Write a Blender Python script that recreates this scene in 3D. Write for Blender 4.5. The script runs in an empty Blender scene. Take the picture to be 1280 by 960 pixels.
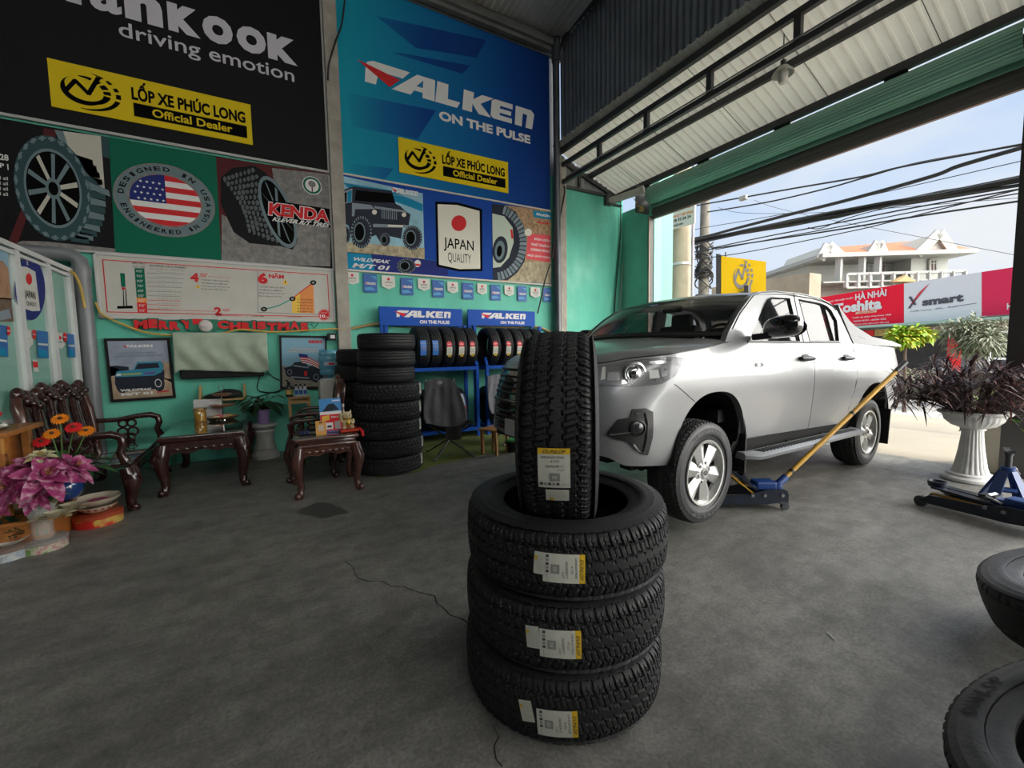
import bpy, bmesh, math, random
import numpy as np
from mathutils import Vector, Matrix
from mathutils.geometry import tessellate_polygon
SC = bpy.context.scene
COL = SC.collection
PI = math.pi
rnd = random.Random(7)

# ---------------------------------------------------------------- camera
FPX = 531.5
YAW, PITCH, ROLL, EYE = math.radians(29.692), math.radians(4.450), math.radians(0.983), 1.36
def _cam_axes():
    cy, sy, cp, sp = math.cos(YAW), math.sin(YAW), math.cos(PITCH), math.sin(PITCH)
    F = np.array([sy*cp, cy*cp, -sp]); r = np.array([cy, -sy, 0]); d = np.cross(F, r)
    cr, sr = math.cos(ROLL), math.sin(ROLL)
    return np.array([cr*r+sr*d, -sr*r+cr*d, F])
CM = _cam_axes(); CP = np.array([0, 0, EYE])
cam = bpy.data.cameras.new('camera'); cam.sensor_width = 36; cam.lens = 36*FPX/1280
cam.clip_start = 0.05; cam.clip_end = 500
camo = bpy.data.objects.new('camera', cam); COL.objects.link(camo)
mw = Matrix.Identity(4)
for i in range(3):
    mw[i][0] = CM[0][i]; mw[i][1] = -CM[1][i]; mw[i][2] = -CM[2][i]; mw[i][3] = CP[i]
camo.matrix_world = mw
SC.camera = camo

# ---------------------------------------------------------------- light
SC.view_settings.view_transform = 'Standard'; SC.view_settings.look = 'None'
SC.view_settings.gamma = 1; SC.view_settings.use_curve_mapping = False
SC.view_settings.exposure = EXPOSURE = 0.0
try:
    SC.cycles.max_bounces = 10; SC.cycles.diffuse_bounces = 6
    SC.cycles.transparent_max_bounces = 16
    SC.cycles.sample_clamp_indirect = 4
    SC.cycles.caustics_reflective = False; SC.cycles.caustics_refractive = False
    SC.cycles.use_denoising = True
except Exception: pass
w = bpy.data.worlds.new('sky'); SC.world = w; w.use_nodes = True
nt = w.node_tree; nt.nodes.clear()
out = nt.nodes.new('ShaderNodeOutputWorld'); bg = nt.nodes.new('ShaderNodeBackground')
tc = nt.nodes.new('ShaderNodeTexCoord'); sep = nt.nodes.new('ShaderNodeSeparateXYZ')
rmp = nt.nodes.new('ShaderNodeValToRGB')
nz = nt.nodes.new('ShaderNodeTexNoise'); nz.inputs['Scale'].default_value = 2.2; nz.inputs['Detail'].default_value = 6
mp = nt.nodes.new('ShaderNodeMapping'); mp.inputs['Scale'].default_value = (1, 1, 2.6)
cr = nt.nodes.new('ShaderNodeValToRGB'); mx = nt.nodes.new('ShaderNodeMixRGB')
nt.links.new(tc.outputs['Generated'], sep.inputs[0]); nt.links.new(sep.outputs['Z'], rmp.inputs[0])
nt.links.new(tc.outputs['Generated'], mp.inputs[0]); nt.links.new(mp.outputs[0], nz.inputs['Vector'])
nt.links.new(nz.outputs['Fac'], cr.inputs[0]); nt.links.new(cr.outputs[0], mx.inputs['Fac'])
nt.links.new(rmp.outputs[0], mx.inputs['Color1']); mx.inputs['Color2'].default_value = (0.86, 0.90, 0.95, 1)
dt = nt.nodes.new('ShaderNodeVectorMath'); dt.operation = 'DOT_PRODUCT'; gv = Vector((0.55, -1.0, 0.40)).normalized(); dt.inputs[1].default_value = gv
nt.links.new(tc.outputs['Generated'], dt.inputs[0])
gm = nt.nodes.new('ShaderNodeMapRange'); gm.interpolation_type = 'SMOOTHSTEP'; gm.inputs['From Min'].default_value = .42; gm.inputs['From Max'].default_value = .80
gm.inputs['To Min'].default_value = 1.0; gm.inputs['To Max'].default_value = GLOW = 9.5     # sky boosted on the sun's side, behind the viewer, to light the hall
nt.links.new(dt.outputs['Value'], gm.inputs['Value']); nt.links.new(gm.outputs[0], bg.inputs[1])
gw = nt.nodes.new('ShaderNodeMapRange'); gw.inputs['From Min'].default_value = .45; gw.inputs['From Max'].default_value = .7; nt.links.new(dt.outputs['Value'], gw.inputs['Value'])
mw2 = nt.nodes.new('ShaderNodeMixRGB'); mw2.inputs['Color2'].default_value = (.95, .93, .88, 1); nt.links.new(gw.outputs[0], mw2.inputs['Fac']); nt.links.new(mx.outputs[0], mw2.inputs['Color1']); nt.links.new(mw2.outputs[0], bg.inputs[0]); nt.links.new(bg.outputs[0], out.inputs[0])
e = rmp.color_ramp.elements
e[0].position = 0.0; e[0].color = (0.80, 0.87, 0.95, 1); e[1].position = 0.9; e[1].color = (0.30, 0.48, 0.80, 1)
m_ = e.new(0.25); m_.color = (0.60, 0.75, 0.97, 1)
cr.color_ramp.elements[0].position = 0.40; cr.color_ramp.elements[1].position = 0.66
sun = bpy.data.lights.new('sun', 'SUN'); sun.energy = 2.0; sun.angle = math.radians(0.6); sun.color = (1.0, 0.93, 0.80)
suno = bpy.data.objects.new('sun', sun); COL.objects.link(suno)
suno.rotation_euler = Vector((0.16, -0.22, 1.0)).to_track_quat('Z', 'Y').to_euler()

# ---------------------------------------------------------------- photo rays
def ray(x, y): return CM.T @ np.array([(x-640)/FPX, (y-480)/FPX, 1.0])
def gz(x, y, z=0.0): d = ray(x, y); return Vector(CP+d*((z-EYE)/d[2]))
def gy(x, y, Y): d = ray(x, y); return Vector(CP+d*(Y/d[1]))
def gx(x, y, X): d = ray(x, y); return Vector(CP+d*(X/d[0]))
def gpl(x, y, p, n):
    d = Vector(ray(x, y)); c = Vector(CP); n = Vector(n); return c+d*((Vector(p)-c).dot(n)/d.dot(n))

# ---------------------------------------------------------------- materials
MATS = {}
def L(c):
    def f(u):
        u /= 255.0
        return u/12.92 if u <= 0.04045 else ((u+0.055)/1.055)**2.4
    return tuple(f(u) for u in c)
def mat(name, col, rough=0.6, metal=0.0, var=0.0, scale=6.0, bump=0.0, bscale=60.0, coat=0.0, spec=0.5, trans=0.0, emit=None, estr=1.0, alpha=1.0, aniso=None):
    if name in MATS: return MATS[name]
    m = bpy.data.materials.new(name); m.use_nodes = True; MATS[name] = m
    n = m.node_tree; b = n.nodes['Principled BSDF']
    c = (*col, 1)
    b.inputs['Base Color'].default_value = c; b.inputs['Roughness'].default_value = rough
    b.inputs['Metallic'].default_value = metal; b.inputs['Specular IOR Level'].default_value = spec
    b.inputs['Coat Weight'].default_value = coat; b.inputs['Coat Roughness'].default_value = 0.04
    b.inputs['Transmission Weight'].default_value = trans; b.inputs['Alpha'].default_value = alpha
    if emit: b.inputs['Emission Color'].default_value = (*emit, 1); b.inputs['Emission Strength'].default_value = estr
    t = n.nodes.new('ShaderNodeTexCoord')
    if var:
        k = n.nodes.new('ShaderNodeTexNoise'); k.inputs['Scale'].default_value = scale; k.inputs['Detail'].default_value = 7; k.inputs['Roughness'].default_value = .62
        n.links.new(t.outputs['Object'], k.inputs['Vector'])
        r = n.nodes.new('ShaderNodeValToRGB'); r.color_ramp.elements[0].position = .3; r.color_ramp.elements[1].position = .7
        r.color_ramp.elements[0].color = (*[u*(1-var) for u in col], 1); r.color_ramp.elements[1].color = (*[min(1, u*(1+var)) for u in col], 1)
        n.links.new(k.outputs['Fac'], r.inputs[0]); n.links.new(r.outputs[0], b.inputs['Base Color'])
    if bump:
        k = n.nodes.new('ShaderNodeTexNoise'); k.inputs['Scale'].default_value = bscale; k.inputs['Detail'].default_value = 5
        n.links.new(t.outputs['Object'], k.inputs['Vector'])
        bp = n.nodes.new('ShaderNodeBump'); bp.inputs['Strength'].default_value = bump; bp.inputs['Distance'].default_value = 0.02
        n.links.new(k.outputs['Fac'], bp.inputs['Height']); n.links.new(bp.outputs[0], b.inputs['Normal'])
    return m

# ---------------------------------------------------------------- mesh builder
_txt = {}
def text_geo(body, bold=0.0, space=1.0):
    key = (body, bold, space)
    if key not in _txt:
        cu = bpy.data.curves.new('t', 'FONT'); cu.body = body; cu.offset = bold; cu.space_character = space
        cu.resolution_u = 3; cu.fill_mode = 'FRONT'
        ob = bpy.data.objects.new('t', cu); COL.objects.link(ob)
        dg = bpy.context.evaluated_depsgraph_get(); me = bpy.data.meshes.new_from_object(ob.evaluated_get(dg))
        vs = [(v.co.x, v.co.y) for v in me.vertices]; fs = [tuple(p.vertices) for p in me.polygons]
        bpy.data.objects.remove(ob); bpy.data.curves.remove(cu); bpy.data.meshes.remove(me)
        x0 = min(v[0] for v in vs); x1 = max(v[0] for v in vs); y0 = min(v[1] for v in vs); y1 = max(v[1] for v in vs)
        vs = [((v[0]-x0)/(x1-x0), (v[1]-y0)/(y1-y0)) for v in vs]
        _txt[key] = (vs, fs)
    return _txt[key]

class MB:
    def __init__(s): s.v = []; s.f = []; s.m = []; s.cur = 0; s.xf = None
    def add(s, vs, fs, mi=None):
        o = len(s.v)
        if s.xf is not None: vs = [s.xf @ Vector(v) for v in vs]
        s.v += [tuple(v) for v in vs]; s.f += [tuple(i+o for i in f) for f in fs]; s.m += [s.cur if mi is None else mi]*len(fs)
        return s
    def box(s, c, d, rot=None, mi=None, bevel=0.0, seg=2):
        x, y, z = [u/2 for u in d]; c = Vector(c)
        R = rot.to_matrix() if hasattr(rot, 'to_matrix') else (rot or Matrix.Identity(3))
        if bevel:
            bm = bmesh.new(); bmesh.ops.create_cube(bm, size=1)
            for v in bm.verts: v.co = Vector((v.co.x*d[0], v.co.y*d[1], v.co.z*d[2]))
            bmesh.ops.bevel(bm, geom=bm.edges[:], offset=min(bevel, min(d)*.45), segments=seg, affect='EDGES', profile=.5)
            bm.verts.index_update()
            vs = [c+R@v.co for v in bm.verts]; fs = [tuple(v.index for v in f.verts) for f in bm.faces]; bm.free()
            return s.add(vs, fs, mi)
        vs = [c+R@Vector((a*x, b*y, e*z)) for a in (-1, 1) for b in (-1, 1) for e in (-1, 1)]
        return s.add(vs, [(0,1,3,2),(4,6,7,5),(0,4,5,1),(2,3,7,6),(0,2,6,4),(1,5,7,3)], mi)
    def beam(s, p, q, w, h, mi=None, up=(0,0,1), bevel=0.0):
        p = Vector(p); q = Vector(q); z = (q-p); l = z.length; z.normalize()
        x = Vector(up).cross(z)
        if x.length < 1e-4: x = Vector((1,0,0)).cross(z)
        x.normalize(); y = z.cross(x)
        R = Matrix((x, y, z)).transposed()
        return s.box((p+q)/2, (w, h, l), R, mi, bevel)
    def quad(s, a, b, c, d, mi=None): return s.add([a, b, c, d], [(0,1,2,3)], mi)
    def poly(s, pts, mi=None, holes=()):
        loops = [[Vector(p) for p in pts]]+[[Vector(p) for p in h] for h in holes]
        fs = tessellate_polygon(loops); vs = [p for l in loops for p in l]
        return s.add(vs, [tuple(f) for f in fs], mi)
    def prism(s, pts, vec, mi=None, holes=()):
        loops = [[Vector(p) for p in pts]]+[[Vector(p) for p in h] for h in holes]
        fs = [tuple(f) for f in tessellate_polygon(loops)]; vs = [p for l in loops for p in l]; n = len(vs); vec = Vector(vec)
        s.add(vs+[p+vec for p in vs], fs+[tuple(i+n for i in reversed(f)) for f in fs], mi)
        o = 0
        for l in loops:
            k = len(l); b = len(s.v)
            s.add(l+[p+vec for p in l], [(i, (i+1)%k, (i+1)%k+k, i+k) for i in range(k)], mi)
        return s
    def lathe(s, prof, n=32, c=(0,0,0), R=None, mi=None, a0=0, a1=2*PI, rfun=None):
        c = Vector(c); R = R or Matrix.Identity(3); full = abs(a1-a0-2*PI) < 1e-6; m = n if full else n+1
        vs = []
        for i in range(m):
            a = a0+(a1-a0)*i/n; ca, sa = math.cos(a), math.sin(a)
            for r, z in prof:
                k = rfun(a, r, z) if rfun else r
                vs.append(c+R@Vector((k*ca, k*sa, z)))
        p = len(prof); fs = []
        for i in range(n):
            j = (i+1) % m
            for q in range(p-1): fs.append((i*p+q, j*p+q, j*p+q+1, i*p+q+1))
        return s.add(vs, fs, mi)
    def cyl(s, p, q, r, n=16, r2=None, mi=None, cap=True):
        p = Vector(p); q = Vector(q); z = q-p; l = z.length; R = z.to_track_quat('Z', 'Y').to_matrix(); r2 = r if r2 is None else r2
        pr = [(r, 0), (r2, l)]
        if cap: pr = [(1e-5, 0)]+pr+[(1e-5, l)]
        return s.lathe(pr, n, p, R, mi)
    def sphere(s, c, r, n=16, mi=None, sc=(1,1,1), R=None):
        m = max(4, n//2); c = Vector(c); R = R or Matrix.Identity(3)
        vs = []; fs = []
        for i in range(m+1):
            t = PI*i/m
            for j in range(n):
                a = 2*PI*j/n
                vs.append(c+R@Vector((r*sc[0]*math.sin(t)*math.cos(a), r*sc[1]*math.sin(t)*math.sin(a), r*sc[2]*math.cos(t))))
        for i in range(m):
            for j in range(n): fs.append((i*n+j, (i+1)*n+j, (i+1)*n+(j+1)%n, i*n+(j+1)%n))
        return s.add(vs, fs, mi)
    def tube(s, pts, r, n=8, mi=None, closed=False, cap=True):
        P = [Vector(p) for p in pts]; k = len(P); rr = r if isinstance(r, (list, tuple)) else [r]*k
        up = None; vs = []
        for i in range(k):
            a = P[(i-1) % k] if closed else P[max(0, i-1)]; b = P[(i+1) % k] if closed else P[min(k-1, i+1)]
            t = (b-a).normalized()
            if up is None:
                up = Vector((0,0,1)) if abs(t.z) < .9 else Vector((1,0,0))
            x = up-t*up.dot(t); x.normalize(); up = x; y = t.cross(x)
            for j in range(n):
                g = 2*PI*j/n; vs.append(P[i]+(x*math.cos(g)+y*math.sin(g))*rr[i])
        fs = []
        for i in range(k if closed else k-1):
            for j in range(n): fs.append((i*n+j, i*n+(j+1)%n, ((i+1)%k)*n+(j+1)%n, ((i+1)%k)*n+j))
        if cap and not closed: fs += [tuple(reversed(range(n))), tuple((k-1)*n+j for j in range(n))]
        return s.add(vs, fs, mi)
    def grid(s, fn, nu, nv, mi=None, closeu=False):
        vs = [fn(i/nu if closeu else i/nu, j/nv) for i in range(nu if closeu else nu+1) for j in range(nv+1)]
        fs = []
        for i in range(nu):
            k = (i+1) % nu if closeu else i+1
            for j in range(nv): fs.append((i*(nv+1)+j, k*(nv+1)+j, k*(nv+1)+j+1, i*(nv+1)+j+1))
        return s.add(vs, fs, mi)
    def text(s, body, o, u, v, mi=None, bold=0.0, shear=0.0, space=1.0, warp=None):
        """text filling the parallelogram o, o+u (baseline), o+v (cap height)"""
        vs, fs = text_geo(body, bold, space); o = Vector(o); u = Vector(u); v = Vector(v)
        if warp: return s.add([warp(x, y) for x, y in vs], fs, mi)
        return s.add([o+u*x+v*y+u*(shear*y) for x, y in vs], fs, mi)
    def build(s, name, mats, parent=None, smooth=None, label=None, loc=None, recalc=True):
        me = bpy.data.meshes.new(name)
        me.from_pydata(s.v, [], s.f)
        ms = mats if isinstance(mats, (list, tuple)) else [mats]
        for m in ms: me.materials.append(m)
        if len(ms) > 1: me.polygons.foreach_set('material_index', s.m)
        if recalc:
            bm = bmesh.new(); bm.from_mesh(me); bmesh.ops.recalc_face_normals(bm, faces=bm.faces[:]); bm.to_mesh(me); bm.free()
        if smooth:
            me.polygons.foreach_set('use_smooth', [True]*len(me.polygons)); me.set_sharp_from_angle(angle=math.radians(smooth))
        me.update()
        o = bpy.data.objects.new(name, me); COL.objects.link(o)
        if parent: o.parent = parent
        if loc is not None: o.location = loc
        if label: o['label'] = label
        return o

def tag(o, label, cat, group=None, kind=None):
    o['label'] = label; o['category'] = cat
    if group: o['group'] = group
    if kind: o['kind'] = kind
    return o
def thing(name, label, cat, loc=(0,0,0), rotz=0.0, group=None, rot=None):
    o = bpy.data.objects.new(name, None); COL.objects.link(o); o.empty_display_size = .1
    o.location = loc; o.rotation_euler = rot if rot else (0, 0, rotz)
    return tag(o, label, cat, group)
def struct(o): o['kind'] = 'structure'; return o
def dup(root, loc=None, rot=None, label=None, group=None):
    r = root.copy(); COL.objects.link(r)
    if loc is not None: r.location = loc
    if rot is not None: r.rotation_euler = rot
    if label: r['label'] = label
    if group: r['group'] = group
    for ch in list(root.children):
        c = ch.copy(); COL.objects.link(c); c.parent = r
        for g in ch.children:
            d = g.copy(); COL.objects.link(d); d.parent = c
    return r
def lerp(a, b, t): return a+(b-a)*t
def interp(x, pts):
    if x <= pts[0][0]: return pts[0][1]
    for (a, b), (c, d) in zip(pts, pts[1:]):
        if x <= c: return b+(d-b)*(x-a)/(c-a) if c > a else d
    return pts[-1][1]
def sinterp(x, pts):
    """smooth (monotone-ish cubic) interpolation"""
    n = len(pts)
    if x <= pts[0][0]: return pts[0][1]
    if x >= pts[-1][0]: return pts[-1][1]
    i = max(k for k in range(n-1) if pts[k][0] <= x)
    (x0, y0), (x1, y1) = pts[i], pts[i+1]
    def sl(k):
        if k == 0: return (pts[1][1]-pts[0][1])/(pts[1][0]-pts[0][0])
        if k == n-1: return (pts[-1][1]-pts[-2][1])/(pts[-1][0]-pts[-2][0])
        a = (pts[k][1]-pts[k-1][1])/(pts[k][0]-pts[k-1][0]); b = (pts[k+1][1]-pts[k][1])/(pts[k+1][0]-pts[k][0])
        return 0 if a*b <= 0 else 2*a*b/(a+b)
    h = x1-x0; t = (x-x0)/h
    return (2*t**3-3*t*t+1)*y0+(t**3-2*t*t+t)*h*sl(i)+(-2*t**3+3*t*t)*y1+(t**3-t*t)*h*sl(i+1)

# common materials
M_BLACK = mat('black_paint', (.009,.009,.010), .5, spec=.25)
M_WHITE = mat('white_print', (.74,.74,.72), .6, spec=.2)
M_RUB = mat('tyre_rubber', (.014,.014,.0155), .55, var=.25, scale=9, bump=.12, bscale=140, spec=.4)
M_RUB2 = mat('tyre_rubber_dusty', (.035,.035,.036), .6, var=.35, scale=7, bump=.1, bscale=120, spec=.4)
M_STEEL = mat('painted_steel', (.055,.06,.068), .5, var=.3, scale=4)
M_GALV = mat('galvanised_steel', (.50,.51,.50), .42, metal=.55, var=.18, scale=3)
M_CHROME = mat('chrome', (.75,.76,.78), .12, metal=1)
M_YEL = mat('dealer_yellow', (.78,.58,.012), .6, spec=.12)
M_TEAL = None
# ================================================================ the building
YW, XC, XS = 6.75, 4.95, 6.5          # back wall, inner column line, shutter line
def node_mat(name, fn):
    m = bpy.data.materials.new(name); m.use_nodes = True; MATS[name] = m
    fn(m.node_tree, m.node_tree.nodes['Principled BSDF']); return m
def _noise(n, sc, det=6, rough=.6, vec=None, coord='Object', mapsc=None):
    t = n.nodes.new('ShaderNodeTexCoord'); k = n.nodes.new('ShaderNodeTexNoise')
    k.inputs['Scale'].default_value = sc; k.inputs['Detail'].default_value = det; k.inputs['Roughness'].default_value = rough
    src = t.outputs[coord]
    if mapsc:
        mp = n.nodes.new('ShaderNodeMapping'); mp.inputs['Scale'].default_value = mapsc; n.links.new(src, mp.inputs[0]); src = mp.outputs[0]
    n.links.new(src, k.inputs['Vector']); return k.outputs['Fac']
def _ramp(n, src, stops):
    r = n.nodes.new('ShaderNodeValToRGB'); e = r.color_ramp.elements
    while len(e) < len(stops): e.new(.5)
    for q, (p, c) in zip(e, stops): q.position = p; q.color = (*c, 1)
    n.links.new(src, r.inputs[0]); return r.outputs[0]
def _mixc(n, f, a, b, mode='MIX'):
    m = n.nodes.new('ShaderNodeMixRGB'); m.blend_type = mode
    for s, v in ((m.inputs['Fac'], f), (m.inputs['Color1'], a), (m.inputs['Color2'], b)):
        if isinstance(v, (int, float)): s.default_value = v
        elif isinstance(v, tuple): s.default_value = (*v, 1)
        else: n.links.new(v, s)
    return m.outputs[0]
def f_floor(n, b):
    big = _ramp(n, _noise(n, .55, 8, .65), [(.32, (.19,.185,.17)), (.68, (.29,.28,.26))])
    sm = _ramp(n, _noise(n, 6.5, 12, .78), [(.30, (.50,.50,.50)), (.70, (1.28,1.28,1.28))])
    c = _mixc(n, 1.0, big, sm, 'MULTIPLY')
    c = _mixc(n, 1.0, c, _ramp(n, _noise(n, 70, 4, .6), [(.33,(.72,.72,.72)),(.62,(1.10,1.10,1.10))]), 'MULTIPLY')
    c = _mixc(n, 1.0, c, _ramp(n, _noise(n, 2.2, 6, .6, mapsc=(.5,2.6,1)), [(.35,(.80,.80,.80)),(.6,(1.08,1.08,1.08))]), 'MULTIPLY')
    st = _ramp(n, _noise(n, 1.3, 5, .55, mapsc=(1, 2.2, 1)), [(.60, (0,0,0)), (.74, (1,1,1))])
    c = _mixc(n, st, c, (.14,.135,.125)); 
    n.links.new(c, b.inputs['Base Color'])
    n.links.new(_ramp(n, _noise(n, 2.5, 6), [(.3, (.38,)*3), (.7, (.62,)*3)]), b.inputs['Roughness'])
    bp = n.nodes.new('ShaderNodeBump'); bp.inputs['Strength'].default_value = .25; bp.inputs['Distance'].default_value = .01
    n.links.new(_noise(n, 35, 8, .7), bp.inputs['Height']); n.links.new(bp.outputs[0], b.inputs['Normal'])
M_FLOOR = node_mat('concrete_floor', f_floor)
def f_teal(n, b):
    c = _ramp(n, _noise(n, .9, 8, .6), [(.30, (.10,.50,.37)), (.55, (.14,.58,.43)), (.72, (.23,.66,.51))])
    st = _ramp(n, _noise(n, 3, 8, .6, mapsc=(1, 1, .25)), [(.35, (.85,.85,.85)), (.65, (1.04,1.04,1.04))])
    n.links.new(_mixc(n, 1.0, c, st, 'MULTIPLY'), b.inputs['Base Color']); b.inputs['Roughness'].default_value = .7
M_TEAL = node_mat('teal_wall_paint', f_teal)
M_CONC = mat('raw_concrete', (.36,.33,.28), .85, var=.22, scale=5, bump=.2, bscale=30)
M_DARKC = mat('dark_corrugated', (.17,.19,.22), .5, metal=.2, var=.25, scale=1.2)
M_FRAME = mat('truss_steel', (.050,.048,.050), .5, var=.3, scale=3)
def f_sheet(n, b):
    b.inputs['Base Color'].default_value = (.74,.72,.66,1); b.inputs['Roughness'].default_value = .5
    c = _ramp(n, _noise(n, 1.2, 6, .6), [(.3,(.66,.64,.58)),(.7,(.80,.78,.72))]); n.links.new(c, b.inputs['Base Color'])
    tr = n.nodes.new('ShaderNodeBsdfTranslucent'); tr.inputs['Color'].default_value = (.95,.90,.78,1); ms = n.nodes.new('ShaderNodeMixShader'); ms.inputs[0].default_value = .075
    o = [k for k in n.nodes if k.type == 'OUTPUT_MATERIAL'][0]; n.links.new(b.outputs[0], ms.inputs[1]); n.links.new(tr.outputs[0], ms.inputs[2]); n.links.new(ms.outputs[0], o.inputs[0])
M_ROOF = node_mat('thin_roof_sheet', f_sheet)
M_ASPH = mat('asphalt', (.36,.35,.34), .85, var=.15, scale=2)
def f_fore(n, b):
    c = _ramp(n, _noise(n, .5, 8, .6), [(.3, (.27,.24,.19)), (.7, (.36,.32,.25))])
    n.links.new(c, b.inputs['Base Color']); b.inputs['Roughness'].default_value = .85
M_FORE = node_mat('forecourt_concrete', f_fore)

g = MB(); g.quad((-4.6,-7.2,0), (XS+.12,-7.2,0), (XS+.12,YW+.3,0), (-4.6,YW+.3,0)); struct(g.build('floor', M_FLOOR))
g = MB(); g.quad((XS+.12,-25,-.012), (11.0,-25,-.05), (11.0,40,-.05), (XS+.12,40,-.012)); struct(g.build('floor_forecourt', M_FORE))
g = MB(); g.quad((11.0,-60,-.16), (24,-60,-.16), (24,90,-.16), (11.0,90,-.16)); g.box((10.95,10,-.1),(.3,110,.10)); struct(g.build('floor_road', M_ASPH))
g = MB(); g.quad((24,-60,-.1), (120,-60,-.1), (120,140,-.1), (24,140,-.1)); struct(g.build('floor_far_ground', mat('far_paving', (.33,.31,.28), .9, var=.2, scale=.6)))
# floor cracks: thin dark filled seams
g = MB()
def crack(pts, w=.006):
    P = [gz(x, y, .0015) for x, y in pts]; Q = []
    for a, b in zip(P, P[1:]):
        k = max(2, int((b-a).length/.06))
        for i in range(k):
            p = a.lerp(b, i/k); Q.append(p+Vector((rnd.uniform(-.018,.018), rnd.uniform(-.018,.018), 0)))
    Q.append(P[-1])
    for a, b in zip(Q, Q[1:]):
        t = (b-a).normalized(); s = Vector((-t.y, t.x, 0))*w*rnd.uniform(.3, .9)/2*2; g.quad(a-s, b-s, b+s*.9, a+s)
crack([(432,700),(452,722),(478,727),(505,735),(540,745),(565,768),(585,778)])
crack([(612,905),(620,935),(628,958)], .004)
g2 = MB()
P = [gz(403+30*math.cos(a)*(1+.18*math.sin(3*a)), 638+8.5*math.sin(a)*(1+.2*math.cos(4*a)), .001) for a in np.linspace(0, 2*PI, 41)[:-1]]
g2.poly(P); struct(g2.build('trim_floor_stain', mat('oil_stain', (.085,.082,.077), .4)))
c_ = g.build('trim_floor_crack', mat('crack_fill', (.03,.03,.03), .9)); struct(c_)

# back wall
g = MB(); g.box((.15, YW+.1, 2.3), (9.6, .2, 4.6)); struct(g.build('wall_back', M_TEAL))
g = MB(); g.box((.15, YW+.15, 5.95), (9.6, .1, 2.7)); struct(g.build('wall_back_upper', M_DARKC))
g = MB(); g.box((5.75, YW+.1, 2.235), (1.66, .2, 4.45)); struct(g.build('wall_porch', M_TEAL))
g = MB(); g.box((6.66, 6.36, 2.09), (.2, .94, 4.18)); struct(g.build('wall_porch_return', mat('teal_return_paint', (.24,.62,.50), .7, var=.12, scale=2)))
# corrugated strip closing the porch gable between wall top and sheet roof
g = MB()
g.grid(lambda u, v: (4.98+1.55*u, YW+.02+.012*math.sin(u*2*PI*13), lerp(4.47, lerp(5.06, 4.52, u), v)), 156, 1)
struct(g.build('wall_porch_gable', mat('weathered_zinc', (.30,.30,.29), .5, metal=.4, var=.3, scale=3), smooth=40))
g = MB()
g.box((5.74, YW-.03, 4.455), (1.52, .06, .05)); g.beam((4.98,YW-.02,4.92), (6.5,YW-.02,4.42), .06, .07); g.box((5.42,YW-.02,4.62),(.05,.05,.3))
struct(g.build('trim_porch_gable', M_FRAME))
# concrete columns on the back wall
def column(x0, x1, z1, name, dep=.10):
    g = MB(); g.box(((x0+x1)/2, YW-dep/2, z1/2), (x1-x0, dep, z1), bevel=.008); struct(g.build(name, M_CONC))
column(.90, 1.075, 6.95, 'trim_column_mid'); column(4.86, 5.03, 4.9, 'trim_column_corner', .12)
g = MB(); g.cyl((4.80,YW-.14,0), (4.80,YW-.14,6.6), .062, 20, cap=False); g.cyl((4.80,YW-.14,6.55), (4.80,YW-.14,6.95), .08, 20)
struct(g.build('trim_corner_post', mat('corner_post_steel', (.10,.105,.115), .35, metal=.4, var=.25, scale=2), smooth=40))
# left side, behind the viewer, and the upper wall above the truss
g = MB(); g.box((-4.65,-.2,3.5), (.1,14.2,7.0)); struct(g.build('wall_left', mat('grimy_plaster', (.09,.11,.10), .8, var=.25, scale=1.5)))
g = MB(); g.box((-2.5,-7.25,3.5), (4.2,.1,7.0)); g.box((2.3,-7.25,3.5), (5.4,.1,7.0)); struct(g.build('wall_rear', MATS['grimy_plaster']))
def corr(name, fn, nu, nv, m, sm=35):
    g = MB(); g.grid(fn, nu, nv); return struct(g.build(name, m, smooth=sm, recalc=False))
def trap(t):                                        # trapezoid rib profile, period 1
    t = t % 1.0
    return interp(t, [(0,0),(.12,0),(.2,1),(.42,1),(.5,0),(1,0)])
# roof over the hall, falling to the back wall
zr = lambda y: 6.98+.10*(YW-y)
corr('ceiling_hall', lambda u, v: (-4.65+9.75*u, lerp(YW+.1,-7.25,v), zr(lerp(YW+.1,-7.25,v))-.03*math.sin(u*2*PI*88)), 880, 6, mat('dull_zinc', (.62,.61,.57), .5, metal=.1, var=.25, scale=.8))
g = MB()
for y in (6.62, 4.9, 3.0, 1.2, -.8, -3, -5.2): g.box((.1, y, zr(y)-.11), (9.5,.08,.14))
for x in (-2.6, 1.0): g.beam((x,6.6,zr(6.6)-.25), (x,-7.2,zr(-7.2)-.25), .12, .18)
g.box((.15, YW-.06, 6.83), (9.6,.10,.16)); g.box((.15, YW-.015, 6.70), (9.6,.03,.03))
struct(g.build('trim_roof_purlins', mat('grey_girder', (.17,.17,.16), .55, var=.3, scale=2)))
corr('wall_upper_right', lambda u, v: (XC+.05+.014*math.sin(u*2*PI*130), lerp(YW,-7.2,u), lerp(5.12, zr(lerp(YW,-7.2,u)), v)), 1300, 1, M_DARKC)
g = MB()
g.beam((XC-.02,YW-.15,6.85), (XC-.02,5.1,8.4), .07, .07)
g.beam((XC+.0,2.45,7.4), (XC+.0,2.45,5.1), .05, .05)
g.box((XC-.01,2.42,5.12),(.06,.16,.05))
g.box((XC-.01,-.2,7.05), (.06,13.8,.06)); 
struct(g.build('trim_upper_frame', M_FRAME))
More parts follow.
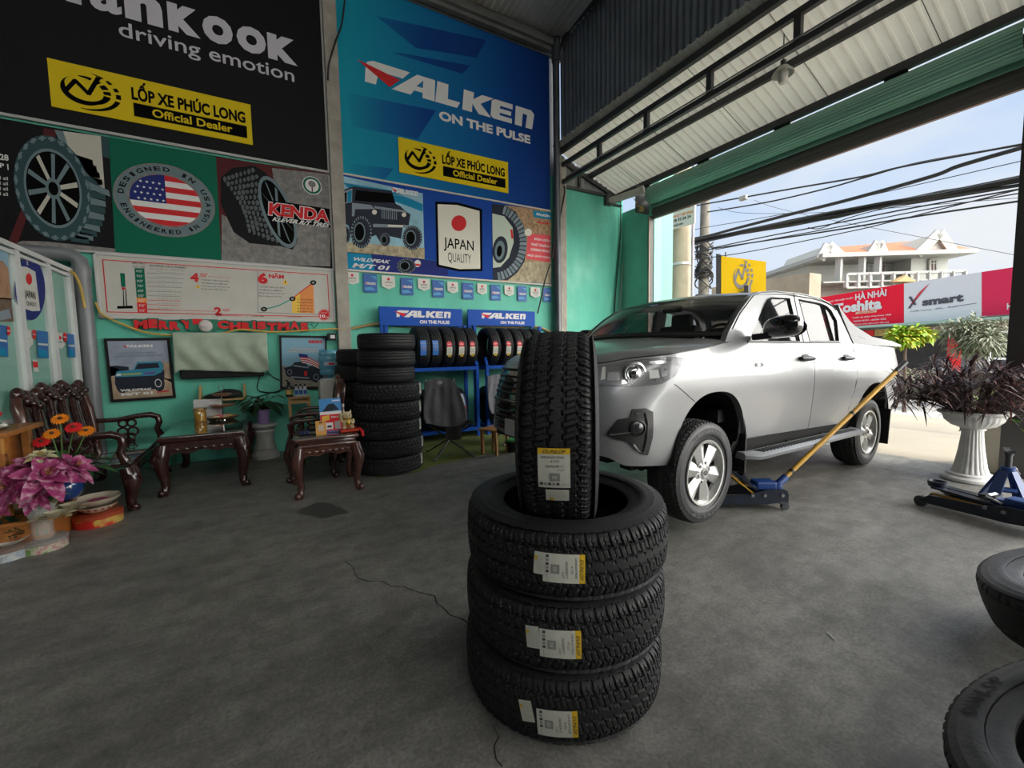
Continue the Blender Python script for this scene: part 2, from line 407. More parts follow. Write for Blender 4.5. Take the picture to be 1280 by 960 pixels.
# porch roof sheet, ribs running down the slope; ends of the ribs show above the truss
YE = -6.0
zp = lambda x: lerp(5.13, 4.50, (x-4.86)/1.64)
def sheet(u, v):
    x = lerp(4.80, 6.50, v); return (x, lerp(YW+.02, YE, u), zp(x)+.020*trap(lerp(YW+.02, YE, u)/.125))
g = MB(); NU = 2040
g.grid(sheet, NU, 6)
struct(g.build('ceiling_porch', M_ROOF, smooth=25, recalc=False))
g = MB()
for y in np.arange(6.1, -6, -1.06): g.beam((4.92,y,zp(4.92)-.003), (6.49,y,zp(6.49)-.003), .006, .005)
struct(g.build('trim_porch_sheet_laps', mat('lap_dark', (.10,.10,.095), .7)))  # thin dark strips marking the laps between the sheets
g = MB()
g.box((4.93,.3,zp(4.93)-.055), (.07,12.9,.09)); g.box((5.68,.3,zp(5.68)-.055), (.06,12.9,.09)); g.box((6.40,.3,zp(6.40)-.052), (.07,12.9,.09))
for y in np.arange(6.0,-6,-1.25): g.box((6.46,y,zp(6.46)-.06),(.06,.22,.10))
struct(g.build('trim_porch_purlins', M_FRAME))
# lattice girder along the inner column line
g = MB()
g.box((4.95,.3,4.795), (.06,12.8,.07)); g.box((4.95,.3,4.485), (.06,12.8,.07))
for y in (5.62, 4.60, 3.58, 2.56, 1.54, .52, -.5, -1.5, -2.5, -3.5, -4.5): g.box((4.95,y,4.64), (.06,.07,.26))
struct(g.build('trim_porch_girder', M_FRAME, loc=(0,0,0)))
g = MB(); g.tube([(4.915,6.5,4.53),(4.91,4,4.532),(4.912,1.5,4.528),(4.91,-3,4.53)], .012, 6)
struct(g.build('trim_girder_conduit', mat('grey_conduit', (.30,.30,.31), .5)))

# shutter opening, two bays
g = MB(); g.box((XS+.05,1.15,1.95), (.14,.22,3.9)); g.box((XS+.05,-6.3,1.95), (.14,.22,3.9)); struct(g.build('trim_shutter_posts', mat('shutter_post_paint', (.06,.055,.055), .5)))
g = MB(); g.box((XS,5.925,1.94), (.10,.05,3.88)); g.box((XS-.055,5.915,1.94), (.012,.03,3.88), mi=1)
struct(g.build('trim_shutter_rail', [mat('rail_dark', (.07,.065,.06), .5), mat('rail_edge', (.50,.36,.28), .6)]))
M_SHUT = mat('shutter_green', (.27,.52,.41), .45, metal=.15, var=.1, scale=2)
for nm, y0, y1, lab in (('roller_shutter', 1.27, 5.90, 'green slatted roller shutter rolled up above the truck opening'), ('roller_shutter', -6.2, 1.03, 'green slatted roller shutter rolled up over the bay right of the truck')):
    t = thing('roller_shutter', lab, 'shutter', (XS, (y0+y1)/2, 0), group='rolled up shutters'); h = (y1-y0)/2
    g = MB()
    pts = []
    for i in range(44):
        a = lerp(-.35, 1.15, i/43)*PI
        r = .165+(.007 if i % 2 else 0)
        pts.append((-.02-r*math.sin(a)*1.0, 4.255-r*math.cos(a)))
    for i in range(len(pts)-1):
        a, b = pts[i], pts[i+1]; g.quad((a[0],-h,a[1]), (a[0],h,a[1]), (b[0],h,b[1]), (b[0],-h,b[1]))
    g.build('slat_roll', M_SHUT, t, smooth=15)
    g = MB()
    for k in range(7): g.box((.03-.008*k, 0, 4.16-.022*k), (.02, 2*h, .020), bevel=.004)
    g.build('hanging_slats', M_SHUT, t)
    g = MB(); g.box((.04, 0, 3.972), (.06, 2*h, .262), bevel=.012); g.box((.008,0,3.955),(.012,2*h,.05)); g.box((.05,0,3.836),(.05,2*h,.014), mi=1)
    g.build('bottom_bar', [mat('shutter_bar', (.15,.13,.115), .5), mat('bar_seal', (.30,.20,.18), .7)], t)
    g = MB(); g.cyl((-.0,-h,4.255), (-.0,h,4.255), .07, 12); g.build('axle', M_FRAME, t, smooth=40)
g = MB(); g.box((XS-.17,5.98,4.18), (.34,.025,.50)); g.box((XS-.17,1.20,4.18),(.34,.025,.5)); struct(g.build('trim_shutter_brackets', M_FRAME))
# fascia outside
# roller motor and small lamp by the shutter corner
t = thing('shutter_motor', 'dusty white roller shutter motor tube at the porch corner', 'motor', (5.98, 6.16, 4.22))
g = MB(); g.cyl((-.12,.2,-.02), (.18,-.32,.06), .065, 16); g.cyl((.18,-.32,.06), (.205,-.36,.066), .08, 16); g.build('motor_tube', mat('dusty_white', (.42,.41,.37), .6, var=.2), t, smooth=40)
g = MB(); g.box((-.14,.22,.0), (.16,.10,.20), bevel=.01); g.box((-.06,.12,-.11), (.30,.06,.03)); g.build('mounting_bracket', M_FRAME, t)
g = MB(); g.tube([(.1,-.2,-.05),(.14,-.24,-.14),(.12,-.22,-.2),(.2,-.3,-.22)], .008, 6); g.lathe([(.001,0),(.05,.0),(.035,.07),(.012,.09)], 12, (.2,-.3,-.30)); g.build('pull_weight', mat('brass_weight', (.45,.30,.10), .4, metal=.6), t, smooth=40)

# glass partition of the corner office, in the plane X = -1.85
XP = -1.86
M_ALU = mat('white_aluminium', (.62,.63,.62), .4, var=.06)
M_PANE = node_mat('green_tinted_glass', lambda n, b: (b.inputs['Base Color'].__setattr__('default_value', (.55,.80,.72,1)), b.inputs['Roughness'].__setattr__('default_value', .03), b.inputs['Alpha'].__setattr__('default_value', .28)))
t = thing('office_partition', 'white aluminium and glass partition of the corner office, left edge', 'partition', (XP, 0, 0))
g = MB()
ys = [6.53, 5.98, 5.36, 4.7, 4.0]
g.box((0, 5.25, 2.325), (.06, 2.64, .045)); g.box((0, 5.25, 2.265), (.05, 2.64, .03)); g.box((0,5.25,.04),(.06,2.64,.08)); g.box((0,5.25,.85),(.05,2.64,.05))
for y in ys: g.box((0, y, 1.15), (.055, .085, 2.3))
g.build('frame', M_ALU, t)
for a, b in zip(ys, ys[1:]):
    g = MB(); g.box((-.005, (a+b)/2, 1.56), (.006, a-b-.08, 1.40)); g.build('glass_pane', M_PANE, t)
    g = MB(); g.box((-.005, (a+b)/2, .45), (.012, a-b-.08, .76)); g.build('kick_panel', mat('frosted_panel', (.45,.50,.48), .5), t)
# ================================================================ banners and signs on the back wall
P_INK = mat('print_black', (.004,.004,.004), .75, spec=.04)
def W(x, y, off=.03): return gy(x, y, YW-off)
def wtext(g, body, pl, prr, pt, off, mi=0, dn=0.0, bold=0.0, shear=0.0, space=1.0):
    P = W(*pl, off); Q = W(*prr, off); T = W(*pt, off); z0 = (P.z+Q.z)/2; h = T.z-z0
    g.text(body, (P.x, P.y, z0-dn*h), (Q.x-P.x, 0, 0), (0, 0, h*(1+dn)), mi, bold, shear, space)
def rtext(g, body, x0, x1, z0, z1, off, mi=0, bold=0.0, shear=0.0, space=1.0, dn=0.0):
    h = z1-z0; g.text(body, (x0, YW-off, z0-dn*h), (x1-x0, 0, 0), (0, 0, h*(1+dn)), mi, bold, shear, space)
def wpoly(g, pts, off, mi=0, holes=()):
    g.poly([W(x, y, off) for x, y in pts], mi, [[W(x, y, off) for x, y in h] for h in holes])
def well(g, cx, cz, rx, rz, off, mi=0, n=40, hole=None, a0=0, a1=2*PI):
    """ellipse (or ring) in the wall plane, metres"""
    A = [(cx+rx*math.cos(lerp(a0,a1,i/n)), YW-off, cz+rz*math.sin(lerp(a0,a1,i/n))) for i in range(n+1)]
    if hole:
        B = [(cx+hole[0]*math.cos(lerp(a0,a1,i/n)), YW-off, cz+hole[1]*math.sin(lerp(a0,a1,i/n))) for i in range(n+1)]
        for i in range(n): g.quad(A[i], A[i+1], B[i+1], B[i], mi)
    else: g.poly(A[:-1] if abs(a1-a0-2*PI) < 1e-6 else A, mi)
def stroke(g, pts, wd, mi=0):
    P = [Vector(p) for p in pts]; n = Vector((0,1,0))
    for a, b in zip(P, P[1:]):
        s = (b-a).normalized().cross(n)*wd/2; g.quad(a-s, b-s, b+s, a+s, mi)

def board(name, parent, x0, x1, z0, z1, off0, off1, m):
    g = MB(); g.box(((x0+x1)/2, YW-(off0+off1)/2, (z0+z1)/2), (x1-x0, off1-off0, z1-z0)); return g.build(name, m, parent)
FALK = [[(0,0),(.055,0),(.068,.50),(.085,.62),(.195,.62),(.235,1),(.045,1),(.015,.88),(.008,.7)],
 [(.135,0),(.275,1),(.375,1),(.368,0),(.30,0),(.302,.24),(.255,.24),(.235,0)],
 [(.388,1),(.452,1),(.446,.30),(.52,.30),(.50,0),(.372,0)],
 [(.545,1),(.608,1),(.603,.66),(.66,1),(.735,1),(.648,.54),(.715,0),(.635,0),(.596,.42),(.592,0),(.532,0)],
 [(.73,0),(.855,0),(.857,.25),(.775,.25),(.772,.38),(.85,.38),(.853,.60),(.775,.60),(.778,.74),(.862,.74),(.864,1),(.745,1),(.722,.88),(.712,.12)],
 [(.876,0),(.925,0),(.935,.70),(.965,.68),(.952,0),(1.0,0),(1.018,.82),(.995,1),(.885,1)]]
FALKHOLE = {1: [[(.268,.46),(.304,.46),(.308,.82)]]}
FALKRED = [(-.035,.86),(.18,.52),(.125,.06)]
def falken(g, o, u, v, mi_w, mi_r):
    o = Vector(o); u = Vector(u); v = Vector(v); f = lambda p: o+u*p[0]+v*p[1]
    for k, p in enumerate(FALK): g.poly([f(q) for q in p], mi_w, [[f(q) for q in h] for h in FALKHOLE.get(k, [])])
    e = Vector((0,-.0012,0)) if abs(u.y) < .2 else u.cross(v).normalized()*-.0
    g.poly([f(q)+e for q in FALKRED], mi_r)
def dealer_logo(g, o, u, v, mi):
    """the N-in-tyre emblem in the unit square spanned by u, v"""
    o = Vector(o); u = Vector(u); v = Vector(v); f = lambda x, y: o+u*x+v*y
    def cres(cx, cy, rx, ry, dx, dy, rx2, ry2, a0, a1, n=28):
        for i in range(n):
            q = []
            for k in (i, i+1):
                a = lerp(a0, a1, k/n); t = min(1, math.sin(PI*k/n)*1.6)
                q.append(((cx+rx*math.cos(a), cy+ry*math.sin(a)), (lerp(cx+rx*math.cos(a), cx+dx+rx2*math.cos(a), t), lerp(cy+ry*math.sin(a), cy+dy+ry2*math.sin(a), t))))
            g.quad(f(*q[0][0]), f(*q[1][0]), f(*q[1][1]), f(*q[0][1]), mi)
    cres(.37, .46, .37, .40, .035, .06, .325, .33, 2.15, 2*PI+.25, 40)
    N = [(.10,.40),(.25,.70),(.45,.40),(.63,.90)]
    for a, b in zip(N, N[1:]):
        d = Vector((b[0]-a[0], b[1]-a[1])).normalized(); s = Vector((-d.y, d.x))*.042; e = d*.03
        g.quad(f(a[0]-s.x-e.x, a[1]-s.y-e.y), f(b[0]-s.x+e.x, b[1]-s.y+e.y), f(b[0]+s.x+e.x, b[1]+s.y+e.y), f(a[0]+s.x-e.x, a[1]+s.y-e.y), mi)
    def band(c, r0, r1, a0, a1, cuts, n=48):
        P = lambda r, a: f(c+r*math.cos(a), .48+r*.92*math.sin(a))
        for i in range(n):
            q0, q1 = i/n, (i+1)/n; m_ = (q0+q1)/2
            if any(abs(m_-k) < .022 for k in cuts): continue
            w = lambda q: math.sin(PI*min(1, q*1.0))**.55
            rm = (r0+r1)/2; h0, h1 = (r0-r1)/2*w(q0), (r0-r1)/2*w(q1); b0, b1 = lerp(a0,a1,q0), lerp(a0,a1,q1)
            g.quad(P(rm+h0,b0), P(rm+h1,b1), P(rm-h1,b1), P(rm-h0,b0), mi)
    band(.36, .47, .34, -1.30, 1.75, (.40,.53,.66,.79))
    band(.38, .62, .53, -1.75, 1.35, (.50,.62,.74,.86))
def dealer_plate(parent, px, off):
    """px: four photo corners tl, tr, br, bl"""
    P = [W(*p, off) for p in px]; x0 = (P[0].x+P[3].x)/2; x1 = (P[1].x+P[2].x)/2; z1 = (P[0].z+P[1].z)/2; z0 = (P[2].z+P[3].z)/2
    w, h = x1-x0, z1-z0
    pl = board('dealer_plate', parent, x0, x1, z0, z1, off-.012, off, M_YEL); pl['label'] = 'yellow plate with black dealer lettering and tyre emblem'
    g = MB(); o = off+.0015
    dealer_logo(g, (x0+.045*w, YW-o, z0+.12*h), (.27*w,0,0), (0,0,.76*h), 0)
    rtext(g, 'LỐP XE PHÚC LONG', x0+.365*w, x0+.965*w, z0+.50*h, z0+.93*h, o, 0, .042)
    g.quad((x0+.37*w,YW-o,z0+.14*h), (x0+.97*w,YW-o,z0+.14*h), (x0+.97*w,YW-o,z0+.44*h), (x0+.37*w,YW-o,z0+.44*h), 0)
    rtext(g, 'Official Dealer', x0+.46*w, x0+.885*w, z0+.20*h, z0+.39*h, o+.0012, 1, .022)
    g.build('plate_print', [P_INK, M_YEL], pl)
def tyre_art(g, cx, cz, rx, rz, off, tilt=.0, rim=.66, mi_t=0, mi_r=1, mi_s=2, spokes=10, hub=3):
    """printed picture of a wheel: tyre ring with tread blocks, rim ring, spokes"""
    well(g, cx, cz, rx, rz, off, mi_t)
    well(g, cx, cz, rx*.97, rz*.97, off+.001, mi_r, hole=(rx*.93, rz*.93)); well(g, cx, cz, rx*rim*1.08, rz*rim*1.08, off+.001, mi_r, hole=(rx*rim, rz*rim))
    well(g, cx, cz, rx*rim, rz*rim, off+.001, hub)
    for i in range(spokes):
        a = 2*PI*i/spokes+.2; d = .075
        q = [(math.cos(a-d)*rim*.96, math.sin(a-d)*rim*.96), (math.cos(a+d)*rim*.96, math.sin(a+d)*rim*.96), (math.cos(a+.25)*.17, math.sin(a+.25)*.17), (math.cos(a-.25)*.17, math.sin(a-.25)*.17)]
        g.poly([(cx+rx*x, YW-off-.002, cz+rz*y) for x, y in q], mi_s if i % 3 == 0 else mi_r)
    well(g, cx, cz, rx*.2, rz*.2, off+.003, mi_r, hole=(rx*.13, rz*.13))
    for i in range(48):
        a = 2*PI*i/48; a2 = a+.075
        g.quad(*[(cx+rx*k*math.cos(t), YW-off-.0015, cz+rz*k*math.sin(t)) for k, t in ((.99,a),(.99,a2),(.90,a2+.02),(.90,a+.02))], mi_r if i % 2 else mi_t)

# --- black banner, upper left
A = W(403, 2, .03); zb = W(409.5, 215, .03).z
P_DK = mat('banner_black', (.006,.006,.007), .6, spec=.15); P_SIL = mat('print_silver', (.62,.60,.66), .6, spec=.12)
t = thing('wall_banner', 'black wall banner with white tyre brand lettering, upper left', 'banner', (0,0,0))
board('banner_sheet', t, -4.5, W(409,200,.03).x, zb, 6.62, .0, .03, P_DK)
g = MB(); x1 = W(409,200,.03).x; g.box((x1+.012, YW-.02, (zb+6.62)/2), (.024,.04,6.62-zb)); g.box((-1.8,YW-.02,zb-.0),(5.4,.04,.03)); g.build('edge_strip', mat('banner_edge', (.42,.42,.40), .5), t)
g = MB(); base_l, base_r = W(211,36), W(367,80); z0 = (W(250,36+.284*(250-211)+3).z+W(367,80).z)/2; hh = W(372,50).z-z0-.02
xs = lambda a, b: (W(a/3, 60).x, W(b/3, 75).x)
for ch, a, b in (('h',120,205),('a',338,458),('n',470,612),('K',632,752),('O',762,876),('O',890,1000),('K',1006,1116)):
    if ch == 'h': continue
    y_ = {'a':18,'n':28,'K':40,'O':50}.get(ch, 40)
    xa = gy(a/3, 36+.284*(a/3-211), YW-.033).x; xb = gy(b/3, 36+.284*(b/3-211), YW-.033).x
    rtext(g, ch, xa, xb, z0, z0+hh, .033, 0, .09 if ch in 'KO' else (.03 if ch == 'a' else .06), .0)
xk = gy(338/3, 36+.284*(338/3-211), YW-.033).x
rtext(g, 'H', xk-.50, xk-.07, z0, z0+hh, .033, 0, .05)
g.build('brand_lettering', P_SIL, t)
g = MB(); wtext(g, 'driving emotion', (149,46.5), (368,101.5), (160,29), .033, 0, .30, .008); g.build('slogan_lettering', P_SIL, t)
dealer_plate(t, [(59,73),(313,130),(316,181),(64,133)], .045)

# --- wheel banner with badge, lower left
P_TEALINK = mat('print_dark_teal', (.035,.075,.085), .6, spec=.12); P_CREAM = mat('print_cream', (.55,.53,.45), .6, spec=.12); P_GREEN = mat('print_green', (.005,.13,.075), .6, spec=.12)
P_RED = mat('print_red', (.62,.03,.035), .6, spec=.12); P_NAVY = mat('print_navy', (.02,.03,.17), .6, spec=.12); P_SLATE = mat('print_slate', (.16,.22,.24), .6, spec=.12); P_MAROON = mat('print_maroon', (.09,.018,.02), .6, spec=.12)
P_GREYP = mat('print_grey', (.22,.21,.20), .6, var=.35, scale=14, spec=.12)
z1k = W(200,180.5).z-.02; z0k = W(119,313.7).z; xk1 = W(413,280).x
t = thing('wall_banner', 'dark wheel photo banner with green badge panel over the white chart', 'banner', (0,0,0))
board('banner_sheet', t, -4.5, xk1, z0k, z1k, 0, .03, P_DK)
g = MB()
g.box((-1.8,YW-.02,z0k-.012),(5.4,.04,.024)); g.box((xk1+.012,YW-.02,(z0k+z1k)/2),(.024,.04,z1k-z0k)); g.build('edge_strip', MATS['banner_edge'], t)
g = MB(); o = .032      # mats: 0 black 1 teal ink 2 cream 3 deep black 4 green 5 slate 6 maroon 7 grey 8 white 9 red 10 navy
wpoly(g, [(55,160),(72,163),(56,210),(20,310),(8,308),(45,215)], o, 6)
wpoly(g, [(72,163),(126,170),(131,238),(118,225),(95,205),(84,185)], o, 2)
wpoly(g, [(126,170),(136,172),(137,198),(129,196)], o+.001, 1)
wpoly(g, [(68,162),(79,164),(92,205),(112,228),(136,238),(138,246),(112,236),(90,214),(80,190)], o+.0015, 5)
wpoly(g, [(28,301),(60,302),(145,311),(145,318),(60,309),(20,304)], o, 7)
c = W(67,236,o); R = W(113,240,o).x-c.x; RZ = (W(66,171,o).z-W(66,301,o).z)/2
for k in range(14):                                  # tread seen at the right of the wheel
    a = lerp(-1.15, .75, k/13); xx = c.x+R*.98*math.cos(a); zz = c.z+RZ*math.sin(a)*.98
    g.poly([(xx-.02,YW-o,zz-.05),(xx+.13,YW-o,zz-.065),(xx+.13,YW-o,zz+.0),(xx-.02,YW-o,zz+.03)], 5 if k % 2 else 1)
wpoly(g, [(104,232),(138,246),(144,310),(80,308)], o-.0005, 0)
tyre_art(g, c.x, c.z, R, RZ, o+.003, rim=.70, mi_t=1, mi_r=5, mi_s=2, hub=3)
wpoly(g, [(136,171),(270,196),(277,329),(144,316)], o, 4)
wpoly(g, [(270,196),(413,217),(413,333),(277,329)], o, 6)
wpoly(g, [(340,210),(413,218),(413,314),(352,300)], o+.001, 7); wpoly(g, [(277,268),(345,300),(413,312),(413,333),(277,329)], o+.0005, 7)
# tyre print on the right
wpoly(g, [(276,222),(290,210),(318,207),(332,216),(352,245),(366,275),(372,300),(366,312),(352,308),(312,304),(292,290),(276,255)], o+.002, 0)
c = W(346,262,o); 
for k in range(8):
    for j in range(12):
        u = j/11; s = k/7.4
        px = lerp(281, 318, s)+u*lerp(30, 36, s)+6*math.sin(u*3); py = lerp(224, 212, s)+u*lerp(64, 92, s)
        dx, dy = 2.3+.5*math.sin(j*2+k), 3.3+.6*math.cos(j+k*2)
        wpoly(g, [(px-dx,py-dy*.5),(px,py-dy),(px+dx,py-dy*.2),(px+dx*.8,py+dy*.7),(px-dx*.4,py+dy)], o+.003, 11)
def pxell(cx, cy, rx, ry, rot, n=36):
    cr_, sr_ = math.cos(rot), math.sin(rot)
    return [(cx+rx*math.cos(2*PI*i/n)*cr_-ry*math.sin(2*PI*i/n)*sr_, cy+rx*math.cos(2*PI*i/n)*sr_+ry*math.sin(2*PI*i/n)*cr_) for i in range(n)]
wpoly(g, pxell(347,265,18,48,-.38), o+.0035, 5, [pxell(347,265,14.5,43,-.38)]); wpoly(g, pxell(347,265,14.5,43,-.38), o+.0035, 3)
for k in range(8):
    a = 2*PI*k/8; x2, y2 = 347+13*math.cos(a)*math.cos(-.38)-40*math.sin(a)*math.sin(-.38), 265+13*math.cos(a)*math.sin(-.38)+40*math.sin(a)*math.cos(-.38)
    wpoly(g, [(345,262),(349,268),(x2+1.5,y2+2),(x2-1.5,y2-2)], o+.004, 5)
wpoly(g, [(338,250),(412,261),(413,285),(334,272)], o+.0045, 3)
wtext(g, 'KENDA', (336,269.5), (411,276.5), (342,253.5), o+.006, 9, 0, .05, .02); wtext(g, 'KENDA', (335,270.5), (412,277.5), (342,252.5), o+.0055, 8, 0, .075, .02)
wtext(g, 'KLEVER R/T TIRES', (340,276.5), (410,284), (342,271), o+.006, 8, 0, .03, .05)
wtext(g, '28', (0,200), (11,201), (3,192.5), o+.002, 8, 0, .03); wtext(g, 'P |', (0,211), (11,212.5), (2,204), o+.002, 8, 0, .03)
for k in range(4): wtext(g, 'mud all', (-12,223+k*6.6), (10,225+k*6.6), (0,220+k*6.6), o+.002, 8, 0, .01)
# round badge
c = W(208,251,o); rx = W(269,262,o).x-c.x; rz = rx*.88; rx*=1.0
well(g, c.x, c.z, rx, rz, o+.002, 5, 64); well(g, c.x, c.z, rx, rz, o+.003, 7, 64, (rx*.97, rz*.97)); well(g, c.x, c.z, rx*.75, rz*.75, o+.003, 7, 64, (rx*.70, rz*.70))
fx, fz = rx*.70, rz*.70
for i in range(9):                                  # flag stripes clipped by the oval
    za, zb_ = 1-2*i/9, 1-2*(i+1)/9
    pts = []
    for z in np.linspace(za, zb_, 7): pts.append((c.x+fx*math.sqrt(max(0,1-z*z)), YW-o-.003, c.z+fz*z))
    for z in np.linspace(zb_, za, 7): pts.append((c.x-fx*math.sqrt(max(0,1-z*z)), YW-o-.003, c.z+fz*z))
    g.poly(pts, 9 if i % 2 == 0 else 8)
pts = [(c.x, YW-o-.004, c.z-fz*.12)]+[(c.x, YW-o-.004, c.z+fz*.995)]+[(c.x-fx*math.sqrt(max(0,1-z*z)), YW-o-.004, c.z+fz*z) for z in np.linspace(.99,-.12,14)]
g.poly(pts, 10)
for i in range(5):
    for j in range(4):
        sx = -.08-.17*i-(.08 if j % 2 else 0); sz = -.02+.22*j
        if sx*sx+sz*sz < .86:
            g.poly([(c.x+fx*sx+(.035 if k % 2 == 0 else .015)*rx*math.sin(k*PI/5), YW-o-.005, c.z+fz*sz+(.04 if k % 2 == 0 else .017)*rz*math.cos(k*PI/5)) for k in range(10)], 8)
def arc_text(g, body, cx, cz, rx, rz, a0, a1, h, off, mi, bold, inv=False):
    n = len(body)
    for k, ch in enumerate(body):
        if ch == ' ': continue
        a = lerp(a0, a1, (k+.5)/n); wd = abs(a1-a0)/n*.74*(.55 if ch == 'I' else 1)
        def wp(x, y):
            t_ = a+(x-.5)*wd*(1 if a1 > a0 else -1); r = 1+(y-.5)*h*(-1 if inv else 1)
            return (cx+rx*r*math.cos(t_), YW-off, cz+rz*r*math.sin(t_))
        g.text(ch, (0,0,0), (1,0,0), (0,1,0), mi, bold, warp=wp)
arc_text(g, 'DESIGNED IN USA', c.x, c.z, rx*.86, rz*.86, PI*.99, -.08, .135, o+.004, 0, .035)
arc_text(g, 'ENGINEERED IN USA', c.x, c.z, rx*.86, rz*.86, PI*1.07, PI*1.97, .135, o+.004, 0, .035, True)
# small round emblem with a tree
c = W(390,232,o); r_ = W(402,234,o).x-c.x
well(g, c.x, c.z, r_, r_, o+.003, 8); well(g, c.x, c.z, r_*.92, r_*.92, o+.004, 4, hole=(r_*.7, r_*.7)); well(g, c.x, c.z+.02, r_*.38, r_*.36, o+.005, 7); g.box((c.x, YW-o-.004, c.z-.04), (.015,.001,.09), mi=6)
g.build('banner_print', [P_DK, P_TEALINK, P_CREAM, P_INK, P_GREEN, P_SLATE, P_MAROON, P_GREYP, M_WHITE, P_RED, P_NAVY, mat('print_tread_grey', (.10,.115,.12), .6, spec=.12)], t)

# --- big blue banner
def f_blue(n, b):
    t = n.nodes.new('ShaderNodeTexCoord'); s = n.nodes.new('ShaderNodeSeparateXYZ'); n.links.new(t.outputs['Object'], s.inputs[0])
    mr = n.nodes.new('ShaderNodeMapRange'); mr.inputs['From Min'].default_value = 1.05; mr.inputs['From Max'].default_value = 4.9
    n.links.new(s.outputs['X'], mr.inputs['Value'])
    c = _ramp(n, mr.outputs[0], [(.0, (.010,.33,.44)), (.35, (.008,.17,.38)), (.75, (.006,.055,.26)), (1, (.006,.03,.17))])
    n.links.new(c, b.inputs['Base Color']); b.inputs['Roughness'].default_value = .6; b.inputs['Specular IOR Level'].default_value = .12
P_BLUEG = node_mat('print_blue_blend', f_blue)
def f_blue2(n, b):
    t = n.nodes.new('ShaderNodeTexCoord'); s = n.nodes.new('ShaderNodeSeparateXYZ'); n.links.new(t.outputs['Object'], s.inputs[0])
    mr = n.nodes.new('ShaderNodeMapRange'); mr.inputs['From Min'].default_value = 1.05; mr.inputs['From Max'].default_value = 4.9
    n.links.new(s.outputs['X'], mr.inputs['Value'])
    c = _ramp(n, mr.outputs[0], [(.02, (.010,.30,.42)), (.16, (.008,.14,.34)), (.34, (.006,.055,.25)), (.8, (.006,.03,.16))])
    n.links.new(c, b.inputs['Base Color']); b.inputs['Roughness'].default_value = .6; b.inputs['Specular IOR Level'].default_value = .12
P_BLUED = node_mat('print_shade_blend', f_blue2)
P_BLUEK = mat('print_deep_blue', (.006,.035,.19), .6, spec=.12)
t = thing('wall_banner', 'big blue wall banner with white and red brand lettering beside the porch', 'banner', (0,0,0))
xb0, xb1 = W(425,215).x, W(688,262).x; zb0 = W(688,264).z+.012
board('banner_sheet', t, xb0, xb1, zb0, 6.70, 0, .03, P_BLUEG)
g = MB(); o = .0315
for p, k in (([(500,66),(588,82),(578,92),(490,66)],0),([(434,116),(545,138),(522,174),(440,158)],0),([(436,204),(492,211),(481,224),(440,216)],0),([(470,20),(608,50),(596,72),(520,60)],0)):
    wpoly(g, p, o, k)
g.build('banner_shade_print', [P_BLUED, P_BLUEK], t)
g = MB(); o = .034
P0, P1, P2 = W(456,102.5,o), W(665,161,o), W(459,77,o); z0 = (P0.z+P1.z)/2; hz = ((P2.z-P0.z)+(W(666,136,o).z-P1.z))/2
falken(g, (P0.x, YW-o, z0), (P1.x-P0.x,0,0), (0,0,hz), 0, 1); g.build('brand_lettering', [M_WHITE, P_RED], t)
g = MB(); wtext(g, 'ON THE PULSE', (549,150), (663,180), (551,138.5), o, 0, 0, .045); g.build('slogan_lettering', M_WHITE, t)
dealer_plate(t, [(497.5,171),(635,203),(635.5,241.5),(499.5,215)], .045)

# --- lower blue photo banner
t = thing('wall_banner', 'jeep and tyre photo banner with white country badge over the pennants', 'banner', (0,0,0))
xj0, xj1 = W(425.5,280).x, W(689,320).x; zj1, zj0 = W(425,217.5).z+.0, (W(428.7,336).z+W(689.5,355.7).z)/2
zj1 = zb0-.02
P_SKY = mat('print_sky', (.30,.52,.62), .6, var=.25, scale=2.5, spec=.12); P_SAND = mat('print_sand', (.42,.36,.24), .6, var=.4, scale=16, spec=.12); P_JEEP = mat('print_jeep', (.025,.03,.045), .6, spec=.12); P_JEEPG = mat('print_jeep_glint', (.24,.28,.32), .6, spec=.12)
P_BLUE = mat('print_blue', (.01,.065,.34), .6, spec=.12); P_CYAN = mat('print_cyan', (.01,.24,.42), .6, spec=.12); P_SAGE = mat('print_sage', (.52,.60,.50), .6, spec=.12); P_DIRT = mat('print_dirt', (.40,.26,.15), .6, var=.5, scale=22, spec=.12); P_PINK = mat('print_coral', (.75,.10,.12), .6, spec=.12)
board('banner_sheet', t, xj0, xj1, zj0, zj1, 0, .03, P_BLUE)
g = MB(); g.box(((xj0+xj1)/2,YW-.02,zj1+.012),(xj1-xj0,.05,.024)); g.box(((xj0+xj1)/2,YW-.02,zj0-.012),(xj1-xj0,.05,.024)); g.build('edge_strip', mat('edge_cream', (.62,.60,.50), .5), t)
g = MB(); o = .0315    # 0 sky 1 sand 2 jeep 3 glint 4 cyan 5 white 6 red 7 black 8 cream 9 sage 10 dirt 11 slate 12 coral 13 navy
C3 = lambda x, y: (410+x*.2344, 200+y*.2344)
def cp(pts, off, mi, holes=()): wpoly(g, [C3(*p) for p in pts], off, mi, [[C3(*q) for q in h] for h in holes])
cp([(64,82),(505,178),(515,525),(80,490)], o, 0); cp([(80,120),(330,160),(505,235),(505,275),(300,200),(110,150)], o+.0005, 4); cp([(74,435),(515,470),(515,530),(80,492)], o+.001, 1)
cp([(80,488),(515,528),(640,545),(640,615),(80,578)], o+.001, 4); cp([(230,500),(515,530),(640,545),(640,615),(250,592)], o+.0015, 13)
cp([(66,165),(135,140),(340,165),(362,235),(385,245),(400,260),(440,290),(430,350),(400,345),(390,420),(300,400),(280,440),(255,400),(205,420),(135,455),(110,350),(74,330)], o+.002, 2)
cp([(68,172),(130,150),(128,225),(74,235)], o+.003, 3); cp([(76,180),(100,172),(98,225),(78,230)], o+.0035, 7); cp([(104,170),(126,162),(124,222),(104,225)], o+.0035, 4)
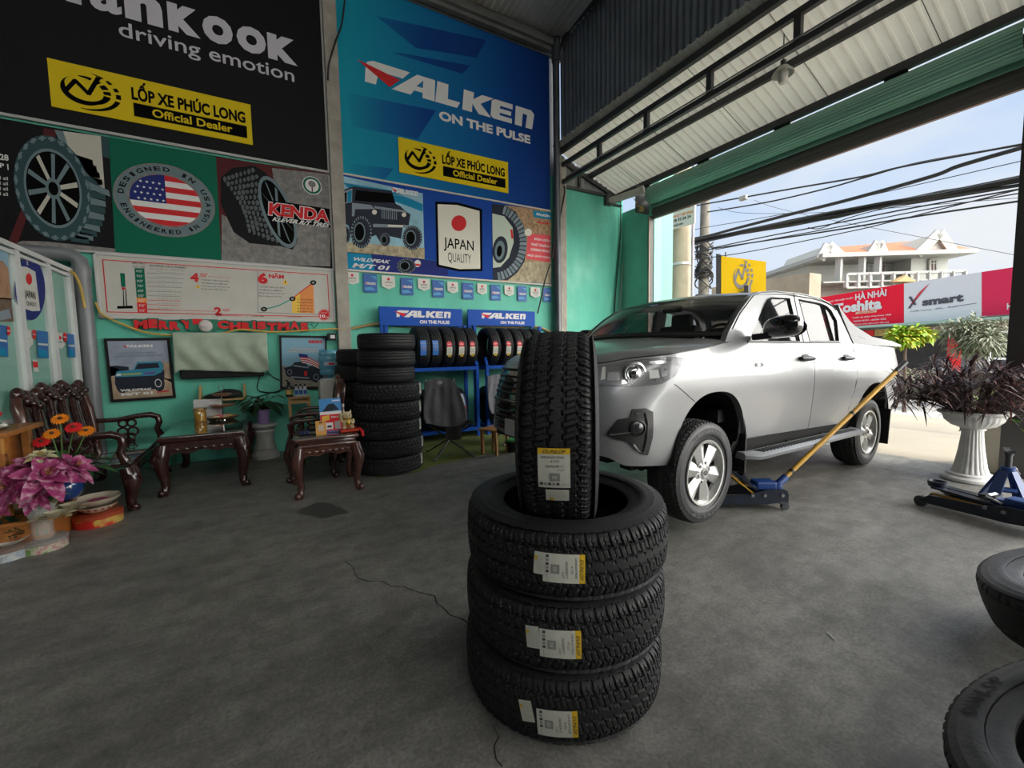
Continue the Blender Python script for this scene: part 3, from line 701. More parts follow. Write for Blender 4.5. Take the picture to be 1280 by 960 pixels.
cp([(128,228),(230,240),(250,262),(145,262),(140,300),(128,300)], o+.003, 3); cp([(245,245),(420,270),(425,282),(250,258)], o+.003, 3)
cp([(150,160),(345,180),(358,228),(240,225),(142,215)], o+.0035, 7)
for x_, y_, r_ in ((248,278,13),(405,292,12)): cp(pxell(x_,y_,r_,r_,0,20), o+.004, 8)
for k in range(8): cp([(286+k*11,258+k),(290+k*11,258+k),(290+k*11,312+k),(286+k*11,312+k)], o+.004, 3)
cp([(240,340),(435,348),(435,362),(240,358)], o+.004, 3); cp([(320,345),(400,348),(400,358),(320,356)], o+.0045, 8)
def wheelpx(x, y, rx, ry, mi_b=2):
    cp(pxell(x,y,rx,ry,0), o+.005, 2)
    for k in range(26):
        a = 2*PI*k/26; q = [(x+rx*s*math.cos(b), y+ry*s*math.sin(b)) for s, b in ((1.0,a),(1.0,a+.12),(.82,a+.1),(.82,a+.02))]; cp(q, o+.0055, 11 if k % 2 else 3)
    cp(pxell(x-rx*.18,y,rx*.55,ry*.62,0), o+.006, 11); cp(pxell(x-rx*.18,y,rx*.45,ry*.52,0), o+.0065, 7)
wheelpx(178,385,56,86); wheelpx(450,415,52,66); wheelpx(305,425,28,36); wheelpx(90,400,30,48)
wtext(g, 'WILDPEAK', C3(128,536), C3(325,552), C3(132,517), o+.003, 5, 0, .03, .06); wtext(g, 'M/T 01', C3(128,573), C3(318,588), C3(134,549), o+.003, 5, 0, .04, .08)
wheelpx(418,565,50,40); cp(pxell(478,552,17,19,0,24), o+.004, 5); cp([(462,552),(494,556),(492,566),(464,563)], o+.005, 6)
a_, b_, c_ = C3(342,176), C3(478,190), C3(344,150); P0, P1 = W(*a_, o), W(*b_, o); z0 = (P0.z+P1.z)/2
falken(g, (P0.x,YW-o-.003,z0), (P1.x-P0.x,0,0), (0,0,W(*c_, o).z-W(*a_, o).z), 5, 6); wtext(g, 'ĐƯỜNG NÀO CŨNG ĐI', C3(350,190), C3(480,204), C3(352,183), o+.003, 5)
# badge shield
cp([(572,222),(690,226),(822,262),(824,592),(700,594),(580,568)], o+.003, 7); cp([(584,236),(688,240),(808,272),(812,580),(702,582),(592,558)], o+.004, 8)
cp(pxell(698,337,40,42,.1), o+.005, 6)
wtext(g, 'JAPAN', C3(618,486), C3(778,500), C3(622,412), o+.005, 7, 0, .012); wtext(g, 'QUALITY', C3(640,542), C3(764,552), C3(642,492), o+.005, 7, .18, -.004)
# tyre photo at the right end
cp([(874,232),(1190,272),(1190,660),(880,640)], o+.001, 10); cp([(960,600),(1060,540),(1190,545),(1190,660),(960,645)], o+.0012, 1)
cp([(874,232),(940,240),(1000,275),(1045,350),(1060,450),(1048,540),(1010,600),(960,640),(880,640)], o+.002, 2)
for k in range(22):
    a = lerp(-1.25, 1.35, k/21); q = [(885+s*math.cos(b)*175, 440+s*math.sin(b)*205) for s, b in ((1.0,a),(1.0,a+.09),(.78,a+.09),(.80,a))]; cp(q, o+.0025, 11 if k % 2 else 3)
cp([(876,285),(940,300),(985,360),(990,440),(965,520),(920,570),(880,575)], o+.003, 9)
cp(pxell(918,478,40,72,.1), o+.004, 2); cp(pxell(916,482,26,52,.1), o+.0045, 11); cp(pxell(914,486,14,30,.1), o+.005, 7); cp([(972,370),(984,372),(988,420),(978,420)], o+.004, 6)
cp([(1090,268),(1190,280),(1190,318),(1100,306)], o+.003, 4); wtext(g, 'FALKEN', C3(1112,296), C3(1184,306), C3(1114,281), o+.004, 5, 0, .05)
wtext(g, '4x4', C3(1112,336), C3(1178,346), C3(1114,322), o+.004, 6, 0, .04)
cp([(1066,392),(1186,402),(1186,546),(1056,526)], o+.003, 12); cp(pxell(1068,385,20,20,0,20), o+.004, 8)
for k, (s_, xa, xb_) in enumerate((('ĐÓN ĐẦU',1098,1184),('THỬ THÁCH',1080,1184),('CHINH PHỤC',1078,1184),('MỌI GIỚI HẠN',1062,1182))):
    wtext(g, s_, C3(xa,430+k*30), C3(xb_,434+k*30), C3(xa,408+k*30), o+.004, 5, 0, .03, .05)
g.build('banner_print', [P_SKY, P_SAND, P_JEEP, P_JEEPG, P_CYAN, M_WHITE, P_RED, P_INK, mat('print_ivory', (.72,.69,.58), .5), P_SAGE, P_DIRT, P_SLATE, P_PINK, P_NAVY], t)

# --- white chart panel
t = thing('chart_panel', 'long white tyre wear chart panel with thin red border', 'sign', (0,0,0))
C4 = lambda x, y: (110+x*.25, 300+y*.25)
xi0, xi1 = W(120,360).x, W(418,370).x; zi1, zi0 = (W(120,315).z+W(417.5,337.5).z)/2, (W(127,398.7).z+W(420,403).z)/2
board('panel_sheet', t, xi0, xi1, zi0, zi1, 0, .03, mat('chart_ivory', (.50,.49,.44), .45, var=.05))
g = MB()
for a, b, c, d in ((xi0,xi1,zi1-.03,zi1),(xi0,xi1,zi0,zi0+.03),(xi0,xi0+.03,zi0,zi1),(xi1-.03,xi1,zi0,zi1)): g.box(((a+b)/2,YW-.022,(c+d)/2),(b-a,.044,d-c), bevel=.006)
g.build('panel_frame', mat('panel_frame', (.50,.50,.48), .4), t)
g = MB(); o = .0325     # 0 red 1 green 2 orange 3 black 4 grey text 5 yellow 6 teal 7 white
k = .075; bw = .010
for a, b, c, d in ((xi0+k,xi1-k,zi1-k-bw,zi1-k),(xi0+k,xi1-k,zi0+k,zi0+k+bw),(xi0+k,xi0+k+bw,zi0+k,zi1-k),(xi1-k-bw,xi1-k,zi0+k,zi1-k)): g.quad((a,YW-o,c),(b,YW-o,c),(b,YW-o,d),(a,YW-o,d),0)
def q4(pts, mi, e=0): wpoly(g, [C4(*p) for p in pts], o+e, mi)
q4([(160,165),(184,167),(188,236),(166,234)], 1); q4([(168,236),(188,238),(188,248),(168,246)], 0); q4([(174,246),(178,246),(182,328),(176,328)], 3); q4([(186,246),(190,246),(196,328),(190,328)], 3); q4([(146,330),(222,328),(226,342),(146,344)], 3)
for i in range(9):
    y0, y1 = 140+i*24.6, 140+(i+1)*24.6; x_ = 232+i*1.8; q4([(x_,y0),(x_+50,y0+2),(x_+51,y1+2),(x_+2,y1)], 1 if i < 6 else (2 if i < 7 else 0)); 
    wtext(g, '%d/32"' % (10-i), C4(x_+10,y1-4), C4(x_+40,y1-3), C4(x_+10,y0+9), o+.0015, 7)
wtext(g, 'ĐỘ SÂU', C4(222,120), C4(286,125), C4(222,108), o, 3, 0, .01); wtext(g, 'GAI LỐP', C4(222,135), C4(286,140), C4(222,125), o, 3, 0, .01)
wtext(g, 'KHOẢNG CÁCH PHANH', C4(308,134), C4(488,142), C4(308,119), o, 3, 0, .01); wtext(g, 'KHI ĐƯỜNG TRƠN ƯỚT', C4(308,148), C4(488,156), C4(308,138), o, 4)
for i in range(9):
    y_ = 164+i*22.5; q4([(292+i,y_),(480-(i*3),y_+6),(480-(i*3),y_+8.5),(292+i,y_+2.5)], 4 if i < 6 else 0); wtext(g, 'xe dừng sau %d m' % (46+i*7), C4(345,y_-1), C4(440+i*4,y_+3), C4(345,y_-9), o, 4)
wtext(g, '4', C4(512,208), C4(556,211), C4(514,164), o, 0, 0, .05); wtext(g, '/32"', C4(558,184), C4(598,186), C4(560,166), o, 0, 0, .02)
wtext(g, 'độ sâu gai còn lại', C4(602,188), C4(710,190), C4(602,178), o, 0)
for i, s_ in enumerate(('VÌ SỰ AN TOÀN CỦA BẠN,', 'LỐP NÊN ĐƯỢC KIỂM TRA', 'thường xuyên và thay lốp', 'khi gai mòn dưới mức này.')): wtext(g, s_, C4(566,204+i*15), C4(708-(10*(i%2)),208+i*15), C4(566,194+i*15), o, 3, .15, .012 if i < 2 else 0)
q4([(536,240),(550,220),(563,242)], 5); q4([(548,228),(551,228),(551,238),(548,238)], 3, .001)
wtext(g, '2', C4(632,374), C4(670,377), C4(634,335), o, 0, 0, .05); wtext(g, '/32"', C4(673,356), C4(712,358), C4(674,343), o, 0, 0, .02)
q4([(296,346),(640,356),(640,358),(296,349)], 0); q4([(640,376),(770,379),(770,381),(640,379)], 0)
q4([(846,155),(849,155),(851,362),(848,362)], 4); q4([(848,360),(1150,372),(1150,375),(848,363)], 4)
wtext(g, '6', C4(850,218), C4(900,221), C4(852,162), o, 0, 0, .06); wtext(g, 'NĂM', C4(904,190), C4(980,194), C4(906,163), o, 0, 0, .05)
for i, s_ in enumerate(('VÌ SỰ AN TOÀN CỦA BẠN,', 'LỐP NÊN ĐƯỢC KIỂM TRA', 'đồng thời thay mới khi', 'đã sử dụng quá số năm')): wtext(g, s_, C4(852,238+i*15), C4(984-(14*(i%2)),242+i*15), C4(852,228+i*15), o, 3, .15, .012 if i < 2 else 0)
q4([(970,222),(986,192),(1001,224)], 5); q4([(984,202),(988,202),(988,217),(984,217)], 3, .001)
cv = [(880,345),(920,338),(960,325),(990,310),(1020,294),(1060,262),(1095,236),(1126,212)]
for a, b in zip(cv[:4], cv[1:5]): q4([(a[0],a[1]-3),(b[0],b[1]-3),(b[0],b[1]+3),(a[0],a[1]+3)], 6, .001)
for i in range(4, 7):
    a, b = cv[i], cv[i+1]; q4([a, b, (b[0],366), (a[0],364)], (5, 2, 2)[i-4]); q4([(a[0],a[1]-3),(b[0],b[1]-3),(b[0],b[1]+3),(a[0],a[1]+3)], 0, .001)
q4([(1095,236),(1126,212),(1132,368),(1110,367)], 12-11 if False else 2, .0005)
for x_, y_ in ((880,346),(1022,294),(1126,213)): q4(pxell(x_,y_,16,12,0,20), 3, .002); q4(pxell(x_,y_,8,6,0,16), 4, .003)
for i in range(5): wtext(g, ('Sau 6 năm lốp bắt đầu','lão hóa, giảm độ bám','và dễ nổ khi chạy','nhanh. Hãy kiểm tra','lốp định kỳ.')[i], C4(1046,300+i*15), C4(1124,303+i*15), C4(1046,291+i*15), o+.002, 3, .15)
wtext(g, 'LỐP MỚI', C4(822,384), C4(880,386), C4(822,374), o, 3); wtext(g, 'LỐP SAU 6 NĂM', C4(996,386), C4(1064,389), C4(996,378), o, 3)
q4(pxell(1180,374,29,28,0,30), 0, .001); q4(pxell(1180,374,26,25,0,30), 7, .0015); q4(pxell(1180,374,25,24,0,30), 0, .002); wtext(g, '10', C4(1160,388), C4(1186,389), C4(1160,372), o+.004, 7, 0, .03); wtext(g, 'năm', C4(1188,388), C4(1204,389), C4(1188,381), o+.004, 7); wtext(g, 'LỐP ĐÃ', C4(1164,366), C4(1198,367), C4(1164,358), o+.004, 7)
g.build('chart_print', [P_RED, P_GREEN, mat('print_orange', (.75,.25,.05), .5), P_INK, mat('print_text_grey', (.20,.20,.19), .6), mat('print_amber', (.80,.50,.05), .5), mat('print_teal', (.02,.28,.22), .5), M_WHITE], t)

# --- red letter garland
t = thing('letter_garland', 'red letter Christmas garland hung below the white chart', 'garland', (0,0,0))
o = .068; zg0, zg1 = (W(168,411,o).z+W(384,412.5,o).z)/2, (W(168,399,o).z+W(384,404,o).z)/2
def gl(xa, xb): return gy(xa, 406, YW-o).x, gy(xb, 406, YW-o).x
seq = [('M',167.5,184.5),('E',185.5,197),('R',198.5,211),('R',212,225),('Y',226,241),('C',271.5,286),('H',287,301),('R',302,314),('I',316,319.5),('S',321,333),('T',334,346),('M',347,361.5),('A',362.5,374),('S',375.5,385)]
for i, (ch, a, b) in enumerate(seq):
    xa, xb = gl(a, b); g = MB(); dz = .012*math.sin(i*1.7)
    vs, fs = text_geo(ch, .07); 
    for (e, yy, mi) in ((.014, o-.004, 1), (0, o, 0)):
        n0 = len(g.v); g.text(ch, (xa-e, YW-yy, zg0+dz-e), (xb-xa+2*e,0,0), (0,0,zg1-zg0+2*e), mi, .07)
        g.text(ch, (xa-e, YW-yy+.006, zg0+dz-e), (xb-xa+2*e,0,0), (0,0,zg1-zg0+2*e), mi, .07)
    g.build('letter', [P_RED, mat('foil_green', (.02,.16,.10), .4)], t)
g = MB(); xa, xb = gl(243, 266); xm = (xa+xb)/2; g.sphere((xm+.02,YW-.085,(zg0+zg1)/2-.01), .075, 18, sc=(1,.4,1)); g.sphere((xm+.02,YW-.11,zg0+.03), .03, 12, sc=(1.6,.6,.7)); g.box((xm-.06,YW-.07,zg1-.01),(.10,.02,.07), mi=1); g.box((xm+.0,YW-.065,(zg0+zg1)/2),(.30,.01,.15), mi=2)
g.build('round_ornament', [mat('ornament_white', (.55,.50,.48), .7), P_RED, MATS['foil_green']], t, smooth=50)
g = MB(); xs_ = [gl(a, a)[0] for a in (163,200,243,290,340,392)]; g.tube([(x_, YW-.061, zg1+.005-.015*math.sin(i*2)) for i, x_ in enumerate(xs_)], .004, 5); g.tube([(gl(388,388)[0],YW-.063,zg0+.09),(gl(393,393)[0],YW-.065,zg0+.03),(gl(398,398)[0],YW-.063,zg0+.10)], .008, 5)
g.build('string', MATS['foil_green'], t)

# --- string of pennants
t = thing('pennant_string', 'string of small white and blue pennants under the jeep banner', 'bunting', (0,0,0), group=None)
C3w = lambda x, y, off: W(*C3(x, y), off)
pen = [(92,596,164,664,0),(187,606,260,706,1),(286,616,357,688,0),(388,628,453,720,1),(480,632,543,698,0),(556,640,618,732,1),(637,648,693,712,0),(716,654,775,742,1),(796,658,848,718,0),(868,664,920,748,1),(942,668,992,726,0),(1012,672,1060,752,1),(1081,678,1132,734,0),(1150,682,1190,756,1)]
for xa, ya, xb, yb, kind in pen:
    P0 = C3w(xa, ya, .03); P1 = C3w(xb, ya+2, .03); zt = (P0.z+P1.z)/2; zb_ = C3w((xa+xb)/2, yb, .03).z; x0, x1 = P0.x, P1.x; w_, h_ = x1-x0, zt-zb_
    g = MB(); Y0 = YW-.022
    if kind == 0:
        g.prism([(x0,Y0,zt),(x1,Y0,zt),(x1,Y0,zb_+.2*h_),((x0+x1)/2,Y0,zb_),(x0,Y0,zb_+.2*h_)], (0,-.003,0), 0)
        well(g, (x0+x1)/2, zt-.26*h_, .10*w_, .10*w_, .0265, 2, 20); rtext(g, 'JAPAN', x0+.22*w_, x1-.22*w_, zt-.62*h_, zt-.42*h_, .0265, 3); rtext(g, 'QUALITY', x0+.25*w_, x1-.25*w_, zt-.78*h_, zt-.68*h_, .0265, 3)
    else:
        g.prism([(x0,Y0,zt),(x1,Y0,zt),(x1,Y0,zb_),(x0,Y0,zb_)], (0,-.003,0), 1)
        falken(g, (x0+.14*w_,YW-.0265,zt-.58*h_), (.74*w_,0,0), (0,0,.13*h_), 0, 2); g.poly([(x0+.1*w_,YW-.026,zt-.75*h_),(x0+.55*w_,YW-.026,zt-.7*h_),(x0+.9*w_,YW-.026,zb_+.04),(x0+.1*w_,YW-.026,zb_+.03)], 4); g.poly([(x0+.5*w_,YW-.026,zt-.03),(x0+.95*w_,YW-.026,zt-.03),(x0+.95*w_,YW-.026,zt-.3*h_)], 4)
    g.build('pennant', [mat('pennant_ivory', (.68,.68,.62), .6), mat('pennant_blue', (.015,.10,.38), .5), P_RED, P_INK, mat('pennant_cyan', (.05,.33,.58), .5)], t)
g = MB(); P0, P1 = C3w(78,588,.02), C3w(1192,676,.02); g.tube([(lerp(P0.x,P1.x,i/16), YW-.018, lerp(P0.z,P1.z,i/16)-.008*abs(math.sin(i*PI/2))) for i in range(17)], .003, 5); g.build('string', mat('white_string', (.5,.5,.48), .7), t)
# ================================================================ tyres
def tyre_geo(R, rb, Wd, n, pattern, pitches=60, lift=0.0):
    """closed tyre carcass with cut tread, axis = local Z, centred on the origin"""
    k = Wd/.283; dep = .0095*k
    tw = .40*Wd                                     # half width of the tread
    prof = []                                       # (axial, radius, tread flag)
    hs = R-rb
    # outer left sidewall from bead up, then tread, then right sidewall down, then inner skin back
    side = [(.395, rb), (.425, rb+.012), (.435, rb+.03), (.462, rb+.05), (.455, rb+.056), (.482, rb+.30*hs), (.487, rb+.315*hs), (.500, rb+.46*hs), (.497, rb+.48*hs), (.490, rb+.66*hs), (.484, rb+.675*hs), (.470, rb+.80*hs), (.448, rb+.89*hs)]
    nt = 46 if n >= 400 else 26
    tread = [lerp(-1, 1, i/nt) for i in range(nt+1)]
    P = [(-a*Wd, r, None) for a, r in side]
    for t in tread:
        a = abs(t); r = R-.010*k*t*t-(.020*k*((a-.80)/.20)**2 if a > .80 else 0)
        P.append((t*tw*1.045, r, t))
    P += [(a*Wd, r, None) for a, r in reversed(side)]
    inner = [(.36*Wd, rb+.002), (.40*Wd, rb+.03), (.455*Wd, rb+.46*hs), (.42*Wd, R-.05), (.30*Wd, R-.022), (0, R-.018), (-.30*Wd, R-.022), (-.42*Wd, R-.05), (-.455*Wd, rb+.46*hs), (-.40*Wd, rb+.03), (-.36*Wd, rb+.002)]
    P += [(a, r, None) for a, r in inner]
    def cut(t, ph):
        """tread depth 0..1 at width t (-1..1) and pitch phase ph (turns through the pitches)"""
        a = abs(t); s = 1 if t > 0 else -1
        if pattern == 'at':
            zz = .035*(1 if (ph*1.0 % 1) < .5 else -1)
            if a > .985: return .0
            if abs(a-.60-zz) < .035: return 1
            if abs(a-.21-zz*.8) < .03: return 1
            if a > .60:
                q = (ph+.10*math.sin(a*9)+(.5 if s > 0 else 0)) % 1
                return 1 if q < .22 else (.45 if abs(q-.61) < .05 and a < .9 else 0)
            if a > .21:
                q = (ph+(.30 if s > 0 else .8)+a*.9*s) % 1
                return .65 if q < .15 else (.4 if abs(q-.58) < .05 else 0)
            q = (ph+t*1.3) % 1
            return .5 if q < .11 and a > .05 else 0
        if pattern == 'mud':
            if a > .985: return 0
            if abs(a-.45-.05*math.sin(ph*2*PI)) < .05: return 1
            if a > .45:
                q = (ph*.8+(.4 if s > 0 else 0)+a*.15) % .8; return 1 if q < .22 else 0
            q = (ph*.8+t*1.1) % .8; return 1 if q < .15 or abs(a-.06) < .03 else 0
        # road pattern: straight grooves and fine shoulder slits
        for c in (.22, .62):
            if abs(a-c) < .055: return 1
        if .66 < a < .97:
            q = (ph+.15*a*s) % 1; return .8 if q < .16 else 0
        return 0
    vs = []
    for i in range(n):
        th = 2*PI*i/n; ca, sa = math.cos(th), math.sin(th); ph = pitches*i/n
        for (z, r, t) in P:
            if t is not None: r = r-dep*cut(t, ph)
            elif r > rb+.78*hs and abs(z) > .44*Wd and pattern != 'road':
                if (ph % 1) < .25 and r > rb+.86*hs: r -= .004*k
            vs.append((r*ca, r*sa, z))
    m = len(P); fs = []; global _side_faces; _side_faces = []
    for i in range(n):
        j = (i+1) % n
        for q in range(m):
            w_ = (q+1) % m; fs.append((i*m+q, j*m+q, j*m+w_, i*m+w_)); _side_faces.append(1 if (q < 11 or len(side)+nt+2 <= q < 2*len(side)+nt) else 0)
    return vs, fs
def tyre_mesh(name, R, rb, Wd, n, pattern, pitches=60, m=None, sm=28, ms=None):
    g = MB(); g.v, g.f = tyre_geo(R, rb, Wd, n, pattern, pitches); g.m = list(_side_faces) if ms else [0]*len(g.f)
    o = g.build(name, [m or M_RUB, ms] if ms else (m or M_RUB), smooth=sm); me = o.data; bpy.data.objects.remove(o); return me
def new_tyre(me, label, loc, rot=(0,0,0), group=None, mtx=None):
    o = bpy.data.objects.new('tyre', me); COL.objects.link(o); o.location = loc
    if mtx is not None: o.rotation_mode = 'QUATERNION'; o.rotation_quaternion = mtx.to_quaternion()
    else: o.rotation_euler = rot
    return tag(o, label, 'tyre', group)
M_LAB = mat('label_paper', (.66,.66,.58), .6, var=.06, scale=30); M_LABY = mat('label_yellow', (.78,.50,.02), .5); M_INK = mat('label_ink', (.05,.05,.05), .6); M_LABG = mat('label_grey', (.30,.30,.28), .6); M_LABR = mat('label_red', (.70,.04,.06), .5); M_LABB = mat('label_blue', (.05,.20,.62), .5)
LABM = [M_LAB, M_LABY, M_INK, M_LABG, M_LABR, M_LABB]
def curved(R, a0, w0, Lc, Wa, e=0.0, tilt=0.0):
    """maps the unit square to the tread: x across (towards -Z), y round the tyre"""
    def f(x, y):
        dx, dy = (x-.5)*Wa, (y-.5)*Lc
        dx, dy = dx*math.cos(tilt)-dy*math.sin(tilt), dx*math.sin(tilt)+dy*math.cos(tilt)
        z = -(w0+dx); a = a0+dy/R; r = R+e-.010*(z/(.108))**2*.95
        return (r*math.cos(a), r*math.sin(a), z)
    return f
def main_label(parent, R, a0, w0=0.0, Lc=.142, Wa=.106, tilt=0.0):
    g = MB(); f = curved(R, a0, w0, Lc, Wa, .0028, tilt)
    g.grid(lambda u, v: f(u, v*.86), 6, 8, 0); g.grid(lambda u, v: f(u, .86+v*.14), 6, 2, 1)
    f2 = curved(R, a0, w0, Lc, Wa, .0038, tilt)
    def T(s, x0, x1, y0, y1, bold=.008, mi=2): g.text(s, (0,0,0), (1,0,0), (0,1,0), mi, bold, .18, warp=lambda x, y: f2(lerp(x0,x1,x)+.04*(y-.5), lerp(y0,y1,y)))
    T('DUNLOP', .18, .86, .885, .965, .012); T('GRANDTREK', .10, .84, .765, .815); T('AT22', .38, .66, .67, .72); T('265/65R17', .24, .80, .545, .60); T('112T', .60, .82, .455, .505)
    g.grid(lambda u, v: f2(lerp(.36,.68,u), lerp(.19,.40,v)), 3, 3, 3); g.text('DP', (0,0,0),(1,0,0),(0,1,0),0,.02,warp=lambda x,y: curved(R,a0,w0,Lc,Wa,.0046,tilt)(lerp(.44,.60,x),lerp(.25,.33,y)))
    for k in range(5): g.grid(lambda u, v: f2(lerp(.05+.13*k,.14+.13*k,u), lerp(.075,.145,v)), 1, 1, 3 if k % 2 else 2)
    T('JAPAN', .72, .95, .08, .105, .0)
    return g.build('paper_label', LABM, parent, label='cream paper label with yellow top band')
def small_label(parent, R, a0, w0, Lc=.047, Wa=.076, tilt=0.0, corner=True):
    g = MB(); f = curved(R, a0, w0, Lc, Wa, .0028, tilt); f2 = curved(R, a0, w0, Lc, Wa, .0038, tilt)
    g.grid(f, 4, 3, 0)
    for k in range(4): g.text('THÔNG TIN LỐP XE', (0,0,0),(1,0,0),(0,1,0),3,0,warp=lambda x,y: f2(lerp(.08,.92-.1*(k%2),x),lerp(.78-.17*k,.86-.17*k,y)))
    if corner: g.grid(lambda u, v: f2(lerp(.18,.34,u), lerp(.06,.26,v)), 1, 1, 1)
    return g.build('price_sticker', LABM, parent, label='small beige sticker')

TR, TB, TW = .4075, .255, .258
ME_AT = tyre_mesh('all_terrain_tyre', TR, TB, TW, 720, 'at', 60)
sd = Vector(ray(704, 720)); sd.z = 0; sd.normalize(); S0 = Vector((0,0,0))+sd*1.752
fa = math.atan2(-sd.y, -sd.x)                      # angle facing the camera
labs = ['lowest tyre of the foreground stack of three, resting on the concrete', 'middle tyre of the foreground stack of three', 'top tyre of the foreground stack, carrying the upright tyre']
for k, (dx, la, ls, wl, ti) in enumerate(((-.006,-.035,-.19,.045,.10),(.0,-.028,-.158,.0,.04),(.006,-.018,-.115,-.01,-.03))):
    o = new_tyre(ME_AT, labs[k], (S0.x+dx*1.2, S0.y-dx, .1295+k*.2585), (0,0,fa), 'foreground tyre stack')
    main_label(o, TR, la+ (.0), wl*.3+.012*(k==0), Lc=.138, Wa=.098, tilt=ti*.4)
    small_label(o, TR, la+ls-.07, wl*.3-.012, tilt=ti*2)
R2, W2 = .388, .288
ME_AT2 = tyre_mesh('all_terrain_tyre_upright', R2, .235, W2, 720, 'at', 60)
rt = Vector((sd.y, -sd.x, 0)); tw_ = math.radians(2)
tow = (-sd*math.cos(tw_)+rt*math.sin(tw_)*-1).normalized(); lf = -Vector((-tow.y, tow.x, 0)); 
lf = Vector((tow.y, -tow.x, 0))
if lf.dot(rt) > 0: lf = -lf
Mx = Matrix((tow, lf.cross(tow), lf)).transposed()
cst = S0+rt*-.008; o = new_tyre(ME_AT2, 'upright tyre standing in the hole of the foreground stack', (cst.x, cst.y, 1.436-R2), mtx=Mx)
main_label(o, R2, -.195, -.006, .142, .106); small_label(o, R2, -.463, .003, .05, .078)
# ================================================================ pickup truck: shape functions (local frame: x back from the front axle, y from the near side, z up)
TPSI, TTH = math.radians(3.0), math.radians(1.2)
T_EX = np.array([math.cos(TPSI)*math.cos(TTH), math.sin(TPSI)*math.cos(TTH), -math.sin(TTH)])
T_EY = np.array([-math.sin(TPSI), math.cos(TPSI), 0]); T_EZ = np.cross(T_EX, T_EY)
T_B = np.array([5.79, 2.08, .385]); T_O = np.array([3.085, 0, .385])
PLAN = [(-.985,.93),(-.975,.72),(-.945,.50),(-.885,.32),(-.775,.175),(-.62,.085),(-.42,.035),(-.2,.014),(0,.008),(.3,.014),(.6,.02),(1.2,.02),(2.0,.02),(2.6,.018),(3.085,.008),(3.5,.016),(3.85,.035),(4.08,.075),(4.20,.15),(4.245,.30),(4.255,.60),(4.255,.93)]
def _dense(P, k=24):
    """Catmull-Rom through the plan points"""
    out = []
    for i in range(len(P)-1):
        p0 = P[i-1] if i else (2*P[0][0]-P[1][0], 2*P[0][1]-P[1][1]); p1, p2 = P[i], P[i+1]
        if i == 0: p0 = (P[1][0], 1.86-P[1][1])
        p3 = P[i+2] if i+2 < len(P) else (P[i][0], 1.86-P[i][1])
        for j in range(k):
            t = j/k
            out.append(tuple(.5*(2*b+(c-a)*t+(2*a-5*b+4*c-d)*t*t+(3*b-a-3*c+d)*t**3) for a, b, c, d in zip(p0, p1, p2, p3)))
    out.append(P[-1]); return out
_PD = _dense(PLAN)
_SL = [0.0]
for _a, _b in zip(_PD, _PD[1:]): _SL.append(_SL[-1]+math.hypot(_b[0]-_a[0], _b[1]-_a[1]))
S_END = _SL[-1]
def plan(s):
    s = max(0, min(S_END, s)); i = min(len(_SL)-2, max(0, int(np.searchsorted(_SL, s))-1))
    t = (s-_SL[i])/(_SL[i+1]-_SL[i]); a, b = _PD[i], _PD[i+1]
    j0, j1 = max(0, i-3), min(len(_PD)-1, i+4); tx, ty = _PD[j1][0]-_PD[j0][0], _PD[j1][1]-_PD[j0][1]; l = math.hypot(tx, ty)
    return a[0]+(b[0]-a[0])*t, a[1]+(b[1]-a[1])*t, -ty/l, tx/l          # position and inward normal
def s_of_x(x):
    """arc length on the near side at station x"""
    k = [i for i in range(len(_PD)) if _PD[i][1] < .2]
    for i in k:
        if _PD[i][0] >= x: return _SL[i]
    return S_END-.93
SIDE_IN = [(.30,.10),(.45,.075),(.53,.045),(.62,.028),(.75,.016),(.90,.006),(1.02,0),(1.12,.004),(1.20,.018),(1.28,.036),(1.36,.060),(1.45,.10)]
FRONT_IN = [(.40,.12),(.46,.055),(.52,.02),(.60,.0),(.74,.0),(.84,.012),(.94,.032),(1.02,.055),(1.10,.085),(1.18,.125),(1.26,.20)]
REAR_IN = [(.40,.10),(.55,.02),(.60,.0),(.80,.03),(1.10,.03),(1.30,.035),(1.38,.045)]
def inset(s, z):
    x, y, nx, ny = plan(s); wf = min(1, max(0, (-.30-x)/.45)); wf = wf*wf*(3-2*wf); wr = min(1, max(0, (x-4.0)/.2))
    return sinterp(z, SIDE_IN)*(1-wf)*(1-wr)+sinterp(z, FRONT_IN)*wf+sinterp(z, REAR_IN)*wr
def skin(s, z, off=0.0):
    x, y, nx, ny = plan(s); d = inset(s, z)-off
    return (x+nx*d, y+ny*d, z)
def tworld(p): return T_B+T_EX*(p[0]-T_O[0])+T_EY*(p[1]-T_O[1])+T_EZ*(p[2]-T_O[2])
M_PAINT = mat('silver_paint', (.27,.275,.282), .34, metal=.35, coat=.5)
M_GLASSD = mat('tinted_glass', (.012,.014,.015), .03, spec=.9, alpha=.62)
M_GLASSW = mat('windscreen_glass', (.010,.014,.014), .02, spec=.8, alpha=.42)
M_TRIM = mat('black_plastic', (.014,.014,.015), .38); M_UNDER = mat('underbody_black', (.010,.010,.010), .8); M_PIANO = mat('gloss_black', (.010,.010,.011), .08, coat=1.0)
M_RIM = mat('alloy_silver', (.62,.62,.60), .30, metal=.75); M_RIMD = mat('alloy_recess', (.035,.035,.037), .4, metal=.6); M_LAMPC = mat('lamp_chrome', (.55,.56,.57), .18, metal=.9, var=.35, scale=30); M_LAMPD = mat('lamp_dark', (.11,.11,.115), .22, metal=.7, var=.5, scale=18)
M_CLEAR = mat('clear_lens', (.85,.88,.9), .02, alpha=.16, spec=.8); M_STEP = mat('step_grey', (.20,.21,.22), .45, metal=.3); M_STEPT = mat('step_tread', (.05,.05,.055), .7)
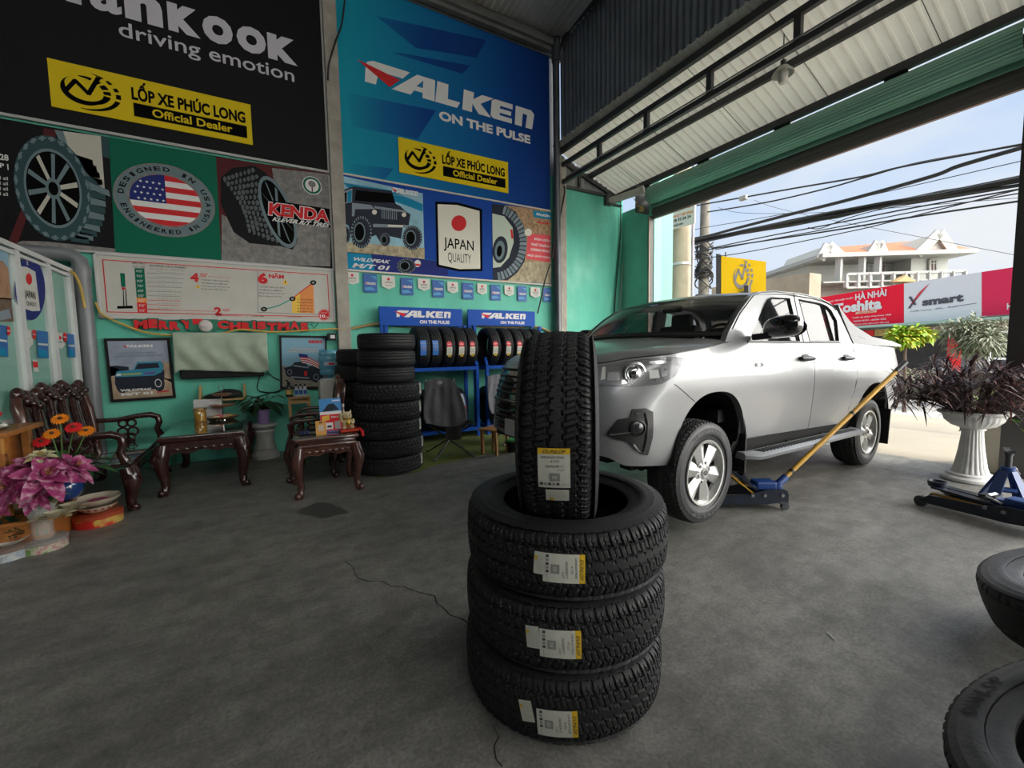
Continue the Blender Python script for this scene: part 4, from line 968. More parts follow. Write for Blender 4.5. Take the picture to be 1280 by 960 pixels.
M_REDL = mat('tail_red', (.55,.015,.02), .12, coat=1.0); M_INT = mat('cabin_dark', (.018,.018,.02), .7); M_SEAT = mat('cabin_grey', (.10,.10,.105), .8); M_COVER = mat('bed_cover_grey', (.15,.15,.155), .5, metal=.2)
R3 = Matrix((T_EX, T_EY, T_EZ)).transposed()
torg = Vector(T_B)-R3 @ Vector(T_O)
truck = thing('pickup_truck', 'silver double cab pickup truck with front end raised on a blue jack', 'pickup truck', torg, rot=R3.to_euler())
ZB = [(0,.58),(.60,.60),(.77,.567),(.88,.512),(1.3,.475)]
ZTS = [(0,1.165),(.40,1.172),(.66,1.186),(.98,1.222),(1.22,1.246)]
s30 = s_of_x(-.27)
def ztop(s):
    x = plan(s)[0]
    if s <= 1.22: return sinterp(s, ZTS)
    return sinterp(x, [(-.395,1.246),(-.27,1.263),(.08,1.306),(.30,1.338),(.42,1.342),(.56,1.340),(1.66,1.357),(2.35,1.372),(2.62,1.366),(3.2,1.352),(4.1,1.335),(4.26,1.33)])
def arch(x, c, hw, pk, b=.38, e=2.5):
    d = abs(x-c)/hw
    return b+(pk-b)*(1-d**e)**(1/e) if d < 1 else -1
AF = (.115, .455, .976); AR = (3.21, .49, .938)
def zbot(s):
    x = plan(s)[0]
    if x < -.31: b = interp(s, ZB)
    elif x < 2.7: b = interp(x, [(-.31,.475),(.54,.575),(2.6,.535)])
    else: b = .56
    if plan(s)[1] < .25: b = max(b, arch(x, *AF), arch(x, *AR))
    return b
def mir(p, side): return (p[0], p[1] if side > 0 else 1.86-p[1], p[2])
def panel(name, fs, nu, nv, sides=(1,), m=M_PAINT, us=None, flange=.02, parent=truck, sm=32, label=None):
    """fs(u, v) -> (s, z); us = list of u samples"""
    us = us or [i/nu for i in range(nu+1)]
    for sd_ in sides:
        g = MB(); vs = []; n = len(us)
        for u in us:
            for j in range(nv+1):
                s, z = fs(u, j/nv); vs.append(mir(skin(s, z), sd_))
        fsx = [(i*(nv+1)+j, (i+1)*(nv+1)+j, (i+1)*(nv+1)+j+1, i*(nv+1)+j+1) for i in range(n-1) for j in range(nv)]
        g.add(vs, fsx)
        if flange:                                   # folded edges give the sheet its thickness
            def fl(idx, inn):
                P = [Vector(vs[k]) for k in idx]; Q = [p+Vector(inn(p)) for p in P]; b = len(g.v)
                g.add(P+Q, [(i, i+1, i+1+len(P), i+len(P)) for i in range(len(P)-1)])
            iny = lambda p: (0, flange*(1 if sd_ > 0 else -1), 0)
            fl([i*(nv+1) for i in range(n)], iny); fl(list(range(nv+1)), iny); fl([(n-1)*(nv+1)+j for j in range(nv+1)], iny)
        g.build(name, m, parent, smooth=sm, label=label)
# front body: bumper, fenders, both sides in one sheet
SE = s_of_x(.545)
ss = list(np.linspace(0, s_of_x(-.36), 60))
ss += [s_of_x(AF[0]-AF[1]*math.cos(a)*1.0) for a in np.linspace(.02, PI-.02, 60)]+[SE]
ss = sorted(set(ss)); 
allS = [-s for s in reversed(ss)]+ss[1:]
g = MB(); NV = 30; vs = []
for s in allS:
    a = abs(s); z0, z1 = zbot(a), ztop(a)
    for j in range(NV+1): vs.append(mir(skin(a, lerp(z0, z1, j/NV)), 1 if s >= 0 else -1))
    p0 = Vector(vs[-NV-1]); x, y, nx, ny = plan(a); q = p0+Vector((nx, ny, 0))*.05
    vs.append(mir((skin(a,z0)[0]+nx*.05, skin(a,z0)[1]+ny*.05, z0-.004), 1 if s >= 0 else -1))
m_ = NV+2; fs_ = []
for i in range(len(allS)-1):
    for j in range(NV): fs_.append((i*m_+j, (i+1)*m_+j, (i+1)*m_+j+1, i*m_+j+1))
    fs_.append((i*m_+NV+1, (i+1)*m_+NV+1, (i+1)*m_, i*m_))
g.add(vs, fs_); g.build('front_body', M_PAINT, truck, smooth=35)
# bonnet
SH = s_of_x(.31); hs_ = [SH*i/70 for i in range(71)]; NT = 16
g = MB()
def hoodp(s, t, sd_):
    T = Vector(skin(s, ztop(s))); u = s/SH; u2 = u**1.25
    cx = lerp(-.915, .09, u2); zc = sinterp(cx, [(-.92,1.165),(-.86,1.20),(-.70,1.262),(-.4,1.325),(-.1,1.372),(.09,1.398)])
    c = Vector((cx, .93, zc)); k = math.sin(t*PI/2)**.72
    zz = T.z+(c.z-T.z)*k+.012*math.sin(min(1,t*3.2)*PI)*(u > .3)
    return mir((lerp(T.x,c.x,t), lerp(T.y,c.y,t), zz), sd_)
for sd_ in (1, -1): g.grid(lambda u, v: hoodp(SH*u, v**1.25, sd_), 70, NT)
g.build('bonnet', M_PAINT, truck, smooth=40)
g = MB()
for sd_ in (1, -1):
    g = MB(); g.tube([mir(Vector(skin(s, ztop(s), .001)), sd_) for s in np.linspace(.5, SH-.01, 50)], .0045, 6); g.build('bonnet_gap', M_TRIM, truck)
    g = MB(); g.tube([mir(skin(lerp(s_of_x(-.37), s_of_x(-.165), t), lerp(1.047, .918, t), .0005), sd_) for t in np.linspace(0,1,8)], .003, 6); g.build('bumper_gap', M_TRIM, truck)
# doors
xC = lambda z: interp(z, [(.53,2.38),(.6,2.45),(.7,2.53),(.9,2.61),(1.05,2.635),(1.2,2.635),(1.37,2.60)])
_sx = [(x, s_of_x(x)) for x in np.linspace(.4, 4.05, 400)]
sx = lambda x: interp(x, _sx)
def door(x0, x1):
    def f(u, v):
        zz = lerp(.575, 1.35, v); x = lerp(x0(zz), x1(zz), u); s = sx(x); return s, lerp(interp(x, [(.54,.575),(2.6,.535)]), ztop(s), v)
    return f
panel('front_door', door(lambda z: .553, lambda z: 1.655), 24, 22, (1,-1)); panel('rear_door', door(lambda z: 1.665, lambda z: xC(z)-.006), 24, 22, (1,-1))
# bed sides and tail
us = list(np.linspace(2.64, AR[0]-AR[1], 6))+[AR[0]-AR[1]*math.cos(a) for a in np.linspace(.02, PI-.02, 50)]+list(np.linspace(AR[0]+AR[1], 4.05, 8))
sl = [sx(x) for x in us]+list(np.linspace(s_of_x(4.06), S_END, 26))
sl = sorted(sl); s0 = sl[0]
def bedf(u, v):
    s = s0+(S_END-s0)*u; x = plan(s)[0]; z = lerp(zbot(s), ztop(s), v)
    if x < 3.0 and plan(s)[1] < .2: x2 = x+(xC(z)+.004-2.64)*max(0, 1-(x-2.64)/.30)**1.5; s = sx(x2)
    return s, z
panel('bed_side', bedf, 0, 26, (1,-1), us=[(s-s0)/(S_END-s0) for s in sl])
# dark structure behind the panel gaps
for sd_ in (1, -1):
    g = MB(); g.grid(lambda u, v: mir((lerp(.50,2.75,u), skin(sx(lerp(.5,2.75,u)), lerp(.56,1.33,v), -.022)[1], lerp(.56,1.33,v)), sd_), 20, 12)
    g.grid(lambda u, v: mir((lerp(.45,2.75,u), lerp(.075,.13,v), lerp(.56,.42,v)), sd_), 8, 2)
    g.build('inner_sill', M_UNDER, truck)
# cab sides, roof
yg = lambda z: .075+.23*(z-1.34)
OUT = [(.29,1.345),(.36,1.42),(.55,1.575),(.80,1.735),(.95,1.785),(1.2,1.815),(1.7,1.833),(2.12,1.82),(2.35,1.775),(2.44,1.72),(2.505,1.64),(2.665,1.362),(2.35,1.366),(1.66,1.351),(.62,1.338),(.45,1.342)]
FW = [(.635,1.352),(.99,1.687),(1.05,1.728),(1.12,1.748),(1.47,1.767),(1.495,1.367)]
RW = [(1.645,1.770),(2.08,1.762),(2.23,1.744),(2.32,1.70),(2.40,1.60),(2.375,1.50),(2.34,1.383),(1.69,1.372)]
for sd_ in (1, -1):
    P = lambda x, z, e=0: mir((x, yg(z)+e, z), sd_); ey_ = (0, .045*sd_, 0)
    g = MB(); g.prism([P(*p) for p in OUT], ey_, 0, [[P(*p) for p in FW], [P(*p) for p in RW]])
    g.tube([P(x, z, -.002) for x, z in ((.42,1.446),(.57,1.575),(.83,1.738),(.97,1.779),(1.2,1.806),(1.7,1.823),(2.1,1.811),(2.34,1.766),(2.43,1.712))], .005, 6, mi=1)
    g.tube([P(x, z, -.001) for x, z in ((1.565,1.36),(1.555,1.55),(1.565,1.82))], .004, 6, mi=1)
    g.build('cab_side', [M_PAINT, M_TRIM], truck)
    for nm, WN in (('side_window', FW), ('side_window', RW)):
        g = MB(); g.poly([P(x, z, .014) for x, z in WN], 0); o = g.build(nm, M_GLASSD, truck)
        g = MB(); g.tube([P(x, z, .004) for x, z in WN], .008, 6, closed=True); 
        if WN is RW: g.beam(P(2.165,1.75,.008), P(2.22,1.385,.008), .022, .02)
        g.build('window_seal', M_TRIM, o)
    g = MB(); g.beam(P(.60,1.350,-.004), P(2.36,1.374,-.004), .012, .014); g.build('belt_moulding', M_CHROME if False else M_TRIM, truck)
yR = lambda x: .19
def roofz(x): return sinterp(x, [(.74,1.735),(.85,1.775),(1.1,1.808),(1.5,1.832),(1.9,1.832),(2.2,1.812),(2.38,1.765),(2.47,1.70)])
def roofp(u, v):
    y = lerp(.165, 1.695, v); q = (y-.93)/.765; x0 = .70+.16*q*q+.02*q**8; x = lerp(x0, 2.47, u); e = 1-abs(q)**6
    return (x, y, roofz(x)-.012+.042*(1-q*q)*e-.02*(abs(q)**10))
g = MB(); g.grid(roofp, 30, 24); g.build('roof', M_PAINT, truck, smooth=40)
def wsp(u, v):                                        # windscreen: u across, v up
    q = 2*u-1; yb, yt = .93+.79*q, .93+.735*q
    b = Vector((.05+.30*q*q, yb, 1.400-.006*q*q)); t = Vector((.70+.16*q*q, yt, 1.745+.035*(1-q*q)))
    p = b.lerp(t, v); p.z += .035*math.sin(PI*v); p.x -= .02*math.sin(PI*v); return p
g = MB(); g.grid(wsp, 24, 12); o = g.build('windscreen', M_GLASSW, truck, smooth=60)
g = MB(); g.tube([wsp(u,0)+Vector((-.01,0,.004)) for u in np.linspace(0,1,20)], .014, 6); g.grid(lambda u, v: wsp(lerp(.0,1,u), lerp(.0,.07,v))+Vector((-.003,0,.003)), 20, 2)
g.tube([wsp(0,v)+Vector((0,-.0,.002)) for v in np.linspace(0,1,10)], .008, 6); g.tube([wsp(1,v)+Vector((0,0,.002)) for v in np.linspace(0,1,10)], .008, 6)
g.build('windscreen_seal', M_TRIM, o)
g = MB(); g.tube([(.06+.3*((y-.93)/.79)**2+(.0), y, 1.408) for y in np.linspace(.3,1.0,8)], .008, 5); g.tube([(.07+.3*((y-.93)/.79)**2, y, 1.412) for y in np.linspace(.95,1.55,8)], .008, 5); g.build('wiper', M_TRIM, truck)
g = MB(); g.grid(lambda u, v: (lerp(2.50,2.64,1-v), lerp(.22,1.64,u), lerp(1.36,1.70,v)), 6, 4); g.build('rear_window', M_GLASSD, truck)
g = MB(); g.cyl((1.17,.93,1.845), (1.36,.93,1.975), .004, 6); g.cyl((1.15,.93,1.83), (1.19,.93,1.86), .014, 8); g.build('antenna', M_TRIM, truck)
# cabin interior
g = MB(); g.box((.62,.93,1.24), (.55,1.50,.26), bevel=.05); g.box((1.3,.93,.75), (1.8,1.5,.1)); g.build('dashboard', M_INT, truck, smooth=40)
for y in (.52, 1.34):
    g = MB(); g.box((1.15,y,1.02), (.50,.50,.16), bevel=.05); g.box((1.45,y,1.30), (.16,.50,.56), Matrix.Rotation(.2,3,'Y'), bevel=.05); g.box((1.53,y,1.63), (.10,.26,.17), bevel=.04); g.build('seat', M_SEAT, truck, smooth=40)
g = MB(); g.box((2.1,.93,1.05), (.5,1.3,.18), bevel=.05); g.box((2.38,.93,1.32), (.16,1.3,.55), bevel=.05); g.build('rear_bench', M_SEAT, truck, smooth=40)
g = MB(); Rw = Matrix.Rotation(-1.15, 3, 'Y'); c_ = Vector((.90,.52,1.36)); g.tube([c_+Rw@Vector((.185*math.cos(a),.185*math.sin(a),0)) for a in np.linspace(0,2*PI,29)[:-1]], .014, 8, closed=True); g.beam(c_+Rw@Vector((0,-.18,0)), c_+Rw@Vector((0,.18,0)), .03, .04); g.beam(c_, c_+Vector((-.25,0,-.12)), .05, .05); g.build('steering_wheel', M_TRIM, truck, smooth=40)
g = MB(); g.box((.80,.93,1.69),(.03,.22,.06), bevel=.012); g.build('rear_view_mirror', M_TRIM, truck)
g = MB(); g.box((.42,1.35,1.43),(.06,.10,.07), bevel=.015); g.build('dash_ornament', mat('mint_pack', (.25,.55,.60), .5), truck)
# headlights, fog lamps, grille
HT = [(.62,1.160),(.98,1.206),(1.22,1.230),(1.345,1.226)]; HB = [(.62,1.046),(.70,1.040),(1.0,1.036),(1.15,1.050),(1.26,1.108),(1.345,1.224)]
def ppatch(poly, fn, cuts=3):
    bm = bmesh.new(); bm.faces.new([bm.verts.new((s, z, 0)) for s, z in poly]); bmesh.ops.triangulate(bm, faces=bm.faces[:])
    for _ in range(cuts): bmesh.ops.subdivide_edges(bm, edges=[e for e in bm.edges if e.calc_length() > .03], cuts=1); bmesh.ops.triangulate(bm, faces=bm.faces[:])
    bm.verts.index_update(); vs = [fn(v.co.x, v.co.y) for v in bm.verts]; fs = [tuple(v.index for v in f.verts) for f in bm.faces]; bm.free(); return vs, fs
def patch(name, sd_, s0, s1, zb_, zt_, off, m, parent, nu=24, nv=8, thick=.0, sm=40):
    g = MB(); f = lambda u, v, o=off: mir(skin(lerp(s0,s1,u), lerp(zb_(lerp(s0,s1,u)), zt_(lerp(s0,s1,u)), v), o), sd_)
    g.grid(f, nu, nv)
    rim_ = [f(i/nu,0) for i in range(nu+1)]+[f(1,j/nv) for j in range(1,nv+1)]+[f(1-i/nu,1) for i in range(1,nu+1)]+[f(0,1-j/nv) for j in range(1,nv)]
    rin = [f(i/nu,0,-.006) for i in range(nu+1)]+[f(1,j/nv,-.006) for j in range(1,nv+1)]+[f(1-i/nu,1,-.006) for i in range(1,nu+1)]+[f(0,1-j/nv,-.006) for j in range(1,nv)]
    n = len(rim_); g.add(rim_+rin, [(i,(i+1)%n,(i+1)%n+n,i+n) for i in range(n)])
    return g.build(name, m, parent, smooth=sm)
for sd_ in (1, -1):
    hl = patch('headlight', sd_, .625, 1.342, lambda s: interp(s,HB), lambda s: interp(s,HT), .004, M_LAMPD, truck, 30, 8)
    g = MB()
    def LP(s, z, o): return Vector(mir(skin(s, z, o), sd_))
    x_, y_, nx_, ny_ = plan(.965); nrm = Vector((-nx_, -ny_*sd_, 0)); Rl = nrm.to_track_quat('Z','Y').to_matrix()
    c_ = LP(.965, 1.118, .006); g.lathe([(.078,-.02),(.080,.008),(.070,.010),(.066,.0),(.050,-.004)], 28, c_, Rl, 0); g.lathe([(.052,0),(.046,.012),(.03,.021),(.001,.026)], 24, c_, Rl, 1)
    for (s0, s1, z0, z1, mi) in ((.70,.735,1.075,1.165,2),(.75,.85,1.07,1.13,0),(1.065,1.135,1.085,1.145,2),(1.15,1.21,1.10,1.19,0),(.86,.90,1.05,1.08,0),(1.08,1.20,1.18,1.205,0),(.64,.68,1.06,1.09,3)):
        q = [LP(a, b, .0075) for a, b in ((s0,z0),(s1,z0+.006),(s1-.004,z1),(s0+.004,z1-.004))]; g.poly(q, mi)
    g.build('lamp_optics', [M_LAMPC, M_CHROME, mat('lamp_white', (.75,.76,.72), .25), mat('lamp_amber', (.55,.10,.03), .3)], hl, smooth=40)
    patch('lamp_cover', sd_, .628, 1.338, lambda s: interp(s,HB)+.002, lambda s: interp(s,HT)-.002, .016, M_CLEAR, hl, 30, 8)
    # fog lamp bezel
    FB = [(.755,.722),(.765,.745),(.825,.822),(.905,.835),(.925,.888),(1.02,.893),(1.072,.868),(1.072,.70),(1.04,.580),(.985,.592),(.895,.675),(.80,.700)]
    FI = [(.93,.86),(1.005,.868),(1.005,.66),(.985,.625),(.945,.648),(.93,.71)]
    fg = MB(); 
    fg.add(*ppatch(FB, lambda s, z: LP(s, z, .010)), 0); n = len(FB); A_ = [LP(s,z,.010) for s,z in FB]; B_ = [LP(s,z,-.01) for s,z in FB]; fg.add(A_+B_, [(i,(i+1)%n,(i+1)%n+n,i+n) for i in range(n)], 0)
    fo = fg.build('fog_lamp_bezel', M_TRIM, truck)
    g = MB(); g.tube([LP(s,z,.014) for s,z in ((.945,.862),(1.01,.862),(1.022,.80),(1.018,.70),(1.0,.60),(.96,.615),(.925,.66))], .007, 6); g.tube([LP(s,z,.013) for s,z in ((.775,.722),(.86,.735),(.935,.745))], .006, 6); g.build('bezel_trim', M_CHROME, fo, smooth=40)
    x_, y_, nx_, ny_ = plan(.955); nrm = Vector((-nx_, -ny_*sd_, 0)); Rl = nrm.to_track_quat('Z','Y').to_matrix(); c_ = LP(.955,.768,.012)
    g = MB(); g.lathe([(.052,-.01),(.054,.010),(.046,.012),(.044,.0)], 24, c_, Rl, 0); g.lathe([(.044,.002),(.03,.010),(.001,.013)], 24, c_, Rl, 1); g.build('fog_lamp', [M_TRIM, M_LAMPD], fo, smooth=40)
gp = MB()
GW = [(.62,.50),(.86,.50),(.90,.56),(1.06,.60),(1.125,.56)]
def grl(u, v, o): z = lerp(.63,1.125,v); s = (2*u-1)*interp(z, GW); return mir(skin(abs(s), z, o), 1 if s >= 0 else -1)
gp.grid(lambda u, v: grl(u, v, .004), 30, 14, 0); gr = gp.build('grille', M_PIANO, truck, smooth=50)
g = MB()
for z in (.93, .975, 1.02, 1.065): g.tube([mir(skin(abs(s), z, .012), 1 if s >= 0 else -1) for s in np.linspace(-.55,.55,25)], .010, 6)
for z in (.66,.70,.74,.78): g.tube([mir(skin(abs(s), z, .010), 1 if s >= 0 else -1) for s in np.linspace(-.46,.46,25)], .008, 6)
g.build('grille_bars', M_TRIM, gr, smooth=40)
g = MB()
for z, h_ in ((.868,.47+.06), (1.13,.57)): g.tube([mir(skin(abs(s), z, .014), 1 if s >= 0 else -1) for s in np.linspace(-h_,h_,29)], .016, 8)
g.build('grille_chrome', mat('satin_chrome', (.22,.225,.23), .25, metal=.9), gr, smooth=40)
g = MB(); g.box((-1.0,.93,.66), (.012,.47,.13), bevel=.004); g.build('number_plate', mat('plate_grey', (.50,.51,.50), .4), truck)
# mirrors, handles, lettering
for sd_ in (1, -1):
    c_ = Vector(mir((.70,-.135,1.452), sd_)); Rm = Matrix.Rotation(-.30*sd_, 3, 'Z')
    g = MB()
    def mshape(u, v):
        a = 2*PI*u; b = PI*(v-.5); e = lambda t, k: math.copysign(abs(t)**k, t)
        return c_+Rm@Vector((.085*e(math.cos(b),.7)*e(math.cos(a),.8), .150*e(math.cos(b),.6)*e(math.sin(a),.75), (.092 if b > 0 else .075)*e(math.sin(b),.8)+.012*e(math.cos(b),.6)*math.sin(a)*-sd_))
    g.grid(mshape, 32, 16); mo = g.build('side_mirror', M_PIANO, truck, smooth=60)
    g = MB(); g.beam(Vector(mir((.66,.07,1.385),sd_)), c_+Vector((-.0,.07*sd_,-.055)), .07, .05, bevel=.012); g.build('mirror_arm', M_TRIM, mo)
    g = MB(); g.poly([c_+Rm@Vector((.088,.13*math.cos(a),.07*math.sin(a))) for a in np.linspace(0,2*PI,25)[:-1]]); g.build('mirror_glass', M_CHROME, mo)
    for xh in (1.50, 2.40):
        s = sx(xh); z = 1.214
        g = MB()
        g.grid(lambda u, v: mir(Vector(skin(sx(xh+.118*(2*u-1)), z+.024*math.sin(2*PI*v)*(1-.35*(2*u-1)**2)+.012*math.sin(PI*u)*0, .020+.020*math.cos(2*PI*v))), sd_), 16, 10)
        dh = g.build('door_handle', M_TRIM, truck, smooth=50)
        g = MB(); g.lathe([(.060,0),(.05,.003),(.001,.004)], 24, mir(skin(s,z,.001),sd_), Vector((0,-sd_,0)).to_track_quat('Z','Y').to_matrix()@Matrix.Diagonal((1.2,.75,1))); g.build('handle_recess', M_TRIM, dh)
    # running board
    g = MB()
    Pf = [(.02,.485),(-.075,.482),(-.105,.462),(-.10,.437),(-.06,.425),(.05,.435)]
    def rb(x, y, z): return mir((x, y, z), sd_)
    for (x0, x1, y0) in ((.545,2.50,0),):
        n = len(Pf); A_ = [rb(x0, y, z) for y, z in Pf]; B_ = [rb(x1, y, z+.004) for y, z in Pf]; E_ = [rb(x1+.10, y*.55+.03, z*.98+.012) for y, z in Pf]; F_ = [rb(x0-.10, y*.55+.03, z*.98+.012) for y, z in Pf]
        g.add(F_+A_+B_+E_, [(k*n+i, k*n+(i+1)%n, (k+1)*n+(i+1)%n, (k+1)*n+i) for k in range(3) for i in range(n)]+[tuple(range(n)), tuple(reversed(range(3*n,4*n)))], 0)
    ro = g.build('running_board', M_STEP, truck, smooth=40)
    g = MB()
    for k in range(34): x = .62+k*.055; g.beam(rb(x,.0,.487), rb(x+.022,-.072,.486), .018, .008)
    g.build('step_ribs', M_STEPT, ro)
    for x in (.7,1.4,2.1): g = MB(); g.beam(rb(x,.06,.44), rb(x,.30,.50), .05, .03); g.build('step_bracket', M_UNDER, ro)
    # wheel arch liners and mud flaps
    for (c, hw, pk) in (AF, AR):
        g = MB()
        g.grid(lambda u, v: mir((c-(hw+.004)*math.cos(lerp(.0,PI,u)), lerp(.035,.55,v), max(.40, arch(c-hw*.9999*math.cos(lerp(0,PI,u)), c, hw, pk)+.006)), sd_), 36, 3)
        g.poly([mir((c-hw*math.cos(a), .55, max(.40, arch(c-hw*.9999*math.cos(a), c, hw, pk))), sd_) for a in np.linspace(0,PI,30)])
        g.build('arch_liner', M_UNDER, truck, smooth=40)
    g = MB(); g.box(mir((3.66,.15,.40),sd_), (.02,.28,.42), Matrix.Rotation(.10,3,'Y'), bevel=.006); g.build('mud_flap', M_TRIM, truck)
    g = MB(); g.box(mir((.545,.16,.46),sd_), (.022,.27,.32), Matrix.Rotation(-.0,3,'Y'), bevel=.006); g.build('mud_flap', M_TRIM, truck)
    # tail lamps
    g = MB(); g.grid(lambda u, v: mir(skin(lerp(s_of_x(4.08), s_of_x(4.08)+.30, u), lerp(.88,1.27,v), .008), sd_), 12, 6); g.build('tail_light', M_REDL, truck, smooth=50)
    # sports bar fin
    FN = [(2.50,1.775),(2.60,1.70),(2.72,1.615),(2.86,1.555),(3.03,1.515),(3.26,1.455),(3.5,1.44),(3.9,1.415),(4.18,1.375),(4.16,1.352),(2.72,1.362),(2.545,1.66)]
    g = MB(); g.prism([mir((x, .085+.20*(z-1.36), z), sd_) for x, z in FN], (0,.10*sd_,0)); so = g.build('sports_bar', M_COVER, truck)
    g = MB()
    for k in range(3): g.beam(mir((2.92-.02*k,.105+.015*(2-k)*.5,1.50-.028*k),sd_), mir((3.06-.0*k,.10+.015*(2-k)*.5,1.478-.028*k),sd_), .006, .016)
    g.build('bar_vents', M_TRIM, so)
for sd_ in (1,):
    s = sx(.69); g = MB(); g.text('HILUX', (0,0,0),(1,0,0),(0,1,0),0,.03,warp=lambda x,y: skin(sx(.60+.165*x), 1.148+.033*y, .004)); g.build('door_lettering', mat('badge_dark', (.06,.06,.065), .4), truck)
g = MB(); g.grid(lambda u, v: (lerp(2.70,4.20,u), lerp(.13,1.73,v), sinterp(lerp(2.7,4.2,u), [(2.7,1.44),(3.2,1.435),(3.9,1.405),(4.2,1.35)])-.03*(2*v-1)**6), 12, 12)
g.build('bed_cover', M_COVER, truck, smooth=50)
g = MB(); g.box((2.62,.93,1.73), (.16,1.45,.06), bevel=.025); g.build('sports_bar_cross', M_COVER, truck, smooth=40)
g = MB(); g.box((4.30,.93,.66), (.16,1.62,.10), bevel=.03); g.tube([(4.12,.10,.60),(4.24,.14,.64),(4.30,.22,.68)], .03, 8); g.build('rear_bumper', mat('bumper_grey', (.10,.10,.105), .4), truck, smooth=40)
g = MB(); g.box((1.7,.93,.50), (4.3,.80,.16)); g.box((-.55,.93,.58), (.6,1.25,.10)); g.box((.0,.93,.60), (1.0,.85,.35)); g.cyl((0,.22,.38),(0,1.64,.38),.05,10); g.cyl((3.085,.22,.385),(3.085,1.64,.385),.055,10); g.box((-.30,.35,.44),(.35,.10,.06)); g.cyl((-.36,.30,.42),(-.16,.5,.40),.03,8)
g.build('chassis', M_UNDER, truck, smooth=40)
# wheels
WR, WB_, WW = .383, .232, .262
ME_TR = tyre_mesh('truck_tyre', WR, WB_, WW, 420, 'at', 60, m=M_RUB2, ms=mat('truck_sidewall', (.026,.027,.030), .5, var=.2, scale=10))
def rim_mesh():
    g = MB(); h = WW/2
    g.lathe([(.236,.112),(.244,.118),(.240,.124),(.226,.122),(.216,.10),(.208,.06)], 48, mi=0)
    g.lathe([(.208,.06),(.205,.02),(.205,-.10),(.23,-.11)], 48, mi=1)
    g.lathe([(.205,.015),(.001,.010)], 40, mi=1)
    for k in range(6):
        a = PI/2+k*PI/3+.26
        for sgn in (-1, 1):
            d0, d1 = .30, .23
            p = [(.060,a),(.222,a),(.226,a+sgn*.335),(.082,a+sgn*.50)]
            zt_ = [.108,.104,.082,.085]; T_ = [Vector((r*math.cos(q), r*math.sin(q), z)) for (r,q), z in zip(p, zt_)]
            B_ = [t-Vector((0,0,.05)) for t in T_]; g.add(T_+B_, [(0,1,2,3),(4,7,6,5),(0,4,5,1),(1,5,6,2),(2,6,7,3),(3,7,4,0)], 0)
    g.lathe([(.001,.112),(.040,.112),(.046,.106),(.085,.100),(.092,.07),(.092,.02)], 32, mi=0)
    for k in range(6):
        a = PI/2+(k+.5)*PI/3+.26; g.cyl((.068*math.cos(a),.068*math.sin(a),.09),(.068*math.cos(a),.068*math.sin(a),.1035),.013,10,mi=1); g.cyl((.068*math.cos(a),.068*math.sin(a),.095),(.068*math.cos(a),.068*math.sin(a),.108),.009,6,mi=2)
    g.lathe([(.150,.012),(.150,.02),(.08,.02)], 32, mi=2)
    o = g.build('rim', [M_RIM, M_RIMD, M_CHROME], smooth=30); me = o.data; bpy.data.objects.remove(o); return me
ME_RIM = rim_mesh()
g = MB()
g.lathe([(.034,.1125),(.034,.116),(.001,.117)], 24); 
for rx_, ry_ in ((.024,.017),(.010,.017)): g.tube([(rx_*math.cos(a), ry_*math.sin(a), .1175) for a in np.linspace(0,2*PI,21)[:-1]], .0022, 5, closed=True, mi=1)
o = g.build('centre_cap', [M_RIM, M_RIMD], smooth=30); ME_CAP = o.data; bpy.data.objects.remove(o)
g = MB()
for body, a0, a1 in (('GRANDTREK', 2.2, .95), ('DUNLOP', -.95+2*PI*0, -2.2)):
    n = len(body)
    for k, ch in enumerate(body):
        a = lerp(a0, a1, (k+.5)/n); wd = abs(a1-a0)/n*.72
        def wp(x, y, a=a, wd=wd): t_ = a-(x-.5)*wd; r = .300+.030*y; return (r*math.cos(t_), r*math.sin(t_), .1325)
        g.text(ch, (0,0,0),(1,0,0),(0,1,0),0,.03,warp=wp)
o = g.build('sidewall_lettering', mat('raised_rubber', (.075,.075,.078), .5)); ME_SW = o.data; bpy.data.objects.remove(o)
for (x, y, z, st, rx) in ((.02,.150,.382,math.radians(2),PI/2),(.02,1.71,.382,math.radians(2),-PI/2),(3.085,.150,.385,0,PI/2),(3.085,1.71,.385,0,-PI/2)):
    wo = bpy.data.objects.new('wheel', ME_TR); COL.objects.link(wo); wo.parent = truck; wo.location = (x, y, z); wo.rotation_euler = (rx, 0, st)
    for nm, me in (('rim', ME_RIM), ('centre_cap', ME_CAP), ('sidewall_lettering', ME_SW)):
        c_ = bpy.data.objects.new(nm, me); COL.objects.link(c_); c_.parent = wo
# ================================================================ reception corner at the left
M_ROSE = mat('dark_rosewood', (.035,.012,.010), .22, var=.4, scale=7, coat=.6)
M_ROSE2 = mat('brown_rosewood', (.075,.026,.018), .25, var=.4, scale=9, coat=.6)
M_TOPG = mat('table_glass', (.03,.05,.045), .04, spec=.9, coat=1.0)
M_ORW = mat('orange_wood', (.36,.135,.03), .4, var=.3, scale=8, coat=.3); M_PINE = mat('pale_wood', (.50,.30,.12), .5, var=.2, scale=10)
def plate_c(g, c, r, h, mi=0): g.lathe([(.001,0),(r*.7,0),(r,h),(r*.97,h),(r*.66,.004),(.001,.004)], 28, c, mi=mi)
def leaf(g, p, d, up, l, w_, droop=.3, mi=0, n=5):
    p = Vector(p); d = Vector(d).normalized(); up = Vector(up); s = d.cross(up).normalized(); vs = []
    for i in range(n+1):
        t = i/n; c = p+d*l*t-Vector((0,0,1))*droop*l*t*t; k = w_*math.sin(PI*min(1,t*.93+.05))**.8
        vs += [c-s*k+up*k*.25, c-up*0.0, c+s*k+up*k*.25]
    g.add(vs, [(3*i+j, 3*i+j+1, 3*i+j+4, 3*i+j+3) for i in range(n) for j in (0,1)], mi)
